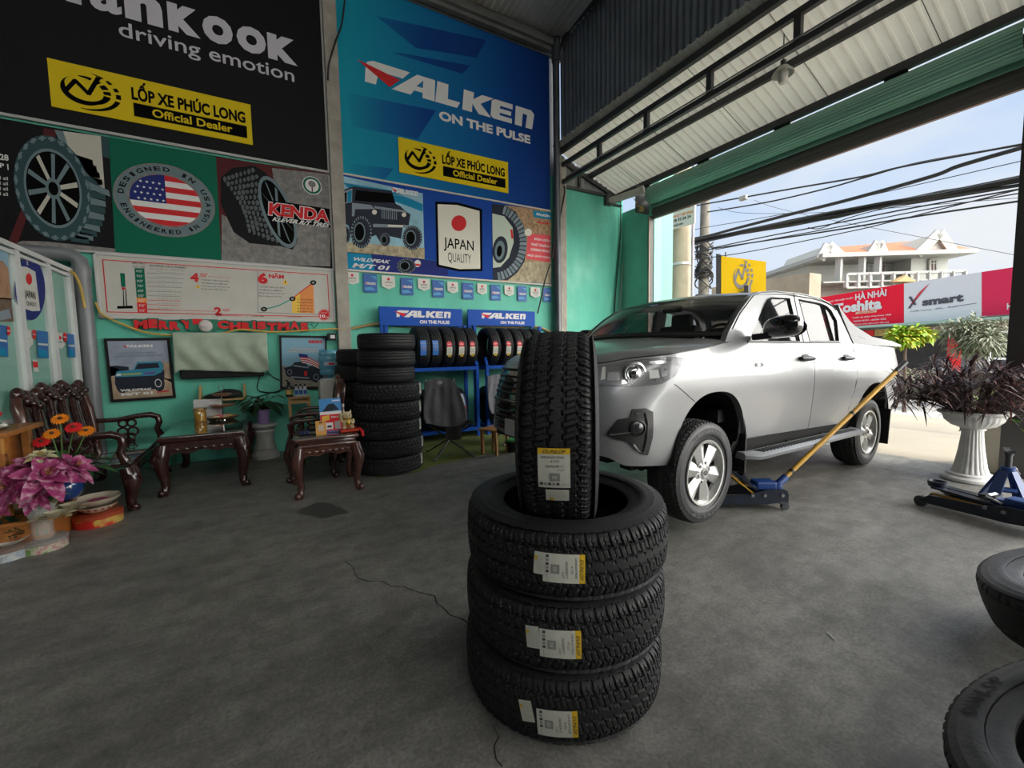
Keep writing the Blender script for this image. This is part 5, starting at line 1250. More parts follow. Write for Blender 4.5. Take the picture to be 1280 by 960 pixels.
def cab_leg(g, x, y, h, sx_, sy_, r=.045, mi=0):
    P = [(0,0,h),(0.012,.012,h*.86),(.03,.03,h*.72),(.018,.018,h*.5),(0,0,h*.25),(.006,.006,h*.10),(.022,.022,h*.04),(.030,.030,.03)]
    g.tube([(x+sx_*a, y+sy_*b, c) for a, b, c in P], [r*1.15,r*1.3,r*1.35,r*.95,r*.72,r*.68,r*.8,r*.85], 10, mi=mi)
    g.sphere((x+sx_*.032, y+sy_*.032, .033), .033, 10, mi)
def apron(g, p, q, z1, dep, th, mi=0):
    p = Vector(p); q = Vector(q); d = q-p; n = Vector((-d.y, d.x, 0)).normalized()*th; L_ = []
    for i in range(33):
        t = i/32; a = abs(2*t-1); L_.append(p+d*t+Vector((0,0,z1-dep*(.55+.45*a**3+.10*math.cos(6*PI*t)))))
    g.prism([p+Vector((0,0,z1)), *[v for v in L_], q+Vector((0,0,z1))], n, mi)
    for i in range(9):
        t = (i+.5)/9; g.sphere(p+d*t+Vector((0,0,z1-dep*.32))-n*.1, .022, 8, mi, sc=(1.5,.6,.8))
# low coffee table with a glass top
t = thing('coffee_table', 'long dark carved coffee table with glass top before the cloth covered screen', 'table', (-.62, 5.85, 0))
W2_, D2_, H2_ = .33, .62, .585
g = MB(); g.box((0,0,H2_-.035), (2*W2_+.06,2*D2_+.06,.05), bevel=.012); g.box((0,0,H2_-.08), (2*W2_,2*D2_,.05), bevel=.01); g.build('table_top', M_ROSE, t, smooth=40)
g = MB(); g.box((0,0,H2_-.004), (2*W2_+.02,2*D2_+.02,.010), bevel=.003); g.build('glass_top', M_TOPG, t)
g = MB()
for a, b in (((-W2_,-D2_,0),(W2_,-D2_,0)),((W2_,-D2_,0),(W2_,D2_,0)),((W2_,D2_,0),(-W2_,D2_,0)),((-W2_,D2_,0),(-W2_,-D2_,0))): apron(g, a, b, H2_-.10, .13, .03)
g.build('carved_apron', M_ROSE, t, smooth=40)
for sx_ in (-1,1):
    for sy_ in (-1,1):
        g = MB(); cab_leg(g, sx_*(W2_-.01), sy_*(D2_-.01), H2_-.09, sx_, sy_, .055); g.build('leg', M_ROSE, t, smooth=50)
# side table
t = thing('side_table', 'small dark carved side table with curled feet holding cards and a gold cat', 'table', (.455, 4.66, 0))
W2_, D2_, H2_ = .265, .265, .57
g = MB(); g.box((0,0,H2_-.02), (2*W2_+.04,2*D2_+.04,.035), bevel=.01); g.box((0,0,H2_-.055), (2*W2_-.02,2*D2_-.02,.04), bevel=.008); g.box((0,0,H2_-.085), (2*W2_+.01,2*D2_+.01,.03), bevel=.01); g.build('table_top', M_ROSE2, t, smooth=40)
g = MB(); g.box((0,0,H2_+.001), (2*W2_-.06,2*D2_-.06,.006)); g.build('inset_slab', M_TOPG, t)
g = MB()
for a, b in (((-W2_,-D2_,0),(W2_,-D2_,0)),((W2_,-D2_,0),(W2_,D2_,0)),((W2_,D2_,0),(-W2_,D2_,0)),((-W2_,D2_,0),(-W2_,-D2_,0))): apron(g, a, b, H2_-.10, .12, .025)
g.build('carved_apron', M_ROSE2, t, smooth=40)
for sx_ in (-1,1):
    for sy_ in (-1,1):
        g = MB(); cab_leg(g, sx_*(W2_-.015), sy_*(D2_-.015), H2_-.09, sx_, sy_, .042); g.build('leg', M_ROSE2, t, smooth=50)
# settee along the partition
t = thing('settee', 'long dark carved rosewood settee along the glass partition', 'bench', (-1.415, 5.62, 0))
g = MB(); g.box((.02,0,.415), (.58,1.46,.045), bevel=.012); g.box((.30,0,.36), (.035,1.42,.08), bevel=.01); g.box((-.26,0,.36), (.035,1.42,.08)); g.build('seat', mat('polished_seat', (.022,.012,.010), .12, var=.3, scale=6, coat=1.0), t, smooth=40)
for sy_ in (-1,1):
    for sx_ in (-1,1):
        g = MB(); cab_leg(g, .01+sx_*.27, sy_*.69, .38, sx_, sy_, .055); g.build('leg', M_ROSE, t, smooth=50)
    g = MB(); g.tube([(-.30,sy_*.72,.42),(-.30,sy_*.72,.60),(-.325,sy_*.72,.80),(-.36,sy_*.71,.97),(-.375,sy_*.66,1.06),(-.37,sy_*.58,1.09)], [.045,.04,.04,.038,.034,.03], 10); g.build('back_post', M_ROSE2, t, smooth=50)
    g = MB(); g.tube([(-.30,sy_*.72,.665),(-.1,sy_*.72,.66),(.08,sy_*.72,.69),(.19,sy_*.72,.695),(.255,sy_*.72,.665),(.265,sy_*.72,.60),(.24,sy_*.72,.53),(.275,sy_*.72,.44)], [.026,.026,.03,.034,.036,.032,.03,.04], 10)
    for k, (zz, rr) in enumerate(((.615,.038),(.52,.045),(.465,.03))):
        for sg in (-1, 1): g.tube([(-.02+sg*rr+rr*math.cos(a), sy_*.72, zz+rr*math.sin(a)) for a in np.linspace(0,2*PI,15)[:-1]], .011, 6, closed=True)
    g.build('armrest', M_ROSE, t, smooth=50)
g = MB()
for k in range(5):
    y = -.52+.26*k
    def bp(u, v, y=y): zz = lerp(.44,.98,v); return (-.29-.085*math.sin(v*1.4)-.006*math.cos(2*PI*u), y+.085*(2*u-1), zz)
    g.grid(bp, 8, 10)
    for e in (-.092,.092): g.tube([(-.275-.085*math.sin(v*1.4), y+e, lerp(.44,.99,v)) for v in np.linspace(0,1,10)], .016, 7)
    for j in range(7): v = .12+.12*j; g.sphere((-.275-.085*math.sin(v*1.4), y+.13, lerp(.44,.98,v)), .028, 8, sc=(.5,.9,1.2))
g.build('back_slats', M_ROSE, t, smooth=50)
g = MB()
for k in range(13):
    y = -.64+1.28*k/12; hgt = 1.035+.035*math.cos(k*PI/2)+.03*(1-abs(2*k/12-1)); g.sphere((-.37,y,hgt), .072, 12, sc=(.6,1.0,.9))
    g.sphere((-.33,y+.05,hgt-.055), .045, 10, sc=(.6,1.1,.8))
    g.tube([(-.345+.018*math.cos(a)*.3, y+.034*math.cos(a), hgt+.034*math.sin(a)) for a in np.linspace(0,2*PI,11)[:-1]], .010, 5, closed=True)
g.build('carved_crest', M_ROSE, t, smooth=50)
# carved armchairs by the column
def armchair(loc, rz, label):
    t = thing('armchair', label, 'chair', loc, rz, 'carved armchairs by the column')
    g = MB(); g.box((0,0,.43), (.50,.48,.04), bevel=.012); g.box((0,-.22,.385), (.48,.03,.06)); g.build('seat', M_ROSE, t, smooth=40)
    for sx_ in (-1,1):
        for sy_ in (-1,1):
            g = MB(); cab_leg(g, sx_*.22, sy_*.20, .41, sx_, sy_, .035); g.build('leg', M_ROSE, t, smooth=50)
        g = MB(); g.tube([(sx_*.23,.20,.64),(sx_*.25,.05,.66),(sx_*.255,-.12,.66),(sx_*.25,-.20,.62),(sx_*.235,-.19,.52),(sx_*.235,-.20,.44)], [.02,.022,.026,.026,.022,.026], 8)
        for zz in (.50,.57): g.tube([(sx_*.24, .02+.05*math.cos(a), zz+.035*math.sin(a)) for a in np.linspace(0,2*PI,13)[:-1]], .010, 5, closed=True)
        g.build('armrest', M_ROSE, t, smooth=50)
    g = MB(); g.tube([(-.23,.21,.43),(-.23,.24,.62),(-.225,.28,.85),(-.19,.30,.98),(-.11,.31,1.045),(0,.31,1.065),(.11,.31,1.045),(.19,.30,.98),(.225,.28,.85),(.23,.24,.62),(.23,.21,.43)], .030, 10)
    g.sphere((0,.31,1.085), .055, 12, sc=(1.2,.6,.8)); g.sphere((-.07,.31,1.06), .035, 10, sc=(1.2,.6,.8)); g.sphere((.07,.31,1.06), .035, 10, sc=(1.2,.6,.8)); g.build('back_frame', M_ROSE2, t, smooth=50)
    g = MB(); g.grid(lambda u, v: (.10*(2*u-1)*(1-.25*math.sin(PI*v)), .23+.08*v, lerp(.45,1.03,v)), 6, 10)
    for sg in (-1,1): g.tube([(sg*.165,.23+.07*v,lerp(.45,.99,v)) for v in np.linspace(0,1,6)], .012, 6)
    g.build('back_splat', M_ROSE, t, smooth=50)
    return t
armchair((.37,5.24,0), math.radians(-94), 'nearer of the two carved armchairs, directly behind the side table')
armchair((.50,5.86,0), math.radians(-90), 'farther of the two carved armchairs, in front of the water cooler')

# cloth over the wall screen
P0, P1, P2 = gy(218,418,6.62), gy(330,418,6.62), gy(221,471,6.62)
t = thing('wall_screen', 'dark flat wall screen under the sage cloth, lower edge showing', 'screen', (0,0,0))
g = MB(); g.box(((P0.x+P1.x)/2-.0, 6.66, 1.36), (P1.x-P0.x-.05, .07, .56), bevel=.012); g.build('screen_body', M_BLACK, t); g = MB(); g.box(((P0.x+P1.x)/2,6.722,1.36),(.3,.05,.2)); g.build('wall_bracket', M_FRAME, t)
g = MB()
NX, NZ = 44, 26
def cloth(u, v):
    x = lerp(P0.x-.02, P1.x+.03, u); zb_ = lerp(1.20, 1.125, u)+.03*math.exp(-((u-1)/.05)**2)-.05*math.exp(-((u)/.03)**2)
    top = 1.655; arc_ = 2*.075
    s = v*(top-zb_+.10)
    if s < .10: y = 6.71-s; z = top+.004*math.sin(s/.1*PI)
    else: y = 6.608-.012*math.sin(min(1,(s-.10)/.2)*PI/2); z = top-(s-.10)
    rip = .012*math.sin(u*23+3*math.sin(v*4))*min(1,v*1.6)+.005*math.sin((u*1.0+v*1.1)*11)*v+.004*math.sin((u*2-v)*9+2*math.sin(u*13))*v
    if s > .10: y += rip-.012*v
    return (x, y, z)
g.grid(cloth, 66, 30)
o = g.build('cloth', node_mat('sage_cloth', lambda n, b: (n.links.new(_ramp(n, _noise(n, 7, 6), [(.35,(.30,.36,.28)),(.7,(.38,.44,.34))]), b.inputs['Base Color']), b.inputs['Roughness'].__setattr__('default_value', .95))), smooth=60); tag(o, 'sage green cloth draped over the wall screen', 'cloth')
o.modifiers.new('thick', 'SOLIDIFY').thickness = .004

# framed posters
def poster(px, label, Y=6.7):
    P = [gy(*p, Y) for p in px]; t = thing('framed_poster', label, 'poster', (0,0,0)); dv = Vector((0,1,0))
    c = sum(P, Vector())/4; f = .06
    inn = [p.lerp(c, .085) for p in P]
    g = MB(); g.prism(P, dv*.028, 0, [inn]); g.build('frame', M_BLACK, t)
    g = MB(); g.poly([p+dv*.012 for p in inn]); return t, inn, g
def bil(inn, off): 
    tl, tr, br, bl = [p+Vector((0,.012-off,0)) for p in inn]
    return lambda x, y: (bl.lerp(br, x)).lerp(tl.lerp(tr, x), y)
def bpoly(g, B, pts, mi): g.poly([B(*p) for p in pts], mi)
def btext(g, B, s, x0, x1, y0, y1, mi, bold=.0, shear=0): g.text(s, (0,0,0),(1,0,0),(0,1,0), mi, bold, shear, warp=lambda x, y: B(lerp(x0,x1,x), lerp(y0,y1,y)))
t, inn, g = poster([(129.5,423),(211.5,422),(219.5,497.5),(138.5,503)], 'black framed poster of a blue truck leaping over sand')
g.build('print_sheet', mat('poster_haze', (.30,.34,.42), .4, var=.2, scale=4), t)
g = MB(); B = bil(inn, .002); B2 = bil(inn, .004); B3 = bil(inn, .006)
bpoly(g, B, [(0,0),(1,0),(1,.30),(.7,.36),(.35,.40),(0,.58)], 0); bpoly(g, B, [(0,.40),(.3,.45),(.3,.55),(.1,.58),(0,.57)], 1); bpoly(g, B, [(.78,.35),(1,.25),(1,.6),(.85,.62)], 0)
bpoly(g, B2, [(.10,.16),(.2,.12),(.78,.14),(.86,.2),(.90,.45),(.84,.55),(.55,.42),(.06,.40),(.05,.25)], 1)
bpoly(g, B3, [(.06,.39),(.10,.48),(.38,.50),(.45,.63),(.85,.63),(.90,.55),(.86,.44),(.72,.38),(.10,.38)], 2); bpoly(g, bil(inn,.007), [(.40,.505),(.46,.60),(.80,.60),(.82,.515)], 1)
bpoly(g, bil(inn,.007), [(.18,.405),(.50,.41),(.50,.44),(.18,.435)], 3); bpoly(g, bil(inn,.007), [(.08,.40),(.17,.405),(.16,.44),(.10,.44)], 4); bpoly(g, bil(inn,.007), [(.55,.40),(.74,.41),(.74,.45),(.55,.44)], 5)
B4 = bil(inn,.008)
for cx, cy, rx, ry in ((.77,.24,.06,.075),): bpoly(g, B4, [(cx+rx*math.cos(a),cy+ry*math.sin(a)) for a in np.linspace(0,2*PI,21)[:-1]], 4); bpoly(g, bil(inn,.009), [(cx+rx*.8*math.cos(a),cy+ry*.8*math.sin(a)) for a in np.linspace(0,2*PI,21)[:-1]], 1)
for cx, cy, rx, ry in ((.16,.24,.10,.14),(.78,.24,.10,.15)): bpoly(g, B3, [(cx+rx*math.cos(a),cy+ry*math.sin(a)) for a in np.linspace(0,2*PI,21)[:-1]], 1)
btext(g, B2, 'FALKEN', .30,.74,.885,.93,4,.05); bpoly(g, B3, [(.22,.93),(.32,.90),(.30,.88)], 6)
btext(g, B2, 'LADING ON THE PERFORMANCE', .16,.80,.77,.80,7,.01); btext(g, B2, 'MORE WITH EVERY ADVENTURE', .12,.90,.72,.75,7,.02)
btext(g, B4, 'WILDPEAK', .12,.66,.125,.165,4,.05,.1); btext(g, B4, 'M/T 01', .13,.66,.05,.10,4,.06,.15); bpoly(g, B4, [(.74,.07),(.94,.08),(.94,.10),(.74,.09)], 6)
g.build('poster_print', [mat('poster_sand', (.40,.29,.19), .5, var=.3, scale=12), P_JEEP, mat('poster_blue', (.03,.24,.36), .4), mat('poster_lime', (.35,.40,.10), .5), M_WHITE, mat('poster_violet', (.12,.08,.30), .5), P_RED, P_SLATE], t)
t, inn, g = poster([(349,419),(408.5,420),(409,486),(350.5,486.5)], 'black framed poster of an off-road vehicle flying a striped flag')
g.build('print_sheet', mat('poster_sky', (.20,.40,.52), .4), t)
g = MB(); B = bil(inn, .002); B2 = bil(inn,.004); B3 = bil(inn,.006); B4 = bil(inn,.008)
bpoly(g, B, [(0,0),(1,0),(1,.36),(0,.42)], 0)
bpoly(g, B2, [(.04,.38),(.10,.30),(.22,.20),(.3,.14),(.9,.12),(.97,.2),(.95,.36),(.80,.44),(.6,.42),(.5,.52),(.28,.50),(.22,.43)], 1)
for cx, cy, r_ in ((.17,.30,.10),(.78,.20,.12)):
    bpoly(g, B3, [(cx+r_*math.cos(a),cy+r_*math.sin(a)) for a in np.linspace(0,2*PI,21)[:-1]], 1); bpoly(g, B4, [(cx+r_*.55*math.cos(a),cy+r_*.55*math.sin(a)) for a in np.linspace(0,2*PI,21)[:-1]], 2); bpoly(g, bil(inn,.009), [(cx+r_*.4*math.cos(a),cy+r_*.4*math.sin(a)) for a in np.linspace(0,2*PI,21)[:-1]], 1)
bpoly(g, B3, [(.25,.42),(.60,.38),(.62,.40),(.27,.45)], 2); bpoly(g, B3, [(.50,.22),(.57,.22),(.57,.32),(.50,.32)], 4); bpoly(g, B3, [(.2,.19),(.62,.16),(.62,.19),(.2,.22)], 2)
for k in range(6): bpoly(g, B4, [(.40+.01*k,.62-.022*k),(.62,.60-.022*k),(.88,.48-.02*k),(.88,.46-.02*k),(.62,.58-.022*k),(.40+.01*k,.60-.022*k)], 4 if k % 2 == 0 else 3)
bpoly(g, B4, [(.38,.68),(.58,.66),(.60,.60),(.40,.60)], 5)
btext(g, B2, 'KENDA', .62,.95,.895,.955,4,.06,.05); btext(g, B2, 'LỐP XE CHO MỌI ĐỊA HÌNH', .20,.84,.76,.80,6,.03); btext(g, B2, 'DẪN ĐẦU MỌI CUNG ĐƯỜNG', .12,.86,.70,.74,6,.03)
g.build('poster_print', [mat('poster_field', (.24,.22,.17), .5, var=.3, scale=12), P_JEEP, P_JEEPG, M_WHITE, P_RED, P_NAVY, mat('poster_peach', (.70,.38,.22), .5)], t)

# small wall shelf with bag
t = thing('wall_shelf', 'narrow wooden wall shelf under the covered screen', 'shelf', (0,0,0))
xa, xb = gy(249,485,6.6).x, gy(305,481,6.6).x
g = MB(); g.box(((xa+xb)/2,6.66,.795),(xb-xa,.18,.022)); g.build('shelf_board', M_PINE, t)
for x in (xa, xb): g = MB(); g.prism([(x-.012,6.745,.80),(x-.012,6.745,.985),(x-.012,6.70,.985),(x-.012,6.60,.83),(x-.012,6.57,.80)], (.024,0,0)); g.build('side_bracket', M_PINE, t)
t = tag(MB().grid(lambda u, v: ((xa+xb)/2+.21*math.cos(2*PI*u)*math.sin(PI*v)**.7, 6.655+.07*math.sin(2*PI*u)*math.sin(PI*v)**.7, .808+.058*(1-math.cos(PI*v))*(1+.35*math.cos(2*PI*u-.6))*.78), 28, 12, closeu=True).build('bag', mat('black_bag', (.012,.012,.013), .6, bump=.3, bscale=20), smooth=60), 'slumped black bag lying on the small wall shelf', 'bag')
# white box, jar, snack stand on the coffee table
g = MB(); a = gy(241.5,502.5,6.34); b_ = gy(277,503,6.34); g.box(((a.x+b_.x)/2,6.36,.585+.125),(b_.x-a.x,.05,.25), bevel=.004); 
t = thing('carton', 'flat white carton standing upright at the table back', 'box', (0,0,0)); g.build('carton_body', mat('white_card', (.55,.55,.55), .6, var=.05), t); g = MB(); g.box(((a.x+b_.x)/2,6.333,.73),(b_.x-a.x-.04,.002,.02)); g.build('carton_tape', mat('tape_grey', (.42,.42,.43), .4), t)
p = gz(251,527,.585); t = thing('snack_jar', 'glass jar of golden sweets with a tin lid on the coffee table', 'jar', (p.x,p.y-.02,.587))
g = MB(); g.lathe([(.001,.002),(.058,.002),(.062,.02),(.062,.12),(.05,.135),(.05,.002)], 24); g.build('jar_body', mat('golden_sweets', (.42,.22,.03), .15, var=.8, scale=55, coat=.8), t, smooth=40)
g = MB(); g.lathe([(.001,.165),(.066,.165),(.066,.140),(.05,.135)], 24); g.build('jar_lid', mat('gold_lid', (.40,.26,.12), .35, metal=.6), t, smooth=40)
p = gz(280,523,.585); t = thing('cake_stand', 'three tier snack stand with wooden plates on the coffee table', 'stand', (p.x-.0,p.y-.10,.586))
for z, r in ((.012,.165),(.155,.135),(.29,.105)):
    g = MB(); plate_c(g, (0,0,z), r, .028); g.build('tier_plate', mat('stand_wood', (.36,.19,.11), .45, var=.2, scale=12), t, smooth=40)
g = MB(); g.cyl((0,0,0),(0,0,.36),.006,8); g.tube([(.03*math.cos(a),0,.385+.03*math.sin(a)) for a in np.linspace(0,2*PI,17)[:-1]], .004, 6, closed=True); g.lathe([(.001,0),(.08,0),(.08,.008),(.001,.012)],20); g.build('stand_rod', M_CHROME, t, smooth=40)
for k in range(16):
    a = k*2.4; r = .03+.095*((k*7)%10)/10; g = MB(); c = (p.x+r*math.cos(a), p.y-.10+r*math.sin(a), .586+.035+.012*(k%2)); g.box(c, (.05,.03,.018), Matrix.Rotation(a*1.7,3,'Z')@Matrix.Rotation(.4,3,'X'), bevel=.006)
    for sg in (-1,1): g.cyl(Vector(c)+Matrix.Rotation(a*1.7,3,'Z')@Vector((sg*.024,0,0)), Vector(c)+Matrix.Rotation(a*1.7,3,'Z')@Vector((sg*.040,0,.004)), .004, 6, r2=.012)
    tag(g.build('wrapped_sweet', (mat('sweet_red', (.55,.03,.06), .3), mat('sweet_cream', (.62,.52,.35), .4), mat('sweet_gold', (.50,.30,.06), .3))[k % 3]), 'small wrapped sweet on the lowest plate of the snack stand', 'sweet', 'sweets on the snack stand')
# plant on a fluted pedestal
t = thing('pedestal', 'short grey white column pedestal behind the coffee table', 'pedestal', (-.10,6.50,0))
g = MB(); g.lathe([(.001,0),(.165,0),(.165,.05),(.13,.09),(.125,.12),(.135,.13),(.105,.20),(.10,.30),(.12,.34),(.125,.36),(.10,.38),(.14,.42),(.15,.425),(.15,.455),(.001,.455)], 40, rfun=lambda a, r, z: r*(1+.03*math.cos(16*a)*(.14 < z < .34))); g.build('column', mat('plaster_white', (.42,.42,.40), .8, var=.12, scale=8), t, smooth=40)
t = thing('potted_plant', 'dark leafy houseplant in a lilac pot on the white pedestal', 'plant', (-.10,6.48,.457))
g = MB(); g.lathe([(.001,0),(.065,0),(.085,.17),(.092,.175),(.092,.19),(.08,.19),(.07,.15),(.001,.15)], 28); g.build('pot', mat('lilac_pot', (.28,.20,.40), .4), t, smooth=40)
g = MB(); r_ = random.Random(3)
for k in range(46):
    a = r_.uniform(0,2*PI); el = r_.uniform(.1,1.2); d = Vector((math.cos(a)*math.cos(el), .6*math.sin(a)*math.cos(el)-.1, math.sin(el))); s = Vector((0,0,.18)); e_ = s+d*r_.uniform(.10,.24)
    g.tube([s, s.lerp(e_,.5)+Vector((0,0,.02)), e_], .003, 4, mi=1); leaf(g, e_, Vector((d.x,d.y,r_.uniform(-.3,.3))), Vector((0,0,1)), r_.uniform(.11,.17), r_.uniform(.028,.042), .5)
g.build('leaves', [mat('dark_leaf', (.014,.045,.018), .35), mat('leaf_stem', (.03,.06,.02), .5)], t, smooth=60)
# water cooler with bottle
t = thing('water_cooler', 'slim beige water cooler carrying the upturned blue water bottle', 'water cooler', (.73,6.40,0))
g = MB(); g.box((0,0,.50),(.30,.28,1.0), bevel=.02); g.build('cooler_body', mat('cooler_beige', (.50,.49,.44), .4), t, smooth=40)
g = MB(); g.lathe([(.13,1.0),(.13,1.02),(.06,1.03),(.06,1.0)],28); g.build('bottle_collar', M_WHITE, t, smooth=40)
t = thing('water_bottle', 'large translucent blue water bottle in front of the off-road poster', 'bottle', (.73,6.40,1.03))
g = MB(); pr = [(.03,0),(.05,.02),(.125,.05),(.135,.07)]
for k in range(3): pr += [(.135,.10+.09*k),(.126,.115+.09*k),(.126,.125+.09*k),(.135,.14+.09*k)]
pr += [(.135,.355),(.12,.385),(.001,.385)]
g.lathe(pr, 32); g.build('bottle_shell', mat('blue_plastic', (.10,.38,.55), .08, alpha=.62, spec=.8), t, smooth=40)
g = MB(); g.lathe([(.1365,.175),(.1365,.225)],20,a0=-2.2,a1=-.9); g.build('bottle_label', mat('bottle_label', (.45,.55,.62), .5), t)
g = MB(); g.text('BIDRICO'if False else 'AQUA', (0,0,0),(1,0,0),(0,1,0),0,.03,warp=lambda x,y: (.1385*math.cos(lerp(-2.0,-1.15,x)), .1385*math.sin(lerp(-2.0,-1.15,x)), .185+.03*y)) if False else g.lathe([(.138,.185),(.138,.21)],12,a0=-1.75,a1=-1.2); g.build('label_band', P_RED, t)
# stool with bottles
t = thing('stool', 'small orange wood stool with bottles in front of the poster', 'stool', (.33,6.42,0))
g = MB(); g.box((0,0,.785),(.27,.25,.025), bevel=.004); g.build('stool_top', M_PINE, t)
for sx_ in (-1,1):
    for sy_ in (-1,1): g = MB(); g.box((sx_*.115,sy_*.105,.386),(.028,.028,.772)); g.build('leg', M_PINE, t)
g = MB(); g.box((0,-.105,.73),(.21,.02,.04)); g.box((0,.105,.73),(.21,.02,.04)); g.box((0,-.105,.30),(.21,.02,.03)); g.build('stretcher', M_PINE, t)
def bottle(x, y, z, r, h, m, mc, ml, label, name='spray_bottle'):
    t = thing(name, label, 'bottle', (x,y,z)); g = MB(); g.lathe([(.001,0),(r,0),(r*1.02,.01),(r,h*.62),(r*.85,h*.72),(r*.4,h*.80),(r*.4,h*.86),(.001,h*.86)], 20); g.build('bottle_body', m, t, smooth=40)
    g = MB(); g.lathe([(r*.46,h*.82),(r*.46,h),(.001,h)],14); g.build('cap', mc, t, smooth=40); g = MB(); g.lathe([(r*1.035,h*.16),(r*1.03,h*.5)],16,a0=-2.6,a1=-.5); g.build('bottle_label', ml, t); return t
bb = mat('bottle_black', (.012,.012,.014), .2, coat=.5); bw = mat('bottle_white', (.55,.57,.62), .3)
t = bottle(-.0+.215,6.40,.7985,.042,.20,bb,bb,mat('label_gold', (.45,.33,.10), .5),'black flask shaped bottle with gold label, leftmost on the stool')
g = MB(); g.tube([(0,0,.19),(-.01,0,.215),(-.035,0,.225)],.007,6); g.build('nozzle', bb, t)
for k, (x, lb) in enumerate(((.272,'white bottle next to the black flask on the stool'),(.325,'white bottle, middle of the three on the stool'),(.378,'white bottle at the right end of the stool'))):
    t = bottle(x+.03,6.40,.7985,.022,.165,bw,bb,mat('label_deep_blue', (.03,.08,.42), .4),lb); t['group'] = 'white bottles on the stool'
# cards, menu stand and lucky cat on the side table
Z = .575
P = gy(401.5,541,4.52); t = thing('card', 'orange code card leaning on the side table front', 'card', (P.x-.0,4.50,Z), rot=(math.radians(-8),0,math.radians(4)))
g = MB(); g.box((0,0,.068),(.095,.004,.136)); g.build('card_sheet', mat('card_orange', (.62,.30,.04), .5), t); g = MB(); g.box((0,-.003,.065),(.05,.001,.06)); g.box((0,-.003,.118),(.03,.001,.012),mi=1); g.build('card_print', [mat('card_pale', (.55,.45,.35), .5), M_BLACK], t)
P = gy(413,541,4.55); t = thing('menu_stand', 'upright blue and red leaflet stand on the side table', 'sign', (gy(414,520,4.58).x,4.58,Z), rot=(math.radians(-6),0,math.radians(2)))
g = MB(); g.box((0,0,.17),(.205,.006,.34)); g.box((0,.03,.01),(.19,.08,.012)); g.build('leaflet_sheet', mat('leaflet_blue', (.02,.20,.50), .35), t)
g = MB(); Yf = -.0045
g.quad((-.1,Yf,0),(.1,Yf,0),(.1,Yf,.18),(-.1,Yf,.18),0); g.quad((-.1,Yf,.21),(.1,Yf,.21),(.1,Yf,.18),(-.1,Yf,.18),1); g.poly([(-.08,Yf-.001,.21),(-.02,Yf-.001,.285),(.03,Yf-.001,.29),(.08,Yf-.001,.225),(.0,Yf-.001,.215)],2)
g.quad((-.085,Yf-.001,.115),(-.015,Yf-.001,.125),(-.015,Yf-.001,.175),(-.085,Yf-.001,.165),3); g.quad((-.055,Yf-.001,.03),(.015,Yf-.001,.03),(.015,Yf-.001,.10),(-.055,Yf-.001,.10),4); g.quad((.03,Yf-.001,.03),(.085,Yf-.001,.03),(.085,Yf-.001,.11),(.03,Yf-.001,.11),5); g.quad((-.04,Yf-.002,.05),(.0,Yf-.002,.05),(.0,Yf-.002,.07),(-.04,Yf-.002,.07),2)
g.text('FALKEN',(.02,Yf-.001,.31),(.07,0,0),(0,0,.014),4,.05); g.text('BẢNG GIÁ',(0,Yf-.001,.145),(.08,0,0),(0,0,.02),4,.04); g.build('leaflet_print', [P_RED, M_WHITE, P_JEEP, mat('card_orange2', (.75,.42,.03), .5), M_WHITE, mat('leaflet_grey', (.30,.30,.30), .6)], t)
c = gy(434,541,4.66); t = thing('tray', 'red lacquer tray at the right end of the side table', 'tray', (c.x-.0,4.60,Z))
g = MB(); g.box((0,0,.008),(.17,.24,.012), bevel=.003); 
for sx_ in (-1,1): g.box((sx_*.082,0,.018),(.008,.24,.024))
for sy_ in (-1,1): g.box((0,sy_*.118,.018),(.17,.008,.024))
g.build('tray_body', mat('lacquer_red', (.60,.05,.02), .3, coat=.6), t); g = MB(); g.tube([(.09,-.10,.03),(.115,-.13,-.0),(.12,-.15,-.05)],[.012,.016,.014],8); g.build('tray_tassel', P_RED, t, smooth=40)
t = thing('lucky_cat', 'small gold and cream beckoning cat figurine on the red tray', 'figurine', (c.x-.0,4.61,Z+.0165))
g = MB(); g.sphere((0,0,.055),.062,20,sc=(1,.9,.95)); g.sphere((0,-.005,.135),.045,20,sc=(1.05,.95,.92))
for sx_ in (-1,1): g.cyl((sx_*.028,0,.165),(sx_*.036,0,.195),.016,10,r2=.002); g.sphere((sx_*.04,-.035,.015),.024,12,sc=(.9,1.3,.7))
g.tube([(-.05,-.01,.08),(-.068,-.02,.12),(-.062,-.03,.165)],[.018,.016,.019],10); g.tube([(.05,-.02,.09),(.05,-.05,.07),(.03,-.06,.06)],[.016,.015,.016],10); g.build('cat_body', mat('cat_cream', (.62,.50,.28), .3, coat=.6), t, smooth=60)
g = MB(); g.tube([(.046*math.cos(a),-.004+.042*math.sin(a),.102) for a in np.linspace(0,2*PI,19)[:-1]],.007,6,closed=True); g.sphere((0,-.055,.06),.026,14,sc=(1,.4,1.2)); g.build('cat_collar', mat('cat_gold', (.55,.36,.05), .25, metal=.8), t, smooth=50)
g = MB()
for sx_ in (-1,1): g.sphere((sx_*.016,-.045,.142),.005,8)
g.sphere((0,-.049,.130),.004,8); g.build('cat_face', M_BLACK, t)
t = thing('cup_bottle', 'slim pale glass bottle standing behind the gold cat', 'bottle', (c.x-.01,4.79,Z)); g = MB(); g.lathe([(.001,0),(.026,0),(.026,.14),(.010,.19),(.010,.24),(.001,.24)],18); g.build('bottle_body', mat('pale_bottle', (.36,.28,.26), .2, coat=.4), t, smooth=40); g = MB(); g.lathe([(.012,.225),(.012,.255),(.001,.255)],12); g.build('cap', M_WHITE, t)

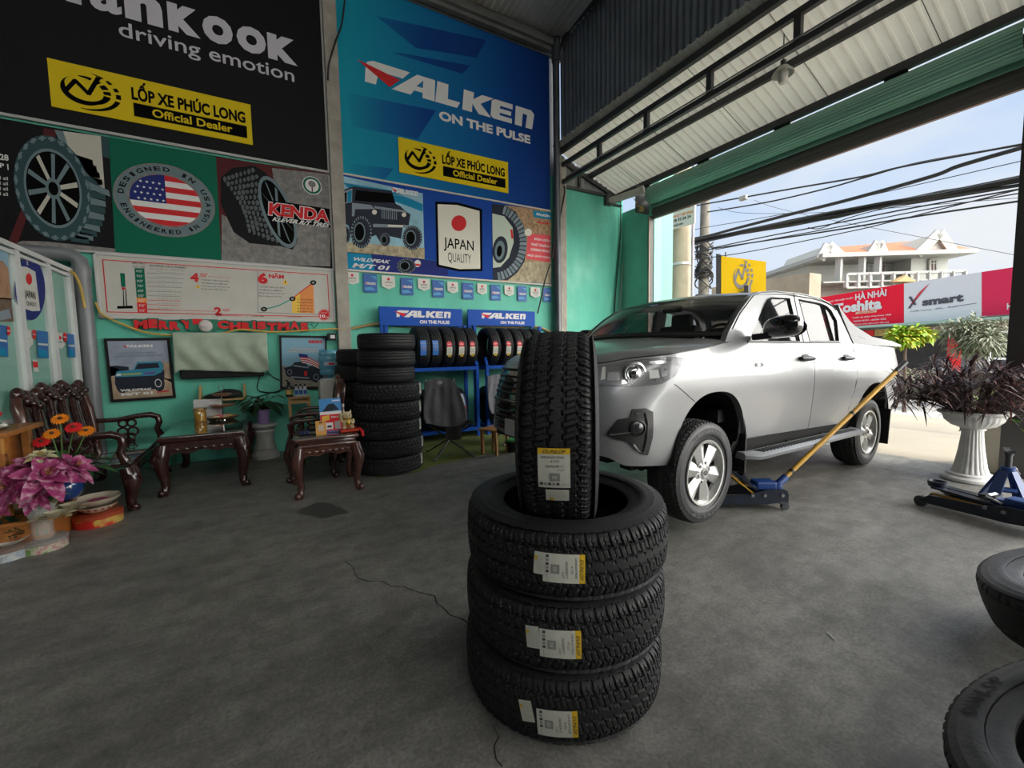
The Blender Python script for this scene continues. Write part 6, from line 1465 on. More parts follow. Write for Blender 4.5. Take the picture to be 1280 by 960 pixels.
# stickers and posters on the office partition glass (plane X = XP)
def onpane(x, y, o=.012): return gx(x, y, XP+o)
def ppoly(g, pts, mi, o=.012): g.poly([onpane(*p, o) for p in pts], mi)
t = thing('window_sticker', 'round blue sticker with white country badge on the partition glass', 'sticker', (0,0,0))
C8 = lambda x, y: (x*.1875, 300+y*.1875)
g = MB()
ce = [(200+100*math.cos(a)*1.02+26*math.sin(-a)*.2, 325+208*math.sin(a)+26*math.cos(a)) for a in np.linspace(0,2*PI,41)[:-1]]
ppoly(g, [C8(*p) for p in ce], 0); ppoly(g, [C8(*p) for p in ((132,174),(180,180),(236,212),(268,472),(215,475),(158,455))], 1, .014)
ppoly(g, [C8(194+20*math.cos(a)+3*math.sin(a), 260+38*math.sin(a)) for a in np.linspace(0,2*PI,25)[:-1]], 2, .016); ppoly(g, [C8(*p) for p in ((176,132),(184,134),(188,168),(180,166))], 1, .014)
def ptext(s, a, b, c, mi, o=.016, bold=.02):
    A, Bq, Cq = onpane(*C8(*a), o), onpane(*C8(*b), o), onpane(*C8(*c), o); g.text(s, A, (0,Bq.y-A.y,0), (0,0,Cq.z-A.z), mi, bold)
ptext('JAPAN', (170,398), (240,410), (166,330), 3); ptext('QUALITY', (180,440), (246,450), (178,405), 3, bold=0); g.build('sticker_print', [P_NAVY, mat('sticker_white', (.60,.60,.55), .5), P_RED, M_BLACK], t)
for k, (pts, lab) in enumerate((([(142,592),(216,600),(222,690),(192,728),(152,690)],'white pennant sticker below the round badge on the partition'),([(366,614),(424,622),(432,700),(408,730),(380,704)],'white pennant sticker on the far pane of the partition'))):
    t = thing('window_sticker', lab, 'sticker', (0,0,0), group='pennant stickers on the partition'); g = MB(); ppoly(g, [C8(*p) for p in pts], 0); x0, y0 = pts[0]; ppoly(g, [C8(x0+36+9*math.cos(a), y0+38+13*math.sin(a)) for a in np.linspace(0,2*PI,17)[:-1]], 1, .014); ppoly(g, [C8(x0+24,y0+60),C8(x0+52,y0+64),C8(x0+53,y0+72),C8(x0+25,y0+68)], 2, .014); g.build('sticker_print', [MATS['sticker_white'], P_RED, P_SLATE], t)
for k, (pts, lab) in enumerate((([(-30,560),(48,572),(56,780),(-20,770)],'blue sticker on the nearest pane at the photo edge'),([(244,600),(320,612),(326,788),(256,786)],'blue sticker beside the white pennant on the middle pane'),([(446,622),(496,630),(504,784),(458,784)],'blue sticker at the far end of the partition'))):
    t = thing('window_sticker', lab, 'sticker', (0,0,0), group='blue stickers on the partition'); g = MB(); ppoly(g, [C8(*p) for p in pts], 0); a, b, c, d = pts
    ppoly(g, [C8(a[0]+8,(a[1]+d[1])/2-6),C8(b[0]-2,(b[1]+c[1])/2-8),C8(b[0],(b[1]+c[1])/2+6),C8(a[0]+10,(a[1]+d[1])/2+6)], 1, .014); ppoly(g, [C8(a[0]+14,d[1]-60),C8(c[0]-20,c[1]-50),C8(c[0]-6,c[1]-6),C8(d[0]+6,d[1]-6)], 2, .014); g.build('sticker_print', [mat('sticker_blue', (.02,.13,.40), .4), MATS['sticker_white'], P_CYAN], t)
for k, (x, y, lab) in enumerate(((56,606,'round red sticker on the nearest pane'),(226,630,'round red sticker beside the middle white pennant'),(432,648,'round red sticker on the farthest pane'))):
    t = thing('window_sticker', lab, 'sticker', (0,0,0), group='round red stickers on the partition'); g = MB(); ppoly(g, [C8(x+16*math.cos(a), y+32*math.sin(a)) for a in np.linspace(0,2*PI,21)[:-1]], 0); ppoly(g, [C8(x-10,y-6),C8(x+11,y-3),C8(x+11,y+5),C8(x-10,y+2)], 1, .014); g.build('sticker_print', [P_RED, MATS['sticker_white']], t)
t = thing('window_sticker', 'small red and white label low on the middle pane', 'sticker', (0,0,0)); g = MB(); ppoly(g, [C8(218,798),C8(248,800),C8(258,878),C8(226,878)], 1); ppoly(g, [C8(219,810),C8(250,812),C8(255,850),C8(222,850)], 0, .014); g.build('sticker_print', [P_RED, MATS['sticker_white']], t)
t = thing('window_poster', 'desert landscape poster on the partition glass at the left edge', 'poster', (0,0,0)); g = MB()
ppoly(g, [C8(-140,0),C8(48,50),C8(90,545),C8(-120,540)], 0); ppoly(g, [C8(-130,120),C8(20,140),C8(55,190),C8(78,400),C8(-130,380)], 1, .014); ppoly(g, [C8(-130,370),C8(76,390),C8(92,545),C8(-120,540)], 2, .014); ppoly(g, [C8(-20,480),C8(60,460),C8(76,520),C8(-10,540)], 3, .016); g.build('poster_print', [mat('poster_clear_sky', (.25,.42,.55), .5), mat('poster_rock', (.40,.22,.13), .6, var=.3, scale=9), mat('poster_scrub', (.14,.09,.06), .6, var=.4, scale=14), P_JEEPG], t)

# big grey drain pipe and wall cables
g = MB(); A = gy(113,460,6.66); zt_ = gy(113,330,6.66).z
g.tube([(-2.35,6.66,zt_+.09),(-2.0,6.66,zt_+.09),(A.x-.16,6.66,zt_+.09),(A.x-.06,6.66,zt_+.075),(A.x-.01,6.66,zt_+.03),(A.x,6.66,zt_-.05),(A.x,6.66,.02)], .075, 18); g.lathe([(.085,0),(.085,.12),(.075,.12)],20,(A.x,6.66,zt_-.16)); o = g.build('drain_pipe', mat('grey_pvc', (.17,.18,.19), .35, var=.15, scale=3), smooth=50); tag(o, 'thick grey drain pipe running down the wall beside the partition', 'pipe')
M_CABY = mat('yellow_hose', (.50,.33,.06), .5); M_CABK = mat('black_cable', (.015,.015,.015), .5); M_CABB = mat('tan_cable', (.33,.24,.10), .6, var=.4, scale=30)
def wallcable(px, label, r, m, Y=6.70, name='cable'):
    g = MB(); P = [gy(x, y, Y) for x, y in px]; Q = []
    for i in range(len(P)-1):
        for j in range(6):
            t = j/6; p0, p1, p2, p3 = P[max(0,i-1)], P[i], P[i+1], P[min(len(P)-1,i+2)]
            Q.append(.5*(2*p1+(p2-p0)*t+(2*p0-5*p1+4*p2-p3)*t*t+(3*p1-p0-3*p2+p3)*t**3))
    Q.append(P[-1]); g.tube(Q, r, 7); return tag(g.build(name, m, smooth=60), label, 'cable')
wallcable([(119,378),(128,393),(150,404),(180,415),(212,419),(240,417),(275,417),(300,412),(340,415),(385,413),(420,411),(432,412)], 'yellow hose sagging along the wall under the letter garland', .012, M_CABY, 6.66)
wallcable([(434,412),(452,408),(475,405),(520,408),(575,407),(612,408),(640,409),(668,408),(684,413),(692,418)], 'bundle of tan cables strung along the wall behind the tyre racks', .022, M_CABB, 6.70)
wallcable([(86,338),(94,344),(101,360),(106,385)], 'frayed yellow cable beside the drain pipe', .014, M_CABY, 6.5)
wallcable([(330,458),(322,480),(325,489),(345,490),(352,485)], 'thin black cable looping right of the draped cloth', .006, M_CABK, 6.72); wallcable([(331,460),(342,472),(360,478)], 'thin black cable falling from the draped cloth to the poster', .005, M_CABK, 6.73)
wallcable([(312,498),(330,494),(350,488)], 'short black cable left of the off-road poster', .006, M_CABK, 6.73)
wallcable([(688,330),(683,345),(679,360),(676,375),(672,392)], 'black twisted cable hanging beside the corner post', .014, M_CABK, 6.62)
wallcable([(705,232),(706,240),(702,262),(698,280),(693,305),(690,322)], 'black twisted cable running down the porch wall edge', .014, M_CABK, 6.60)
wallcable([(776,252),(775,300),(770,360),(767,405)], 'black cable hanging on the porch wall', .012, M_CABK, 6.71); wallcable([(778,330),(775,370),(774,400)], 'pale cable hanging beside the black one on the porch wall', .010, mat('pale_cable', (.45,.45,.36), .6), 6.71)
wallcable([(431,0),(427,30),(420,50),(416,62),(411,80),(410,100)], 'black cable hanging down the middle column', .012, M_CABK, 6.62)
P = gy(414.5,421,6.63); t = thing('wall_socket', 'small black and white socket box on the middle column', 'socket', (P.x,P.y,P.z)); g = MB(); g.box((0,0,0),(.12,.05,.10), bevel=.008); g.build('box_body', M_BLACK, t); g = MB(); g.box((.01,-.027,.0),(.06,.008,.05), bevel=.003); g.build('socket_face', M_WHITE, t)
P = gy(758,410,6.69); t = thing('wall_plaque', 'small reddish brown plaque low on the porch wall', 'plaque', (P.x,6.725,P.z)); g = MB(); g.box((0,0,0),(.26,.03,.14), bevel=.005); g.build('plaque_board', mat('plaque_red', (.30,.10,.05), .6), t); g = MB(); g.box((0,-.017,.01),(.18,.003,.03)); g.build('plaque_print', mat('plaque_ochre', (.45,.28,.12), .6), t)

# altar, flowers and tins at the left edge
t = thing('altar', 'orange carved wooden floor altar at the left edge', 'altar', (-1.62,4.50,0))
g = MB(); g.box((0,0,.10),(.38,.52,.20), bevel=.01); g.box((.0,0,.21),(.40,.56,.03), bevel=.008); g.build('plinth', M_ORW, t)
for x in (-.16,-.04):
    for y in (-.18,.20): g = MB(); g.box((x,y,.52),(.05,.05,.60), bevel=.006); g.build('shrine_post', M_ORW, t)
g = MB(); g.box((-.10,.23,.5),(.14,.02,.56)); g.build('back_panel', M_ORW, t)
g = MB(); g.box((-.085,0,.845),(.24,.56,.035), bevel=.006); g.prism([(-.19,-.21,.82)]+[(-.19+.20*i/24,-.21,.72-.03*math.cos(i*PI/3)) for i in range(25)]+[(.01,-.21,.82)],(0,.03,0)); g.build('shrine_roof', M_ORW, t)
g = MB()
for k in range(5): g.cyl((-.18+.042*k,-.225,.71),(-.18+.042*k,-.225,.83),.016,8)
g.build('carved_fringe', mat('amber_wood', (.45,.20,.03), .35, coat=.4), t, smooth=40)
t = thing('offering_plate', 'heap of white and red sweets on a plate on the altar roof', 'plate', (-1.74,4.42,.864))
g = MB(); plate_c(g, (0,0,0), .10, .02); g.build('plate', mat('plate_steel', (.30,.30,.30), .3, metal=.5), t, smooth=40)
r_ = random.Random(5); g = MB()
for k in range(46):
    lv = int((k/46)**1*4); rr = (.085-.02*lv)*math.sqrt(r_.random()); a = r_.uniform(0,2*PI); g.sphere((rr*math.cos(a),rr*math.sin(a),.025+.036*lv+r_.uniform(0,.015)), .024, 8, mi=(0,0,1,0,2)[k%5], sc=(1.2,.9,.7), R=Matrix.Rotation(a,3,'Z'))
o = g.build('sweets', [mat('sweet_white', (.62,.60,.55), .5), P_RED, P_GREEN], t, smooth=60); o['kind'] = 'stuff'
def tin(px, r, h, mbody, label, mlid=M_BLACK, name='cake_tin'):
    p = gz(*px); d = Vector((p.x,p.y,0)).normalized(); c = p+d*r; t = thing(name, label, 'tin', (c.x,c.y,0)); g = MB(); g.lathe([(.001,.001),(r,.001),(r,h*.72)],40); g.build('tin_body', mbody, t, smooth=40); g = MB(); g.lathe([(r*1.02,h*.70),(r*1.03,h*.74),(r*1.03,h*.97),(r,h),(.001,h)],40); g.build('tin_lid', mlid, t, smooth=40); return t, c
def pat(nm, a, b, c_, sc): return node_mat(nm, lambda n, bb_: (n.links.new(_ramp(n, _noise(n, sc, 4), [(.38,a),(.5,b),(.62,c_)]), bb_.inputs['Base Color']), bb_.inputs['Roughness'].__setattr__('default_value', .35)))
t, cA = tin((10,703), .135, .085, pat('tin_pale_blue', (.40,.50,.56),(.55,.56,.52),(.30,.36,.42), 14), 'round pale blue tin on the floor at the left edge', mat('tin_lid_brown', (.22,.16,.13), .4))
t, cB = tin((56,692), .125, .080, pat('tin_green', (.16,.30,.07),(.55,.52,.42),(.45,.22,.22), 16), 'round green floral tin under the crystal flower vase', mat('tin_lid_grey', (.28,.26,.24), .35))
t, cC = tin((124,660), .155, .095, pat('tin_red', (.55,.02,.02),(.60,.03,.02),(.60,.42,.10), 9), 'round red tin carrying cream bowls beside the altar', mat('tin_lid_red', (.42,.07,.03), .35))
def bowl(c, r, h, m, label, grp=None, wav=0, kind='bowl'):
    t = thing('bowl', label, kind, c, group=grp); g = MB(); g.lathe([(.001,.004),(r*.45,.0),(r*.6,.01),(r*.9,h*.6),(r,h),(r*.97,h),(r*.85,h*.6),(r*.5,.02),(.001,.018)],40,rfun=lambda a,rr,z: rr*(1+wav*math.cos(9*a)*(z/h if h else 0))); g.build('bowl_shell', m, t, smooth=50); return t
CER = mat('cream_ceramic', (.60,.54,.42), .25, coat=.5)
t = bowl((cC.x,cC.y,.0965), .125, .060, CER, 'cream patterned bowl, lower one on the red tin', 'cream bowls on the red tin')
g = MB()
for k in range(18): a = k*PI/9; g.sphere((.118*math.cos(a),.118*math.sin(a),.042),.011,6,sc=(1,1,.7))
g.build('painted_band', mat('band_maroon', (.22,.05,.03), .4), t)
bowl((cC.x+.005,cC.y-.005,.158), .15, .065, CER, 'wide scalloped cream bowl, upper one on the red tin', 'cream bowls on the red tin', .03)
g = MB()
for k in range(16): a = k*2.4; leaf(g, (cC.x+.01+.02*math.cos(a),cC.y+.02*math.sin(a),.195), (math.cos(a),math.sin(a),.15), Vector((0,0,1)), .05, .02, .2)
tag(g.build('flower', mat('petal_rose', (.58,.10,.20), .5), smooth=60), 'pink flower head lying in the scalloped bowl', 'flower')
# crystal vase with lilies
t = thing('flower_vase', 'clear crystal vase of pink lilies standing on the green tin', 'vase', (cB.x,cB.y,.0815))
g = MB(); g.lathe([(.001,.0),(.062,.0),(.066,.02),(.058,.06),(.060,.14),(.078,.22),(.098,.27),(.092,.27),(.070,.21),(.052,.13),(.05,.03),(.001,.03)],32,rfun=lambda a,r,z: r*(1+.035*math.cos(12*a))); g.build('vase_glass', mat('crystal', (.75,.80,.78), .03, alpha=.22, spec=.9), t, smooth=40)
g = MB(); r_ = random.Random(11); heads = []
for k in range(8): 
    a = r_.uniform(0,2*PI); q = Vector((.03*math.cos(a),.03*math.sin(a),.02))
    g.tube([q, Vector((-q.x*.6,-q.y*.6,.26)), Vector((-q.x*2.2-.02,-q.y*2,.42))], .005, 6)
for k in range(7): a = k*.9; leaf(g, (.02*math.cos(a),.02*math.sin(a),.28), (math.cos(a),math.sin(a),.5), Vector((0,0,1)), .16, .025, .4)
g.build('stems', mat('stem_green', (.09,.17,.05), .5), t, smooth=60)
M_LILY = node_mat('lily_pink', lambda n, b: (n.links.new(_ramp(n, _noise(n, 26, 3, .5), [(.35,(.25,.018,.10)),(.52,(.36,.05,.17)),(.68,(.60,.36,.44))]), b.inputs['Base Color']), b.inputs['Roughness'].__setattr__('default_value', .5)))
M_LILYW = mat('lily_cream', (.62,.58,.36), .5)
def lily(par, c, ax, r, m, n=6, seed=0):
    g = MB(); ax = Vector(ax).normalized(); u = ax.orthogonal().normalized(); w_ = ax.cross(u)
    for ring, (n_, el, k_) in enumerate(((n,.25,1.0),(n,.75,.8),(5,1.15,.55))):
        for i in range(n_):
            a = 2*PI*(i+.5*ring)/n_+seed; d = (u*math.cos(a)+w_*math.sin(a))*math.cos(el)+ax*math.sin(el); leaf(g, Vector(c), d, ax, r*k_, r*.24*k_, .28, 0, 6)
    for i in range(5): a = i*1.256; g.tube([Vector(c), Vector(c)+(ax*.5+u*.15*math.cos(a)+w_*.15*math.sin(a))*r*.8], .003, 4, mi=1)
    o = g.build('flower', [m, mat('anther', (.50,.30,.08), .5)], par, smooth=70); return o
for k, (dx, dy, dz, ax, r, m) in enumerate(((.07,-.06,.46,(.35,-.55,.5),.20,M_LILY),(-.10,-.09,.42,(-.3,-.8,.3),.18,M_LILY),(-.02,.03,.52,(-.1,-.3,.9),.18,M_LILY),(-.19,-.02,.45,(-.35,-.6,.4),.17,M_LILY),(.19,-.0,.49,(.7,-.3,.5),.15,M_LILY),(.02,-.10,.36,(.0,-.9,-.1),.13,M_LILY),(.02,.04,.58,(.0,-.3,.9),.10,M_LILYW),(-.21,-.08,.35,(-.1,-.9,.1),.15,M_LILY))): lily(t, (dx,dy,dz), ax, r, m, seed=k*.7)
g = MB(); leaf(g, (.04,-.03,.30), (.5,-.3,.3), Vector((.2,-.8,.5)), .16, .085, .2); g.build('pale_leaf', mat('pale_leaf', (.42,.45,.26), .6), t, smooth=60)
# blue vase with gerberas
pv = gz(90,650,.18); c = Vector((pv.x,pv.y+.02,0)); c = Vector((-1.47,4.68,.227))
t = thing('flower_vase', 'blue vase of orange and red gerberas on the altar plinth corner', 'vase', c)
g = MB(); g.lathe([(.001,0),(.055,0),(.10,.05),(.115,.11),(.095,.17),(.055,.20),(.06,.215),(.05,.215),(.045,.19),(.001,.17)],32); g.build('vase_body', mat('cobalt_glaze', (.012,.055,.22), .15, coat=1.0), t, smooth=50)
g = MB(); g.text('福',(0,0,0),(1,0,0),(0,1,0),0,.02,warp=lambda x,y: (.1165*math.cos(lerp(-1.75,-1.3,x)),.1165*math.sin(lerp(-1.75,-1.3,x)),.085+.05*y)); g.build('vase_character', M_WHITE, t)
g = MB(); r_ = random.Random(4)
for k in range(40):
    a = r_.uniform(0,2*PI); el = r_.uniform(.15,1.25); d = Vector((math.cos(a)*math.cos(el), math.sin(a)*math.cos(el), math.sin(el))); leaf(g, Vector((.02*math.cos(a),.02*math.sin(a),.21))+d*r_.uniform(.02,.16), d, Vector((0,0,1)), r_.uniform(.12,.20), r_.uniform(.022,.04), .5)
g.build('foliage', mat('vase_leaf', (.025,.09,.022), .4), t, smooth=60)
GER = [(75,523.5,0),(65,542,0),(52,552,1),(92,534,1),(108,538.5,0)]
for k, (x, y, kind) in enumerate(GER):
    q = gy(x, y, c.y-.02)-c; g = MB(); g.tube([(0,0,.18),(q.x*.4,q.y*.4,q.z*.6),(q.x,q.y,q.z-.01)], .005, 6, mi=1)
    for ring in range(2):
        for i in range(18): a = 2*PI*(i+.5*ring)/18; d_ = Vector((math.cos(a),math.sin(a)*.62,-math.sin(a)*-.60+.10*ring)); leaf(g, q, d_, Vector((0,-.6,.8)), .056*(1-.25*ring), .012, .05, 0, 3)
    g.sphere(q+Vector((0,-.008,.008)), .015, 10, mi=2, sc=(1,1,.8)); g.build('gerbera', [mat('gerbera_orange', (.85,.26,.01), .5) if kind == 0 else mat('gerbera_red', (.75,.025,.03), .5), MATS['stem_green'], mat('gerbera_eye', (.10,.04,.02), .6)], t, smooth=70)
# folded cream cloth roses and dish on the plinth
for k, (x, y, lab) in enumerate(((67,642,'cream folded paper rose nearest the crystal vase'),(86,632,'cream folded paper rose nearest the blue vase'))):
    q = gz(x, y+6, .226); g = MB()
    for ring in range(4):
        for i in range(6): a = 2*PI*(i+.5*ring)/6; leaf(g, (q.x+.02*ring*math.cos(a),q.y+.02*ring*math.sin(a),.232), (math.cos(a),math.sin(a),1.1-.28*ring), Vector((0,0,1)), .07, .035, .1)
    tag(g.build('paper_rose', mat('paper_cream', (.60,.56,.40), .7), smooth=70), lab, 'flower', 'paper roses on the altar plinth')
q = gz(30,640,.226); bowl((q.x,q.y+.02,.227), .13, .05, mat('straw_bowl', (.25,.20,.10), .6, var=.3, scale=20), 'straw coloured bowl on the altar plinth behind the lilies')
q = gz(6,652,.12); t = thing('flower_dish', 'white dish with dark green plant at the left photo edge', 'plant', (cA.x,cA.y,.0865)); g = MB(); g.lathe([(.001,0),(.06,0),(.12,.035),(.115,.035),(.055,.008),(.001,.008)],28); g.build('dish', M_WHITE, t, smooth=40)
g = MB(); r_ = random.Random(8)
for k in range(40): a = r_.uniform(0,2*PI); leaf(g, (.04*math.cos(a),.04*math.sin(a),r_.uniform(.01,.16)), (math.cos(a),math.sin(a),.8), Vector((0,0,1)), .07, .016, .4)
g.build('foliage', mat('fern_dark', (.01,.05,.025), .5), t, smooth=60)
# ================================================================ tyre stacks, racks and camping chairs along the back wall
ME_MUD = tyre_mesh('mud_tyre', .385, .23, .206, 300, 'mud', 44); ME_ROAD = tyre_mesh('road_tyre', .325, .21, .182, 200, 'road', 70)
ME_SHELF = tyre_mesh('shelf_tyre', .318, .205, .195, 200, 'road', 72); ME_MED = tyre_mesh('medium_tyre', .345, .22, .20, 240, 'at', 52)
def blank_label(par, R, a0, w0, Lc, Wa, top, col=0, n='tread_label'):
    g = MB(); f = curved(R, a0, w0, Lc, Wa, .004); f2 = curved(R, a0, w0, Lc, Wa, .0055)
    g.grid(f, 3, 4, col)
    if top is not None: g.grid(lambda u, v: f2(u, lerp(.80,1,v)), 3, 1, top)
    for k in range(4): g.grid(lambda u, v: f2(lerp(.12,.88-.15*(k%2),u), lerp(.18+.14*k,.23+.14*k,v)), 2, 1, 3)
    return g.build(n, LABM, par)
c0 = Vector((1.185,5.02,0)); ords = ['lowest','second','third','fourth','fifth','sixth','seventh','topmost']
z = 0
for k in range(8):
    big = k < 5; h = .206 if big else .184; me = ME_MUD if big else ME_ROAD
    o = new_tyre(me, '%s tyre of the tall stack of eight beside the blue rack%s' % (ords[k], '' if k else ', on the floor'), (c0.x+(.012*math.sin(k*2.1)), c0.y+.01*math.cos(k*1.7)+(0 if big else -.02), z+h/2), (0,0,k*.7), 'tall tyre stack'); z += h
    if big: blank_label(o, .385, -.62-k*.7, -.02, .05, .12, None)
c1 = Vector((1.13,5.90,0)); z = 0
for k in range(7):
    o = new_tyre(ME_MED, '%s tyre of the stack half hidden behind the tall stack' % (ords[k] if k < 6 else 'topmost'), (c1.x+.03*math.sin(k*1.9)-.05*(k==5), c1.y, z+.101), (0,0,k), 'stack behind the tall stack'); z += .203
# blue display racks
M_RBLUE = mat('rack_blue', (.008,.075,.40), .5, spec=.15)
def rack(x0, x1, y0, y1, label):
    t = thing('tyre_rack', label, 'rack', ((x0+x1)/2, (y0+y1)/2, 0), group='blue tyre racks'); w_, d_ = (x1-x0)/2, (y1-y0)/2
    for sx_ in (-1,1):
        for sy_ in (-1,1):
            H_ = 1.14 if sy_ < 0 else 1.80
            g = MB(); g.box((sx_*(w_-.025), sy_*(d_-.025), H_/2),(.05,.05,H_)); g.build('post', M_RBLUE, t)
    for z in (.13, 1.10):
        g = MB()
        for y in (-d_+.025, -.11, .11, d_-.025): g.box((0,y,z),(2*w_-.1,.045,.05))
        for x in (-w_+.025, w_-.025): g.box((x,0,z),(.05,2*d_-.1,.05))
        g.build('shelf_frame', M_RBLUE, t)
    for sx_ in (-1,1):
        g = MB(); g.beam((sx_*(w_-.025),-d_+.03,1.14),(sx_*(w_-.025),-d_-.0+.09,1.26),.04,.04); g.build('end_stop', M_RBLUE, t)
    return t
def rack_board(t, P, D):
    """P: photo corners tl tr br bl on the plane Y = D"""
    q = [gy(*p, D) for p in P]; x0, x1 = (q[0].x+q[3].x)/2, (q[1].x+q[2].x)/2; z1, z0 = (q[0].z+q[1].z)/2, (q[2].z+q[3].z)/2; L0 = Vector(t.location)
    g = MB(); g.box(((x0+x1)/2-L0.x, D+.012-L0.y, (z0+z1)/2),(x1-x0,.024,z1-z0), bevel=.004); b_ = g.build('sign_board', M_RBLUE, t)
    g = MB(); w_, h_ = x1-x0, z1-z0; Yb = D-.0015-L0.y
    falken(g, (x0+.19*w_-L0.x, Yb, z0+.46*h_), (.65*w_,0,0), (0,0,.36*h_), 0, 1)
    g.text('ON THE PULSE', (x0+.46*w_-L0.x, Yb, z0+.13*h_), (.37*w_,0,0), (0,0,.19*h_), 0, .04); g.build('board_lettering', [M_WHITE, P_RED], b_)
    g = MB()
    for x in (x0+.04, x1-.05): g.box((x-L0.x, D+.05-L0.y, 1.15+(z0-1.15)/2+.06),(.05,.05,z0-1.15+.12))
    g.build('board_posts', M_RBLUE, t)
rk1 = rack(1.55, 2.90, 6.14, 6.64, 'left blue tyre rack with lettered sign board, beside the tall stack')
rack_board(rk1, [(473,382),(578,387),(578,407.5),(475,407.5)], 6.58)
rk2 = rack(3.03, 4.40, 6.14, 6.64, 'right blue tyre rack with lettered sign board, behind the truck nose')
rack_board(rk2, [(584.5,387),(669,389),(668.5,407.5),(585.5,407.5)], 6.58)
def rack_tyre(x, y, z, k, label, kind, me=ME_SHELF, R=.318, grp='tyres on the rack shelves', tilt=0):
    o = new_tyre(me, label, (x, y, z), (0, PI/2, 0), grp); o.rotation_euler = Matrix.Rotation(tilt,3,'Z').to_4x4().to_euler() if False else (0, PI/2, tilt)
    # the label faces the room: local angle whose direction is -Y after the quarter turn
    a0 = -PI/2
    if kind == 'blue': blank_label(o, R, a0+.02, .03, .22, .09, 5, 5)
    elif kind == 'red':
        g = MB(); f = curved(R, a0-.14-.0, .02, .09, .085, .004); g.text('o', (0,0,0),(1,0,0),(0,1,0),4,0,warp=lambda x,y: f(x,y)) if False else g.poly([f(.5+.5*math.cos(b), .5+.5*math.sin(b)) for b in np.linspace(0,2*PI,19)[:-1]], 4); f3 = curved(R, a0-.14, .02, .09, .085, .0055); g.grid(lambda u,v: f3(lerp(.2,.8,u),lerp(.45,.55,v)),1,1,0); g.build('round_sticker', LABM, o, label='round red sticker')
        blank_label(o, R, a0+.19, .02, .13, .085, None, 0); blank_label(o, R, a0+.40, .01, .045, .05, None, 1)
    return o
# after turning local Z to +X, angle a maps to direction (0, sin a, -cos a): a0 = -90 deg looks at the viewer, smaller a is lower... 
XS1 = [2.035, 2.225, 2.425, 2.625, 2.815]
L1 = ['leftmost tyre on the left rack shelf, next to the tall stack', 'second tyre from the left on the left rack shelf, blue label', 'middle tyre of the five on the left rack shelf', 'fourth tyre from the left on the left rack shelf', 'rightmost tyre on the left rack shelf']
for k, x in enumerate(XS1): rack_tyre(x-.03, 6.37+.012*math.sin(k*2), 1.432, k, L1[k], 'blue' if k < 2 else 'red')
XS2 = [3.17, 3.40, 3.605, 3.81, 4.01]
L2 = ['leftmost tyre on the right rack shelf', 'second tyre from the left on the right rack shelf', 'middle tyre of the five on the right rack shelf', 'fourth tyre from the left on the right rack shelf', 'rightmost tyre on the right rack shelf, near the upright tyre']
for k, x in enumerate(XS2): rack_tyre(x+.02, 6.37+.012*math.cos(k*2), 1.432, k, L2[k], 'red')
for x, lab, kd in ((1.80,'tyre on the low shelf left of the first camping chair','plain'),(2.05,'tyre on the low shelf behind the first camping chair','plain'),(2.30,'tyre on the low shelf behind the first camping chair, near its headrest','plain'),(2.56,'low shelf tyre with blue white label, right of the first camping chair','big')):
    o = rack_tyre(x, 6.34, .475, 0, lab, 'plain', grp='tyres on the low rack shelves')
    if kd == 'big':
        f = curved(.318, -PI/2-.42, -.01, .26, .085, .004); f2 = curved(.318, -PI/2-.42, -.01, .26, .085, .0055); g = MB(); g.grid(f,3,6,5); g.grid(lambda u,v: f2(lerp(.22,.95,u),lerp(.03,.8,v)),2,5,0); g.grid(lambda u,v: f2(lerp(.05,.95,u),lerp(.8,.98,v)),2,2,4); g.build('tread_label', LABM, o, label='blue, white and red tread label')
for x, lab in ((3.16,'tyre on the low shelf left of the second camping chair'),(3.40,'tyre on the low shelf behind the second camping chair'),(3.64,'tyre on the low shelf behind the truck nose')):
    rack_tyre(x, 6.34, .475, 0, lab, 'plain', grp='tyres on the low rack shelves')
# artificial turf
g = MB(); E_ = [gz(*p, .008) for p in ((470,596),(500,592),(522,589),(530,586),(545,580),(560,577.5),(580,573),(605,568),(622,566),(640,565))]
P = [(e.x,e.y,.010) for e in E_]+[(4.0,4.95,.010),(4.6,5.1,.010),(4.6,6.68,.010),(1.2,6.68,.010)]
g.prism(P, (0,0,-.009)); o = g.build('turf_mat', node_mat('turf_green', lambda n, b: (n.links.new(_mixc(n, 1.0, _ramp(n, _noise(n, 2.2, 5), [(.3,(.075,.11,.018)),(.7,(.17,.20,.04))]), _ramp(n, _noise(n, 130, 4), [(.3,(.55,.55,.55)),(.7,(1.3,1.3,1.3))]), 'MULTIPLY'), b.inputs['Base Color']), b.inputs['Roughness'].__setattr__('default_value', .95)))); tag(o, 'green artificial turf mat under the camping chairs', 'mat')
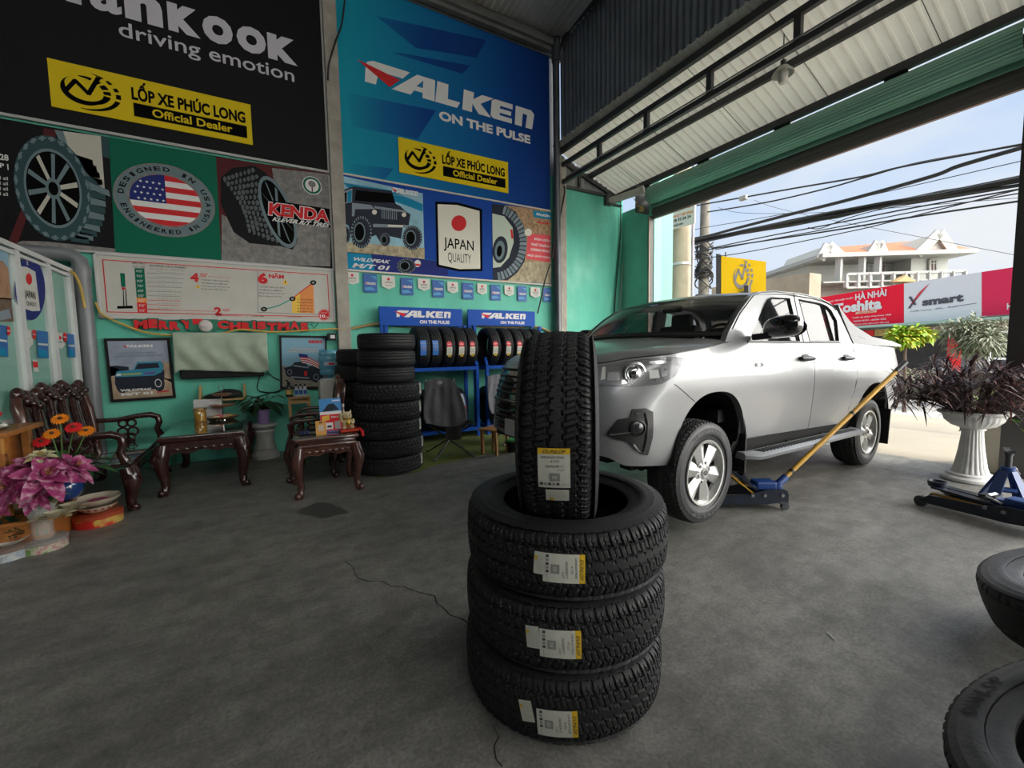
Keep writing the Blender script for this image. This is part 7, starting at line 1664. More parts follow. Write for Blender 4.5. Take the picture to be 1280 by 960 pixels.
# camping chairs
M_CAMP = mat('camp_fabric', (.045,.045,.052), .75, var=.25, scale=5, bump=.25, bscale=14); M_CAMP2 = mat('camp_fabric_grey', (.13,.13,.15), .75, var=.25, scale=5, bump=.25, bscale=14); M_CAMPD = mat('camp_mesh', (.012,.012,.013), .8); M_TUBE = mat('camp_tube', (.10,.10,.11), .25, metal=.8)
def camp_chair(loc, rz, label, fab):
    t = thing('camping_chair', label, 'chair', loc, rz, 'folding camping chairs')
    def bw_(v): return interp(v, [(0,.26),(.25,.30),(.55,.275),(.80,.24),(1,.20)])
    def bkp(u, v):
        q = 2*u-1; w_ = bw_(v); zz = lerp(.34,.98,v); y = .06+.28*v-.10*(1-v)**2+.0; return (w_*q, y-.075*(1-v*.6)*q*q+.018*math.sin(q*7+v*3)*(1-v)*.8+.012*math.sin(q*13-v*5)*.5, zz-.03*q*q*v-.03*(1-v)*(1-q*q))
    g = MB(); g.grid(bkp, 24, 22); o = g.build('backrest', fab, t, smooth=60); o.modifiers.new('t','SOLIDIFY').thickness = .012
    g = MB(); g.grid(lambda u, v: Vector(bkp(u, lerp(.80,1.0,v)))+Vector((0,-.012,0)), 14, 5); o = g.build('head_pad', fab, t, smooth=60)
    g = MB(); c_ = Vector(bkp(.5,.91))+Vector((0,-.020,0))
    g.tube([c_+Vector((x,0,z)) for x, z in ((-.045,-.005),(-.03,.022),(-.005,.028),(.02,.012),(.045,-.014),(.02,-.010),(-.02,-.018),(-.045,-.005))], .004, 5); g.tube([c_+Vector((x,0,z)) for x, z in ((-.02,.0),(.0,.012),(.02,-.004))], .004, 5); g.build('logo_print', mat('camp_logo', (.45,.45,.47), .5), t)
    def st(u, v):
        q = 2*u-1; return ((.26+.02*math.sin(PI*v))*q, lerp(.06,-.36,v), .36-.07*math.sin(PI*v)*(1-q*q)+.05*v+.05*q*q)
    g = MB(); g.grid(st, 18, 12); o = g.build('seat', M_CAMPD, t, smooth=60); o.modifiers.new('t','SOLIDIFY').thickness = .012
    g = MB(); g.grid(lambda u, v: (.10*(2*u-1), -.385+.01*math.sin(6*u), lerp(.40,.24,v)), 6, 4); g.build('front_pouch', M_CAMPD, t)
    for k, (a, b) in enumerate((((-.27,-.36,.42),(.25,.12,.0)),((.27,-.36,.42),(-.25,.12,.0)),((-.27,.10,.42),(.25,-.40,.0)),((.27,.10,.42),(-.25,-.40,.0)),((-.26,-.40,.0),(.0,-.14,.20)),((.26,-.40,.0),(.0,-.14,.20)))):
        g = MB(); g.cyl(a, b, .009, 8); 
        if b[2] == 0: g.sphere((b[0],b[1],.012), .014, 8)
        elif a[2] == 0: g.sphere((a[0],a[1],.012), .014, 8)
        g.build('leg', M_TUBE, t, smooth=50)
    for sg in (-1,1):
        g = MB(); g.tube([(sg*.27,-.36,.42),(sg*.28,-.1,.40),(sg*.27,.08,.42),(sg*.24,.22,.72),(sg*.20,.345,.975)], .010, 8); g.build('frame_tube', M_TUBE, t, smooth=50)
    return t
camp_chair((2.03,5.36,.012), math.radians(-8), 'black folding camping chair beside the tall tyre stack', M_CAMP)
camp_chair((3.13,5.62,.012), math.radians(-6), 'grey folding camping chair behind the little wooden table', M_CAMP2)
# little wooden table with a glass, bucket
t = thing('low_table', 'little orange wooden table on the turf by the truck nose', 'table', (2.56,4.98,.012), math.radians(28))
g = MB(); g.box((0,0,.325),(.34,.30,.022), bevel=.004); g.build('table_top', mat('table_pine', (.42,.20,.07), .45, var=.25, scale=9), t)
for sx_ in (-1,1):
    for sy_ in (-1,1): g = MB(); g.box((sx_*.13,sy_*.11,.157),(.035,.035,.314), Matrix.Rotation(sx_*.05,3,'Y')); g.build('leg', MATS['table_pine'], t)
q = gz(622,533,.35); t = thing('drinking_glass', 'clear drinking glass on the little wooden table', 'glass', (2.60,5.0,.349)); g = MB(); g.lathe([(.001,0),(.030,0),(.036,.10),(.033,.10),(.028,.008),(.001,.008)],20); g.build('glass_wall', mat('clear_glass', (.7,.75,.75), .05, alpha=.45, spec=.8), t, smooth=40); g = MB(); g.lathe([(.001,.01),(.029,.01),(.032,.055),(.001,.055)],18); g.build('tea', mat('tea_amber', (.35,.20,.10), .2, alpha=.8), t, smooth=40)
t = thing('bucket', 'small black bucket with green lid near the truck nose', 'bucket', (2.80,4.92,.012)); g = MB(); g.lathe([(.001,0),(.075,0),(.095,.155),(.001,.155)],24); g.build('bucket_body', M_BLACK, t, smooth=40); g = MB(); g.lathe([(.099,.14),(.102,.165),(.06,.18),(.001,.182)],24); g.build('bucket_lid', mat('lid_green', (.06,.36,.12), .4), t, smooth=40)
# lamp under the porch
a = gx(979, 80, 5.35); b_ = gx(979, 104, 5.35)
t = thing('hanging_lamp', 'white caged bulb lamp with flared shade hanging from the porch girder', 'lamp', (a.x,a.y,0)); zt_ = gx(979,68,5.35).z; zz = gx(979,105,5.35).z; h_ = zt_-zz
g = MB(); g.lathe([(.001,zz),(.035,zz+.01),(.052,zz+.05),(.055,zz+.12),(.045,zz+.15),(.001,zz+.15)],24); g.build('bulb_globe', mat('globe_white', (.72,.70,.62), .25), t, smooth=50)
g = MB(); g.lathe([(.115,zz+.105),(.105,zz+.13),(.055,zz+.19),(.05,zz+.185),(.10,zz+.125),(.115,zz+.105)],32); g.build('lamp_shade', mat('shade_white', (.45,.44,.40), .5), t, smooth=50)
g = MB(); g.lathe([(.05,zz+.185),(.03,zz+.22),(.03,zz+.26),(.001,zz+.27)],20); g.cyl((0,0,zz+.26),(0,0,zp(5.35)-.0),.006,6); g.build('lamp_socket', M_TRIM, t, smooth=40)
# ================================================================ jacks, stand, planters and tyres at the right
M_JB = mat('jack_navy', (.006,.011,.026), .4, var=.2, scale=6); M_JBL = mat('jack_blue', (.014,.055,.22), .4, var=.2, scale=6); M_JY = mat('jack_yellow', (.50,.27,.02), .45, var=.25, scale=7)
def caster(g, c, r=.032, w_=.03, ax=(0,1,0), mi=0):
    a = Vector(ax)*w_/2; c = Vector(c); g.cyl(c-a, c+a, r, 18, mi=mi)
def floor_jack(loc, rz, label, up, handle, blue=True):
    """local x runs from the lifting saddle (negative) to the handle end (positive)"""
    t = thing('floor_jack', label, 'jack', loc, rz)
    g = MB()
    for sg in (-1,1):
        g.prism([(-.42,sg*.125-.006,.06),(-.36,sg*.125-.006,.115),(-.05,sg*.125-.006,.135),(.10,sg*.125-.006,.175),(.24,sg*.125-.006,.175),(.27,sg*.125-.006,.14),(.27,sg*.125-.006,.075),(.10,sg*.125-.006,.055),(-.35,sg*.125-.006,.045)],(0,.012,0))
        for x in (-.02,.08,.22): g.cyl((x,sg*.12,.13),(x,sg*.14,.13),.014,12,mi=1)
    g.box((.20,0,.11),(.14,.235,.10)); g.box((-.36,0,.075),(.05,.24,.04)); g.build('side_frames', [M_JB, mat('jack_bolt', (.25,.25,.26), .4, metal=.7)], t, smooth=40)
    g = MB(); g.box((.13,0,.185),(.17,.13,.07), bevel=.015); g.box((.02,0,.165),(.10,.10,.06), bevel=.01); g.build('pump_housing', M_JBL, t)
    al = math.radians(up); A_ = Vector((.05,0,.15)); B_ = A_+Vector((-.42*math.cos(al),0,.42*math.sin(al)))
    g = MB()
    for sg in (-1,1): g.beam(A_+Vector((0,sg*.06,0)), B_+Vector((0,sg*.045,0)), .014, .075, up=(0,1,0))
    g.beam(A_+Vector((-.05,0,.05)), A_.lerp(B_,.35)+Vector((0,0,.035)), .10, .02); g.build('lifting_arm', M_JB if blue else M_JB, t)
    g = MB(); g.beam(A_+Vector((-.03,-.085,-.03)), B_+Vector((-.0,-.07,-.05)), .012, .035, up=(0,1,0)); g.beam(A_+Vector((-.03,.085,-.03)), B_+Vector((0,.07,-.05)), .012, .035, up=(0,1,0)); g.build('link_bars', M_JY, t)
    g = MB(); g.lathe([(.001,0),(.055,0),(.062,.03),(.062,.045),(.05,.045),(.045,.03),(.001,.03)],20,B_+Vector((0,0,.0))); g.build('saddle', M_JB, t, smooth=40)
    g = MB()
    for sg in (-1,1): g.beam((.05+(-.1),sg*.05,.20),(.04,sg*.05,.17),.03,.012)
    g.beam((-.045,0,.215),(.015,0,.18),.10,.008); g.build('label_plates', mat('jack_label', (.55,.56,.58), .4), t)
    for sg in (-1,1):
        g = MB(); caster(g, (-.42,sg*.10,.045), .045, .035); g.build('front_wheel', M_STEEL, t, smooth=40)
        g = MB(); caster(g, (.255,sg*.105,.030), .030, .028); g.box((.235,sg*.105,.066),(.07,.055,.016)); g.cyl((.235,sg*.105,.06),(.235,sg*.105,.095),.014,10); g.build('swivel_caster', M_STEEL, t, smooth=40)
    if handle:
        d = Vector(handle).normalized(); L_ = Vector(handle).length; S_ = Vector((.235,0,.165))
        g = MB(); g.cyl(S_-d*.03, S_+d*.13, .030, 16); g.box(S_,(.06,.12,.07), bevel=.012); g.build('handle_socket', M_JBL, t, smooth=40)
        g = MB(); g.cyl(S_+d*.10, S_+d*(L_-.14), .0195, 16); g.cyl(S_+d*.19,S_+d*.215,.024,12,mi=1); g.cyl(S_+d*(L_*.56),S_+d*(L_*.56+.02),.0235,12,mi=1); g.build('handle_pole', [M_JY, M_TRIM], t, smooth=40)
        g = MB(); g.cyl(S_+d*(L_-.15), S_+d*L_, .0235, 16); g.build('handle_grip', M_TRIM, t, smooth=40)
    return t
# lifting jack under the truck; the pole leans back towards the rear of the truck
jl = Vector((3.515,2.11,0)); jr = math.radians(-33)
tip = gy(1132, 453, 2.02); soc = jl+Matrix.Rotation(jr,3,'Z')@Vector((.235,0,.165))
hv = Matrix.Rotation(-jr,3,'Z')@(Vector(gy(1132,453,1.62))-soc)
floor_jack(jl, jr, 'blue floor jack under the truck with long yellow pole handle', 40, hv)
floor_jack((4.72,.90,0), math.radians(-101), 'dark low floor jack lying in front of the blue axle stand', 3, None)
# axle stand
t = thing('axle_stand', 'blue axle stand with raised saddle beside the low jack, right edge', 'stand', (5.43,1.0,0), math.radians(25))
g = MB()
for k in range(4):
    a = PI/4+k*PI/2; b0 = Vector((.17*math.cos(a),.17*math.sin(a),.0)); b1 = Vector((.045*math.cos(a),.045*math.sin(a),.27)); s = Vector((-math.sin(a),math.cos(a),0))
    g.add([b0-s*.05,b0+s*.05,b1+s*.03,b1-s*.03,(b0*.9-s*.045),(b0*.9+s*.045),b1*.85+s*.025+Vector((0,0,0)),b1*.85-s*.025],[(0,1,2,3),(4,7,6,5),(0,4,5,1),(1,5,6,2),(2,6,7,3),(3,7,4,0)])
g.box((0,0,.10),(.16,.16,.012)); g.cyl((0,0,.22),(0,0,.30),.045,20); g.build('stand_base', M_JBL, t, smooth=30)
g = MB(); g.cyl((0,0,.28),(0,0,.42),.022,14)
for k in range(5): g.box((.02,0,.30+.022*k),(.014,.03,.012))
g.build('ratchet_post', M_STEEL, t, smooth=40)
g = MB(); g.prism([(-.075,-.02,.455),(-.06,-.02,.425),(.06,-.02,.425),(.075,-.02,.455),(.05,-.02,.445),(0,-.02,.436),(-.05,-.02,.445)],(0,.04,0)); g.cyl((0,0,.405),(0,0,.43),.03,12); g.build('saddle', M_STEEL, t, smooth=40)
g = MB(); g.tube([(.03,-.03,.25),(.09,-.07,.26),(.13,-.10,.22)],.010,8); g.sphere((.055,-.04,.265),.035,12); g.build('release_lever', M_STEEL, t, smooth=40)
# urn planter with dark red foliage
q0, q1 = gz(1178,598), gz(1250,604); cx, cy = 6.0, 1.352
t = thing('urn_planter', 'white fluted urn planter on a column foot at the shutter line', 'planter', (cx,cy,0))
zb_ = gx(1215,507,cx).z+.0
def flut(n_, k_): return lambda a, r, z: r*(1+k_*abs(math.cos(n_*a/2))-k_*.6)
g = MB(); g.lathe([(.001,0),(.265,0),(.275,.02),(.265,.05),(.225,.075),(.215,.10),(.18,.115),(.001,.115)],48); g.build('foot', mat('planter_white', (.80,.80,.77), .6, var=.12, scale=7), t, smooth=35)
zc = .74
g = MB(); g.lathe([(.175,.11),(.150,.20),(.118,.45),(.100,.66),(.098,zc),(.001,zc)],120,rfun=flut(20,.07)); g.build('column', MATS['planter_white'], t, smooth=50)
g = MB(); g.lathe([(.001,zc-.01),(.12,zc),(.115,zc+.02),(.20,zc+.06),(.262,zc+.13),(.285,zc+.205),(.285,zc+.22)],144,rfun=lambda a,r,z: r*(1+(.045*abs(math.cos(14*a+z*6))-.02)*(zc+.03 < z < zc+.21)))
g.lathe([(.285,zc+.215),(.325,zc+.225),(.338,zc+.245),(.325,zc+.262),(.295,zc+.268),(.27,zc+.26),(.26,zc+.20),(.001,zc+.20)],144,rfun=lambda a,r,z: r*(1+.012*math.cos(48*a)*(r > .30))); g.build('bowl', MATS['planter_white'], t, smooth=45)
g = MB(); g.lathe([(.001,zc+.235),(.265,zc+.225)],28); g.build('soil', mat('soil_brown', (.05,.03,.02), .9), t)
KS = (.77,.77,.69)
for o in t.children: o.scale = KS
t2 = thing('foliage_plant', 'mound of dark red strappy foliage growing in the white urn', 'plant', (cx,cy,(zc+.235)*.69))
r_ = random.Random(21); g = MB(); gs = MB()
for k in range(90):
    a = r_.uniform(0,2*PI); rr = .15*math.sqrt(r_.random()); el = r_.uniform(.25,1.45); L_ = r_.uniform(.22,.56); b = Vector((rr*math.cos(a),rr*math.sin(a),0)); a2 = a+r_.uniform(-.5,.5)
    e_ = b+Vector((math.cos(a2)*math.cos(el)*L_*1.05, math.sin(a2)*math.cos(el)*L_*1.05, math.sin(el)*L_))
    gs.tube([b, b.lerp(e_,.6)+Vector((0,0,.02)), e_], .006, 5)
    for j in range(24):
        aa = r_.uniform(0,2*PI); ee = r_.uniform(-.35,1.3); d = Vector((math.cos(aa)*math.cos(ee),math.sin(aa)*math.cos(ee),math.sin(ee))); leaf(g, e_-Vector((0,0,r_.uniform(0,.06))), d, Vector((0,0,1)), r_.uniform(.13,.25), r_.uniform(.005,.009), r_.uniform(.2,.7), 0 if r_.random() < .72 else 1, 4)
gs.build('stems', mat('plant_stem', (.07,.04,.03), .6), t2, smooth=50); g.build('leaves', [mat('burgundy_leaf', (.055,.025,.032), .45), mat('rust_leaf', (.15,.055,.04), .45)], t2, smooth=60)
# cream pot with green plant behind the urn
t = thing('plant_pot', 'tall cream faceted pot of green leaves behind the urn planter', 'planter', (6.78,1.30,0))
g = MB(); g.lathe([(.001,0),(.235,0),(.30,.54),(.275,.54),(.26,.48),(.001,.48)],12); g.build('pot_shell', mat('pot_cream', (.62,.57,.46), .5), t)
r_ = random.Random(31); g = MB()
for k in range(150):
    a = r_.uniform(0,2*PI); rr = .24*math.sqrt(r_.random()); el = r_.uniform(.2,1.4); leaf(g, (rr*math.cos(a),rr*math.sin(a),.48+r_.uniform(0,.24)), (math.cos(a)*math.cos(el),math.sin(a)*math.cos(el),math.sin(el)), Vector((0,0,1)), r_.uniform(.12,.24), r_.uniform(.03,.055), .6, 0 if r_.random() < .7 else 1, 5)
for k in range(10): a = r_.uniform(0,2*PI); leaf(g, (.1*math.cos(a),.1*math.sin(a),.55), (.3*math.cos(a),.3*math.sin(a),1), Vector((.6,-.6,.3)), r_.uniform(.35,.5), .035, .1, 1, 6)
g.build('leaves', [mat('bright_leaf', (.07,.20,.03), .45), mat('lime_leaf', (.28,.38,.05), .45)], t, smooth=60)
# tyres at the right edge
M_SIDEW = mat('dusty_sidewall', (.13,.13,.138), .5, var=.3, scale=10, bump=.1, bscale=80)
ME_WORN = tyre_mesh('worn_tyre', .41, .24, .27, 480, 'at', 56, m=M_RUB2, ms=M_SIDEW)
ME_SLICK = tyre_mesh('bald_tyre', .40, .235, .26, 300, 'road', 64, m=M_RUB2, ms=M_SIDEW)
def lie_tyre(me, c, n, label): 
    n = Vector(n).normalized(); q = n.to_track_quat('Z','Y'); o = new_tyre(me, label, c, group=None); o.rotation_mode = 'QUATERNION'; o.rotation_quaternion = q; return o, q
def side_text(par, body, R0, h, a0, a1, z, m, name='sidewall_lettering', flip=False):
    g = MB(); n = len(body)
    for k, ch in enumerate(body):
        a = lerp(a0, a1, (k+.5)/n); wd = abs(a1-a0)/n*.74; sg = -1 if a1 < a0 else 1
        def wp(x, y): t_ = a+sg*(x-.5)*wd; r = R0+h*(y if sg < 0 else 1-y); return (r*math.cos(t_), r*math.sin(t_), z-.06*max(0,r-.335))
        g.text(ch, (0,0,0),(1,0,0),(0,1,0),0,.05,warp=wp)
    return g.build(name, m, par)

def proj(p): q = CM@(np.array(p)-CP); return 640+FPX*q[0]/q[2], 480+FPX*q[1]/q[2]
TA, qa = lie_tyre(ME_SLICK, (3.03,.228,.262), (-.115,.31,1), 'dark worn tyre propped at a slant, upper one at the right edge')
TB_, qb = lie_tyre(ME_WORN, (1.787,.016,.298), (-.26,.565,1), 'dusty lettered tyre at the lower right corner with cream labels')
def find_angle(o, q, r, z, px, py):
    return min((i*.01 for i in range(629)), key=lambda a: (lambda P: (P[0]-px)**2+(P[1]-py)**2)(proj(Vector(o.location)+q@Vector((r*math.cos(a), r*math.sin(a), z)))))
a0 = find_angle(TB_, qb, .335, .135, 1205, 893); a1 = find_angle(TB_, qb, .335, .135, 1246, 842)
if a1 > a0: a1 -= 2*PI
side_text(TB_, 'DUNLOP', .306, .042, a0, a1, .1375, MATS['raised_rubber'] if False else mat('sidewall_black', (.012,.012,.012), .6))
side_text(TB_, 'GRANDTREK', .306, .042, a1-.75, a1-1.9, .1375, MATS['sidewall_black'])
al = find_angle(TB_, qb, .41, -.03, 1214, 925)
blank_label(TB_, .41, al, -.035, .13, .085, None, 0); blank_label(TB_, .41, al+.36, -.045, .12, .085, None, 0)

a_, b_ = gz(1033,790,.004), gz(1044,800,.004); g = MB(); d_ = (b_-a_).normalized(); g.prism([a_, a_+Vector((-d_.y,d_.x,0))*.004, b_+Vector((-d_.y,d_.x,0))*.003, b_],(0,0,.003)); tag(g.build('plastic_strip', M_WHITE), 'tiny white plastic strip lying on the concrete right of the stack', 'scrap')
# ================================================================ the street outside
M_PSTU = mat('plaster_outside', (.55,.55,.50), .8, var=.08, scale=1); M_POLE = mat('pole_concrete', (.36,.31,.22), .85, var=.15, scale=3); M_POLE2 = mat('pole_weathered', (.17,.155,.13), .9, var=.35, scale=5)
# sunlit end of the porch wall beyond the shutter
g = MB(); g.box((6.95,6.20,2.4),(.42,.5,4.8)); struct(g.build('wall_street_pier', mat('pier_mint', (.17,.36,.30), .7)))
def vplane(a, b): d = Vector((b[0]-a[0], b[1]-a[1], 0)).normalized(); return Vector((a[0],a[1],0)), Vector((-d.y, d.x, 0)), d
def pole(px_l, px_r, X, top, m, label, base_y):
    a, b = gx(*px_l, X), gx(*px_r, X); y = (a.y+b.y)/2; r = abs(a.y-b.y)/2*.86
    t = thing('utility_pole', label, 'pole', (X,y,0)); g = MB(); g.cyl((0,0,-.05),(0,0,top),r*1.25,20,r2=r*.85); g.build('pole_shaft', m, t, smooth=40); return t, y, r
t, yp1, rp = pole((839,340),(862,340), 8.2, 6.6, M_POLE, 'beige concrete utility pole carrying the orange board', 0)
g = MB()
for z in (2.35, 3.2): g.lathe([(rp*1.12,z),(rp*1.16,z+.01),(rp*1.16,z+.05),(rp*1.12,z+.06)],20)
g.build('pole_bands', M_GALV, t, smooth=40)
g = MB(); g.cyl((-.05,-.36,0),(-.05,-.36,6.0),.03,10); g.build('service_conduit', mat('conduit_mauve', (.40,.36,.40), .6), t, smooth=40)
t, yp2, rp2 = pole((874,340),(886,340), 10.6, 6.2, M_POLE2, 'weathered utility pole wrapped in cables, left of the yellow sign', 0)
g = MB(); r_ = random.Random(2)
for k in range(26):
    z = r_.uniform(3.1,4.1); R_ = rp2*1.15+r_.uniform(0,.09); a0 = r_.uniform(0,6.28); g.tube([(R_*math.cos(a0+a),R_*math.sin(a0+a),z+.15*math.sin(a*1.3+k)) for a in np.linspace(0,5,14)], .018, 5)
g.build('cable_wraps', M_CABK, t, smooth=50)
P = [gx(832,257,7.95),gx(869,247,7.95),gx(868,279,7.95),gx(834,289,7.95)]
t = thing('pole_sign', 'small white board with orange lettering on the beige pole', 'sign', (0,0,0)); g = MB(); g.prism(P,(.03,0,0)); g.build('sign_board', mat('board_white', (.66,.60,.52), .6), t)
def quadB(P, e): 
    tl, tr, br, bl = [Vector(p)+Vector(e) for p in P]; return lambda x, y: (bl.lerp(br,x)).lerp(tl.lerp(tr,x),y)
g = MB(); B = quadB(P,(-.004,0,0)); btext(g,B,'CHÚ Ý',.10,.92,.66,.95,0,.04); btext(g,B,'KHOAN CẮT BÊ TÔNG',.06,.94,.44,.58,0,.04); btext(g,B,'0918 33 24 24',.12,.88,.26,.38,1,.03); btext(g,B,'SỬA CHỮA NHÀ',.10,.6,.08,.2,1,.03); g.build('sign_lettering', [mat('paint_orange', (.75,.22,.02), .5), M_BLACK], t)
# yellow sign with the tyre emblem
P = [gx(901.5,320,11),gx(957.5,327,11),gx(957.5,364,11),gx(901.5,367.5,11)]
zt_ = (P[0].z+P[1].z)/2+.06; zb_ = (P[2].z+P[3].z)/2-.0; y0, y1 = P[0].y, P[1].y
P = [gx(901.5,320,11.0), gx(957.5,327,11.6), gx(957.5,364,11.6), gx(901.5,367.5,11.0)]
t = thing('yellow_sign', 'yellow street sign with grey tyre emblem behind the truck roof', 'sign', (0,0,0)); g = MB(); g.prism(P,(.22,.18,0)); g.build('sign_box', mat('sign_yellow', (.60,.38,.008), .6, spec=.1), t)
g = MB(); B = quadB(P,(-.012,-.0,0)); o_ = B(.29,.06); dealer_logo(g, o_, B(.73,.06)-o_, B(.29,.90)-o_, 0); g.build('sign_emblem', mat('emblem_grey', (.20,.19,.17), .5), t)
g = MB(); fp = [gx(895,317,10.95),gx(901,318,11.0),gx(901,369,11.0),gx(895,369,10.95)]; g.prism(fp,(.3,.1,0)); g.beam((11.25,(y0+y1)/2,0),(11.25,(y0+y1)/2,3.0),.12,.12); g.beam((11.2,y0-.0,2.5),(11.2,y0,4.0),.03,.03); g.build('sign_frame', M_FRAME, t)
# beige blind wall
a, b = gx(957,343,25), gx(1012,345,25); g = MB(); g.box((25.6,(gx(890,345,25).y+b.y)/2,2.6),(1.2,gx(890,345,25).y-b.y,5.2)); o = g.build('building', mat('beige_blind_wall', (.30,.245,.175), .85, var=.22, scale=.8)); tag(o, 'beige blank walled building behind the yellow sign', 'building')
g = MB(); q = gx(985,312,52); g.prism([(52,q.y+7,-.1),(52,q.y-5,-.1),(52,q.y-4.6,9.6),(52,q.y-3.4,9.5)],(6,0,0)); o = g.build('house', mat('far_roof_rose', (.42,.30,.25), .8)); tag(o, 'far low roofed house left of the balcony house', 'house')
# the house with the balcony and orange roof
hp, hn, hd = vplane((30.0,12.74),(35.7,9.0)); HB_ = -hn if hn.x < 0 else hn
def H(x, y, back=0.0): return gpl(x, y, hp+HB_*back, HB_)
t = thing('house', 'two storey house with orange tiled roof and long balcony', 'house', (0,0,0))
M_HW = mat('house_wall', (.46,.465,.42), .8, var=.05); M_HT = mat('house_trim', (.36,.365,.34), .7); M_TILE = node_mat('orange_tiles', lambda n, b: (n.links.new(_ramp(n, _noise(n, 3, 6), [(.35,(.36,.10,.04)),(.6,(.45,.13,.05)),(.75,(.30,.12,.07))]), b.inputs['Base Color']), b.inputs['Roughness'].__setattr__('default_value', .8)))
def hz(p, z): return Vector((p.x,p.y,z))
def hbox(pxl, pxr, z0, z1, b0, b1, name, m):
    A, B_ = H(pxl,340,0), H(pxr,340,0); A = hz(A,0); B_ = hz(B_,0); g = MB(); P_ = [A+HB_*b0, B_+HB_*b0, B_+HB_*b1, A+HB_*b1]
    g.prism([hz(p,z0) for p in P_],(0,0,z1-z0)); return g.build(name, m, t)
zE = H(1100,321).z; zF = H(1100,345).z; zK = H(1100,355).z
hbox(1030,1190,0,zE,1.6,9,'house_wall', M_HW); hbox(1142,1188,0,zE,.2,3,'front_bay', M_HW); hbox(1014,1200,zE-.12,zE+.12,-1.0,9.5,'eave_slab', M_HT); hbox(1008,1206,zK,zF-.55,-1.6,2,'balcony_slab', M_HT); hbox(1010,1200,0,zK,0,9,'lower_storey', M_HW)
g = MB(); A = hz(H(1022,320),zE+.1); B_ = hz(H(1198,320),zE+.1); R0 = hz(H(1045,306,3.5),H(1045,307,3.5).z); R1 = hz(H(1168,300,3.5),H(1045,307,3.5).z+.3)
g.quad(A-HB_*.9,B_-HB_*.9,R1+HB_*.5,R0+HB_*.5); g.quad(R0+HB_*.5,R1+HB_*.5,B_+HB_*9,A+HB_*9); g.build('tiled_roof', M_TILE, t)
def gable(px, b0, depth, nm):
    P_ = [H(*p, b0) for p in px]; g = MB(); g.prism(P_, HB_*depth, 0); c = sum(P_, Vector())/3; g.build(nm, M_HW, t)
    g = MB(); L0, T0, R0_ = P_; e = HB_*-.15
    for a_, b__ in ((L0,T0),(T0,R0_)): g.beam(a_+e+(a_-c)*.03, b__+e+(b__-c)*.03, .5, .16, up=tuple(HB_))
    g.build(nm+'_trim', M_HT, t)
gable([(1023,325),(1033,307),(1049,321)],-.5,4,'left_gable'); gable([(1086,319),(1095.5,304),(1102,319)],-.5,3,'middle_gable'); gable([(1144,319),(1171,292),(1188,316)],-.5,5,'right_gable')
for px in (1048.5,1077.5,1097): 
    p = H(px,335,-.6); g = MB(); g.beam(hz(p,zF-.6), hz(p,zE), .28, .28); g.build('balcony_column', M_HT, t)
g = MB(); A, B_ = H(1058,343,-1.5), H(1206,343,-1.5); zr_ = H(1110,341.5,-1.5).z; g.beam(hz(A,zr_),hz(B_,zr_),.2,.14); g.beam(hz(A,zr_-.75),hz(B_,zr_-.75),.2,.12)
for i in range(11): p = A.lerp(B_,i/10); g.beam(hz(p,zr_-.75),hz(p,zr_),.16,.3)
g.build('balustrade', M_HT, t)
for k, (xa, xb, ya, yb) in enumerate(((1116.5,1131.5,326,341),(1098,1105,327,341),(1161,1169.5,325,340),(1084,1089,330,342))):
    P_ = [H(xa,ya,.15 if k == 2 else 1.55),H(xb,ya,.15 if k == 2 else 1.55),H(xb,yb,.15 if k == 2 else 1.55),H(xa,yb,.15 if k == 2 else 1.55)]; g = MB(); g.prism(P_,-HB_*.05); wn = g.build('window_shutters', mat('shutter_brown', (.20,.11,.08), .5), t)
    g = MB(); c = sum(P_,Vector())/4
    for a_, b__ in zip(P_, P_[1:]+P_[:1]): g.beam(a_-HB_*.05, b__-HB_*.05, .10, .10)
    g.beam((P_[0]+P_[1])/2-HB_*.06,(P_[2]+P_[3])/2-HB_*.06,.08,.06); g.beam(P_[0].lerp(P_[3],.3)-HB_*.06,P_[1].lerp(P_[2],.3)-HB_*.06,.08,.06); g.build('window_frame', M_HT, wn)
g = MB(); p0, p1, p2 = H(1120,352,-2), H(1133,344,-2), H(1146,352,-2); g.prism([p0,p1,p2],HB_*.5); g.build('porch_gable', mat('porch_ochre', (.50,.33,.15), .7), t)
# shop row with signs
sp, sn, sdir = vplane((25.2,11.4),(22.0,4.28)); SBk = sn if sn.x > 0 else -sn
def Sg(x, y, back=0.0): return gpl(x, y, sp+SBk*back, SBk)
def sbox(g, px0, px1, z0, z1, b0, b1, mi=0):
    A, B_ = Sg(px0,380,0), Sg(px1,380,0); P_ = [hz(A,z0)+SBk*b0,hz(B_,z0)+SBk*b0,hz(B_,z0)+SBk*b1,hz(A,z0)+SBk*b1]; g.prism(P_,(0,0,z1-z0),mi)
SIGN_H = 1.0
def sign(px, label, m, name='shop_sign'):
    P_ = [Sg(*p) for p in px]; t = thing(name, label, 'sign', (0,0,0)); g = MB(); g.prism(P_, SBk*.25); g.build('sign_panel', m, t); return t, P_
t, P_ = sign([(1018,373),(1129.5,354.5),(1129.5,405),(1018,412)], 'red shop sign with white lettering across the street, left', mat('sign_red', (.86,.016,.045), .6, spec=.1))
g = MB(); B = quadB(P_, -SBk*.02)
P2 = [Sg(1027,372,-.03),Sg(1130,354,-.03),Sg(1130,405,-.03),Sg(1027,411,-.03)]; B = quadB(P2,(0,0,0))
btext(g,B,'HÀ NHÀI',.46,.82,.755,.975,0,.03); btext(g,B,'TRANG TRÍ NỘI THẤT',.04,.44,.80,.875,0,.03); btext(g,B,'Toshita',.18,.77,.43,.73,0,.05,.08); g.poly([B(.46,.355),B(.71,.355),B(.72,.42),B(.47,.42)],1); btext(g,B,'SIÊU BỀN',.50,.68,.365,.41,2,.03)
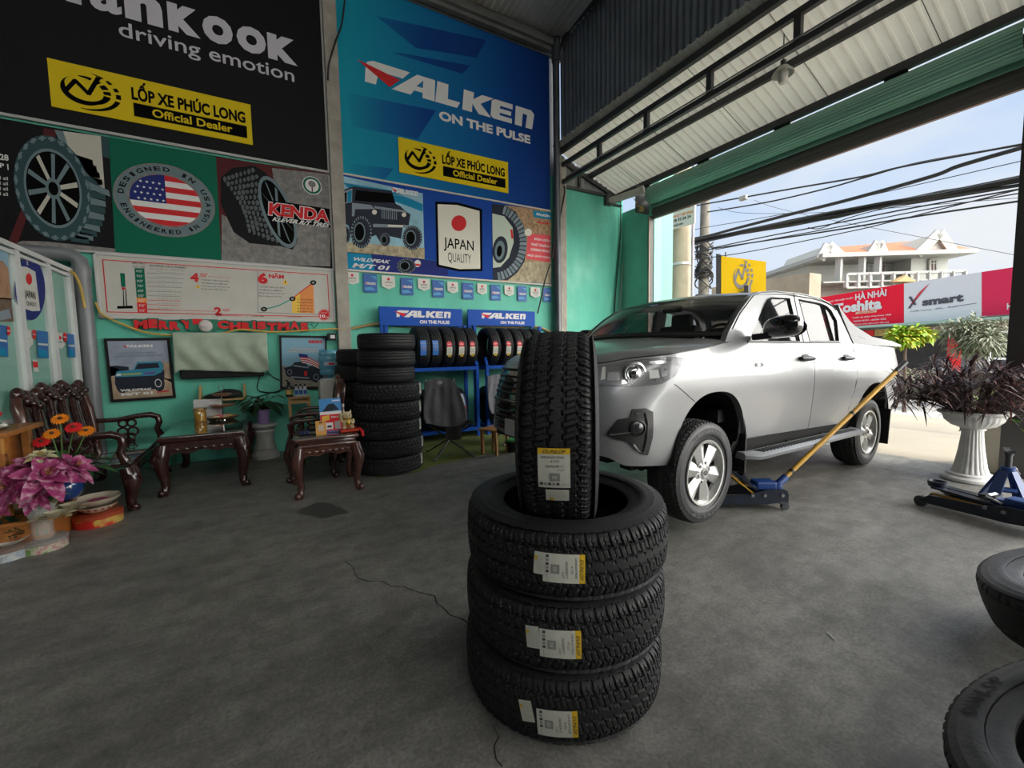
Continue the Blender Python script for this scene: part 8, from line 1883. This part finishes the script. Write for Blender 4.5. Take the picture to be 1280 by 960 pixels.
btext(g,B,'THIẾT BỊ ĐIỆN PHƯƠNG TÂM',.42,.87,.235,.29,0,.03); btext(g,B,'KHÓA NƯỚC - KHÓA CỬA',.44,.82,.14,.195,0,.03); btext(g,B,'CHUYÊN SỬA CHỮA ĐIỆN NƯỚC TẬN NHÀ',.40,.85,.045,.095,0,.03); g.build('sign_lettering', [M_WHITE, mat('ribbon_peach', (.80,.45,.30), .5), P_RED], t)
t, P_ = sign([(1130,354.5),(1227,340),(1227,395),(1130,405)], 'light grey shop sign with red and dark emblem lettering', mat('sign_grey', (.74,.74,.76), .6, spec=.1))
g = MB(); B = quadB([p-SBk*.02 for p in P_],(0,0,0))
g.poly([B(.06,.37),B(.10,.37),B(.20,.60),B(.16,.58)],1); g.poly([B(.07,.66),B(.11,.66),B(.19,.44),B(.155,.43)],1); g.poly([B(.10,.46),B(.13,.47),B(.24,.66),B(.37,.92),B(.22,.72)],0)
btext(g,B,'smart',.27,.80,.385,.56,1,.05,.08); btext(g,B,'Chất lượng - Bền - Đẹp',.10,.72,.26,.31,1,0,.2); g.poly([B(.70,.285),B(.95,.30),B(.95,.31),B(.70,.295)],1); g.build('sign_lettering', [mat('emblem_red', (.62,.03,.05), .5), mat('emblem_dark', (.06,.06,.075), .5)], t)
t, P_ = sign([(1227,340),(1300,329),(1300,390),(1227,395)], 'plain crimson shop sign behind the shutter post', mat('sign_crimson', (.72,.035,.10), .6, spec=.1))
g = MB(); B = quadB([p-SBk*.02 for p in P_],(0,0,0)); btext(g,B,'Hoa Sen',.47,.9,.10,.24,0,.04); g.build('sign_lettering', M_WHITE, t)
t = thing('shop_building', 'dim shop row below the signs across the street', 'building', (0,0,0))
zS = Sg(1130,404).z
g = MB(); sbox(g,1010,1330,0,3.6,2.2,8); g.build('shop_wall', mat('shop_dim', (.11,.10,.10), .8, var=.2), t)
g = MB(); sbox(g,1010,1330,zS-.12,zS-.02,-.7,2.2); g.build('awning', mat('awning_mint', (.34,.50,.42), .6), t)
g = MB(); sbox(g,1100,1170,zS-.50,zS-.2,-.2,.0,0); sbox(g,1171,1262,zS-.45,zS-.2,-.2,0,1); sbox(g,1010,1099,zS-.50,zS-.22,-.2,0,2); g.build('fascia_boards', [mat('fascia_gold', (.40,.27,.08), .6, var=.5, scale=5), mat('fascia_brown', (.22,.15,.11), .6), P_RED], t)
g = MB()
for px0, px1, mi in ((1151,1158,0),(1160,1167,1),(1168,1178,0),(1180,1189,0)): sbox(g,px0,px1,.2,zS-.62,1.9,2.0,mi)
sbox(g,1190.5,1197,0,zS-.5,-.1,.3,2); g.build('shop_front', [mat('roll_door', (.45,.45,.44), .5), mat('roll_gap', (.17,.18,.19), .5), P_RED], t)
# street clutter behind the planter
M_MB = mat('motorbike_dark', (.03,.03,.035), .35, coat=.4)
def motorbike(c, rz, label):
    t = thing('motorbike', label, 'motorbike', c, rz, 'parked motorbikes'); 
    for x in (-.62,.62): g = MB(); g.tube([(x+.26*math.cos(a),0,.28+.26*math.sin(a)) for a in np.linspace(0,2*PI,25)[:-1]],.045,8,closed=True); g.cyl((x,-.05,.28),(x,.05,.28),.06,12); g.build('wheel', M_RUB, t, smooth=50)
    g = MB(); g.box((-.15,0,.62),(.95,.22,.24), bevel=.08); g.box((.45,0,.72),(.22,.34,.52), Matrix.Rotation(-.3,3,'Y'), bevel=.07); g.box((0,0,.36),(.7,.16,.20), bevel=.05); g.build('body', M_MB, t, smooth=50)
    g = MB(); g.box((-.22,0,.80),(.75,.24,.10), bevel=.045); g.build('saddle', M_TRIM, t, smooth=50)
    g = MB(); g.tube([(.42,-.33,1.05),(.48,-.15,1.02),(.48,.15,1.02),(.42,.33,1.05)],.018,8); g.beam((.62,0,.3),(.46,0,1.02),.07,.06); g.build('handlebar', M_TRIM, t, smooth=50)
    return t
motorbike((20.9,7.4,-.16), .2, 'dark motorbike parked left of the grey roll doors'); motorbike((20.3,5.45,-.16), .2, 'dark motorbike parked in front of the red post'); motorbike((19.6,3.7,-.16), .3, 'dark motorbike parked under the grey green tree')
g = MB(); q0, q1 = gx(1128,497,14.4), gx(1290,497,14.4); g.box((14.5,(q0.y+q1.y)/2+1.2,.30),(.25,7.5,.75)); o = g.build('low_wall', mat('kerb_brown', (.16,.12,.09), .9, var=.35, scale=3)); tag(o, 'low brown planted kerb wall across the forecourt', 'wall')
t = thing('ladder_rack', 'white metal ladder rack near the shutter post', 'rack', (18.0, gx(1254,425,18).y, 0)); g = MB()
for y in (-.25,.25): g.cyl((0,y,-.15),(0,y,1.75),.035,8)
for z in (.5,.9,1.3,1.65): g.cyl((0,-.25,z),(0,.25,z),.03,8)
g.build('rack_frame', M_WHITE, t)
def tree(px, py, X, rad, trunk_z, m1, m2, label, n, seed, sq=.8, leafl=.22, lw=.07):
    c = gx(px, py, X); t = thing('tree', label, 'tree', (c.x,c.y,0)); r_ = random.Random(seed); z = c.z
    g = MB(); g.tube([(0,0,-.1),(.03,.02,z*.4),(-.02,.03,z*.75),(0,0,z)],[.035,.032,.028,.015],8)
    for k in range(7): a = k*.9; g.tube([(0,0,z-rad*.8),(rad*.35*math.cos(a),rad*.35*math.sin(a),z-rad*.2),(rad*.7*math.cos(a),rad*.7*math.sin(a),z+rad*.25*math.sin(k))],[.018,.012,.006],6)
    g.build('trunk', mat('tree_bark', (.13,.09,.07), .9), t, smooth=50)
    g = MB()
    cl = [(r_.gauss(0,.45),r_.gauss(0,.45),r_.gauss(0,.35)) for _ in range(26)]
    for k in range(n):
        b = cl[k % 26]; d = Vector((r_.gauss(0,1),r_.gauss(0,1),r_.gauss(0,1))).normalized(); p = Vector((0,0,z))+Vector((b[0]*rad,b[1]*rad,b[2]*rad*sq))+d*rad*.30*r_.random()**.5
        leaf(g, p, Vector((d.x,d.y,d.z*.5+.1)), Vector((0,0,1)), leafl*r_.uniform(.6,1.2), lw*r_.uniform(.7,1.2), .4, 0 if r_.random() < .6 else 1, 2)
    g.build('crown', [m1, m2], t); return t
tree(1135,420,11.8,.29,1.2,mat('lime_crown', (.24,.42,.03), .5),mat('gold_crown', (.50,.48,.04), .5),'small bright yellow green tree behind the truck bed', 1500, 41, .75, .13, .045)
tree(1222,420,14.8,.60,1.0,mat('olive_crown', (.20,.23,.14), .6),mat('grey_crown', (.32,.32,.24), .6),'grey green feathery tree in front of the crimson sign', 2600, 43, .7, .22, .022)
tree(1150,472,13.2,.30,.5,mat('rust_crown', (.10,.05,.05), .6),MATS['olive_crown'],'low rusty bush behind the urn planter foliage', 500, 45, .7, .2, .03)
# overhead cables
def wire(px, X, r, label, m=M_CABK, X2=None):
    n = len(px); P_ = [gx(x, y, X if X2 is None else lerp(X,X2,i/(n-1))) for i, (x, y) in enumerate(px)]; Q = []
    for i in range(n-1):
        for j in range(7):
            t = j/7; p0, p1, p2, p3 = P_[max(0,i-1)], P_[i], P_[i+1], P_[min(n-1,i+2)]
            Q.append(.5*(2*p1+(p2-p0)*t+(2*p0-5*p1+4*p2-p3)*t*t+(3*p1-p0-3*p2+p3)*t**3))
    Q.append(P_[-1]); d = (Q[-1]-Q[-2]).normalized(); Q.append(Q[-1]+d*6+Vector((0,0,.3))); g = MB(); g.tube(Q, r*.72, 6); return tag(g.build('overhead_cable', m, smooth=50), label, 'cable', None)
C9 = lambda x, y: (800+x*.375, 220+y*.375)
wire([C9(190,98),C9(340,72),C9(520,40),C9(740,2),(1130,208),(1290,178)], 9.0, .022, 'uppermost thick overhead cable, with a small joint box near the pole')
wire([C9(225,120),C9(420,88),C9(620,42),C9(760,2),(1150,203),(1290,179)], 9.2, .020, 'second overhead cable from the top, close below the jointed one')
wire([C9(70,212),C9(185,208),C9(330,172),C9(500,128),C9(700,78),C9(970,2),(1200,207),(1290,181)], 9.4, .045, 'thick overhead cable crossing above the heavy bundle')
g_ = [(0,0,0),(.09,.05,.03),(-.08,.06,-.02),(.05,-.07,.06),(-.05,-.03,-.07),(.11,-.02,-.05),(-.11,.0,.05),(0,.08,.09)]
BP = [C9(70,240),C9(185,222),C9(330,190),C9(500,156),C9(660,128),C9(820,96),C9(1000,64),C9(1270,18)]
P_ = [gx(x,y,9.7) for x, y in BP]; g = MB()
for k, e in enumerate(g_):
    Q = [p+Vector(e)*.5+Vector((0,0,.025*math.sin(i*1.9+k))) for i, p in enumerate(P_)]; d = (Q[-1]-Q[-2]).normalized(); Q.append(Q[-1]+d*6+Vector((0,0,.4))); QQ = []
    for i in range(len(Q)-1):
        for j in range(5): QQ.append(Q[i].lerp(Q[i+1],j/5))
    g.tube(QQ+[Q[-1]], .026, 6)
tag(g.build('cable_bundle', M_CABK, smooth=50), 'heavy black bundle of overhead cables sagging across the opening', 'cable')
wire([C9(560,172),C9(600,175),C9(680,145),C9(800,112),C9(1000,78),C9(1265,34)], 9.6, .012, 'thin overhead cable looping just under the heavy bundle')
wire([C9(240,240),C9(420,202),C9(640,160),C9(900,108),C9(1262,44)], 9.9, .018, 'overhead cable directly below the heavy bundle')
wire([C9(250,246),C9(430,212),C9(660,170),C9(920,118),C9(1262,58)], 9.8, .014, 'second overhead cable below the heavy bundle')
wire([C9(70,276),C9(240,243),C9(640,182),C9(900,138),C9(1262,84)], 10.0, .022, 'lowest thick overhead cable, just above the house roof')
wire([C9(70,300),C9(160,282),C9(330,258),C9(540,218),C9(760,172)], 10.1, .014, 'overhead cable running low toward the yellow sign')
wire([C9(70,206),C9(200,175),C9(360,148),C9(560,112)], 10.3, .010, 'thin overhead cable above the beige pole bundle')
wire([C9(260,105),C9(330,122),C9(480,125),C9(700,118)], 10.6, .007, 'very thin cable crossing level above the yellow sign'); wire([C9(380,80),C9(440,102),C9(560,132)], 10.9, .006, 'very thin slack cable falling to the right near the pole')
q = gx(*C9(345,70),8.97); t = thing('joint_box', 'small grey cable joint box on the uppermost overhead cable', 'box', q); g = MB(); g.box((0,0,-.02),(.10,.16,.10), bevel=.02); g.build('box_shell', mat('joint_grey', (.35,.33,.33), .5), t)
# side walls of neighbours so the street closes off beyond the view
g = MB(); g.box((30,45,3),(12,10,6)); o = g.build('building', M_PSTU); tag(o, 'plain far building at the end of the street', 'building')
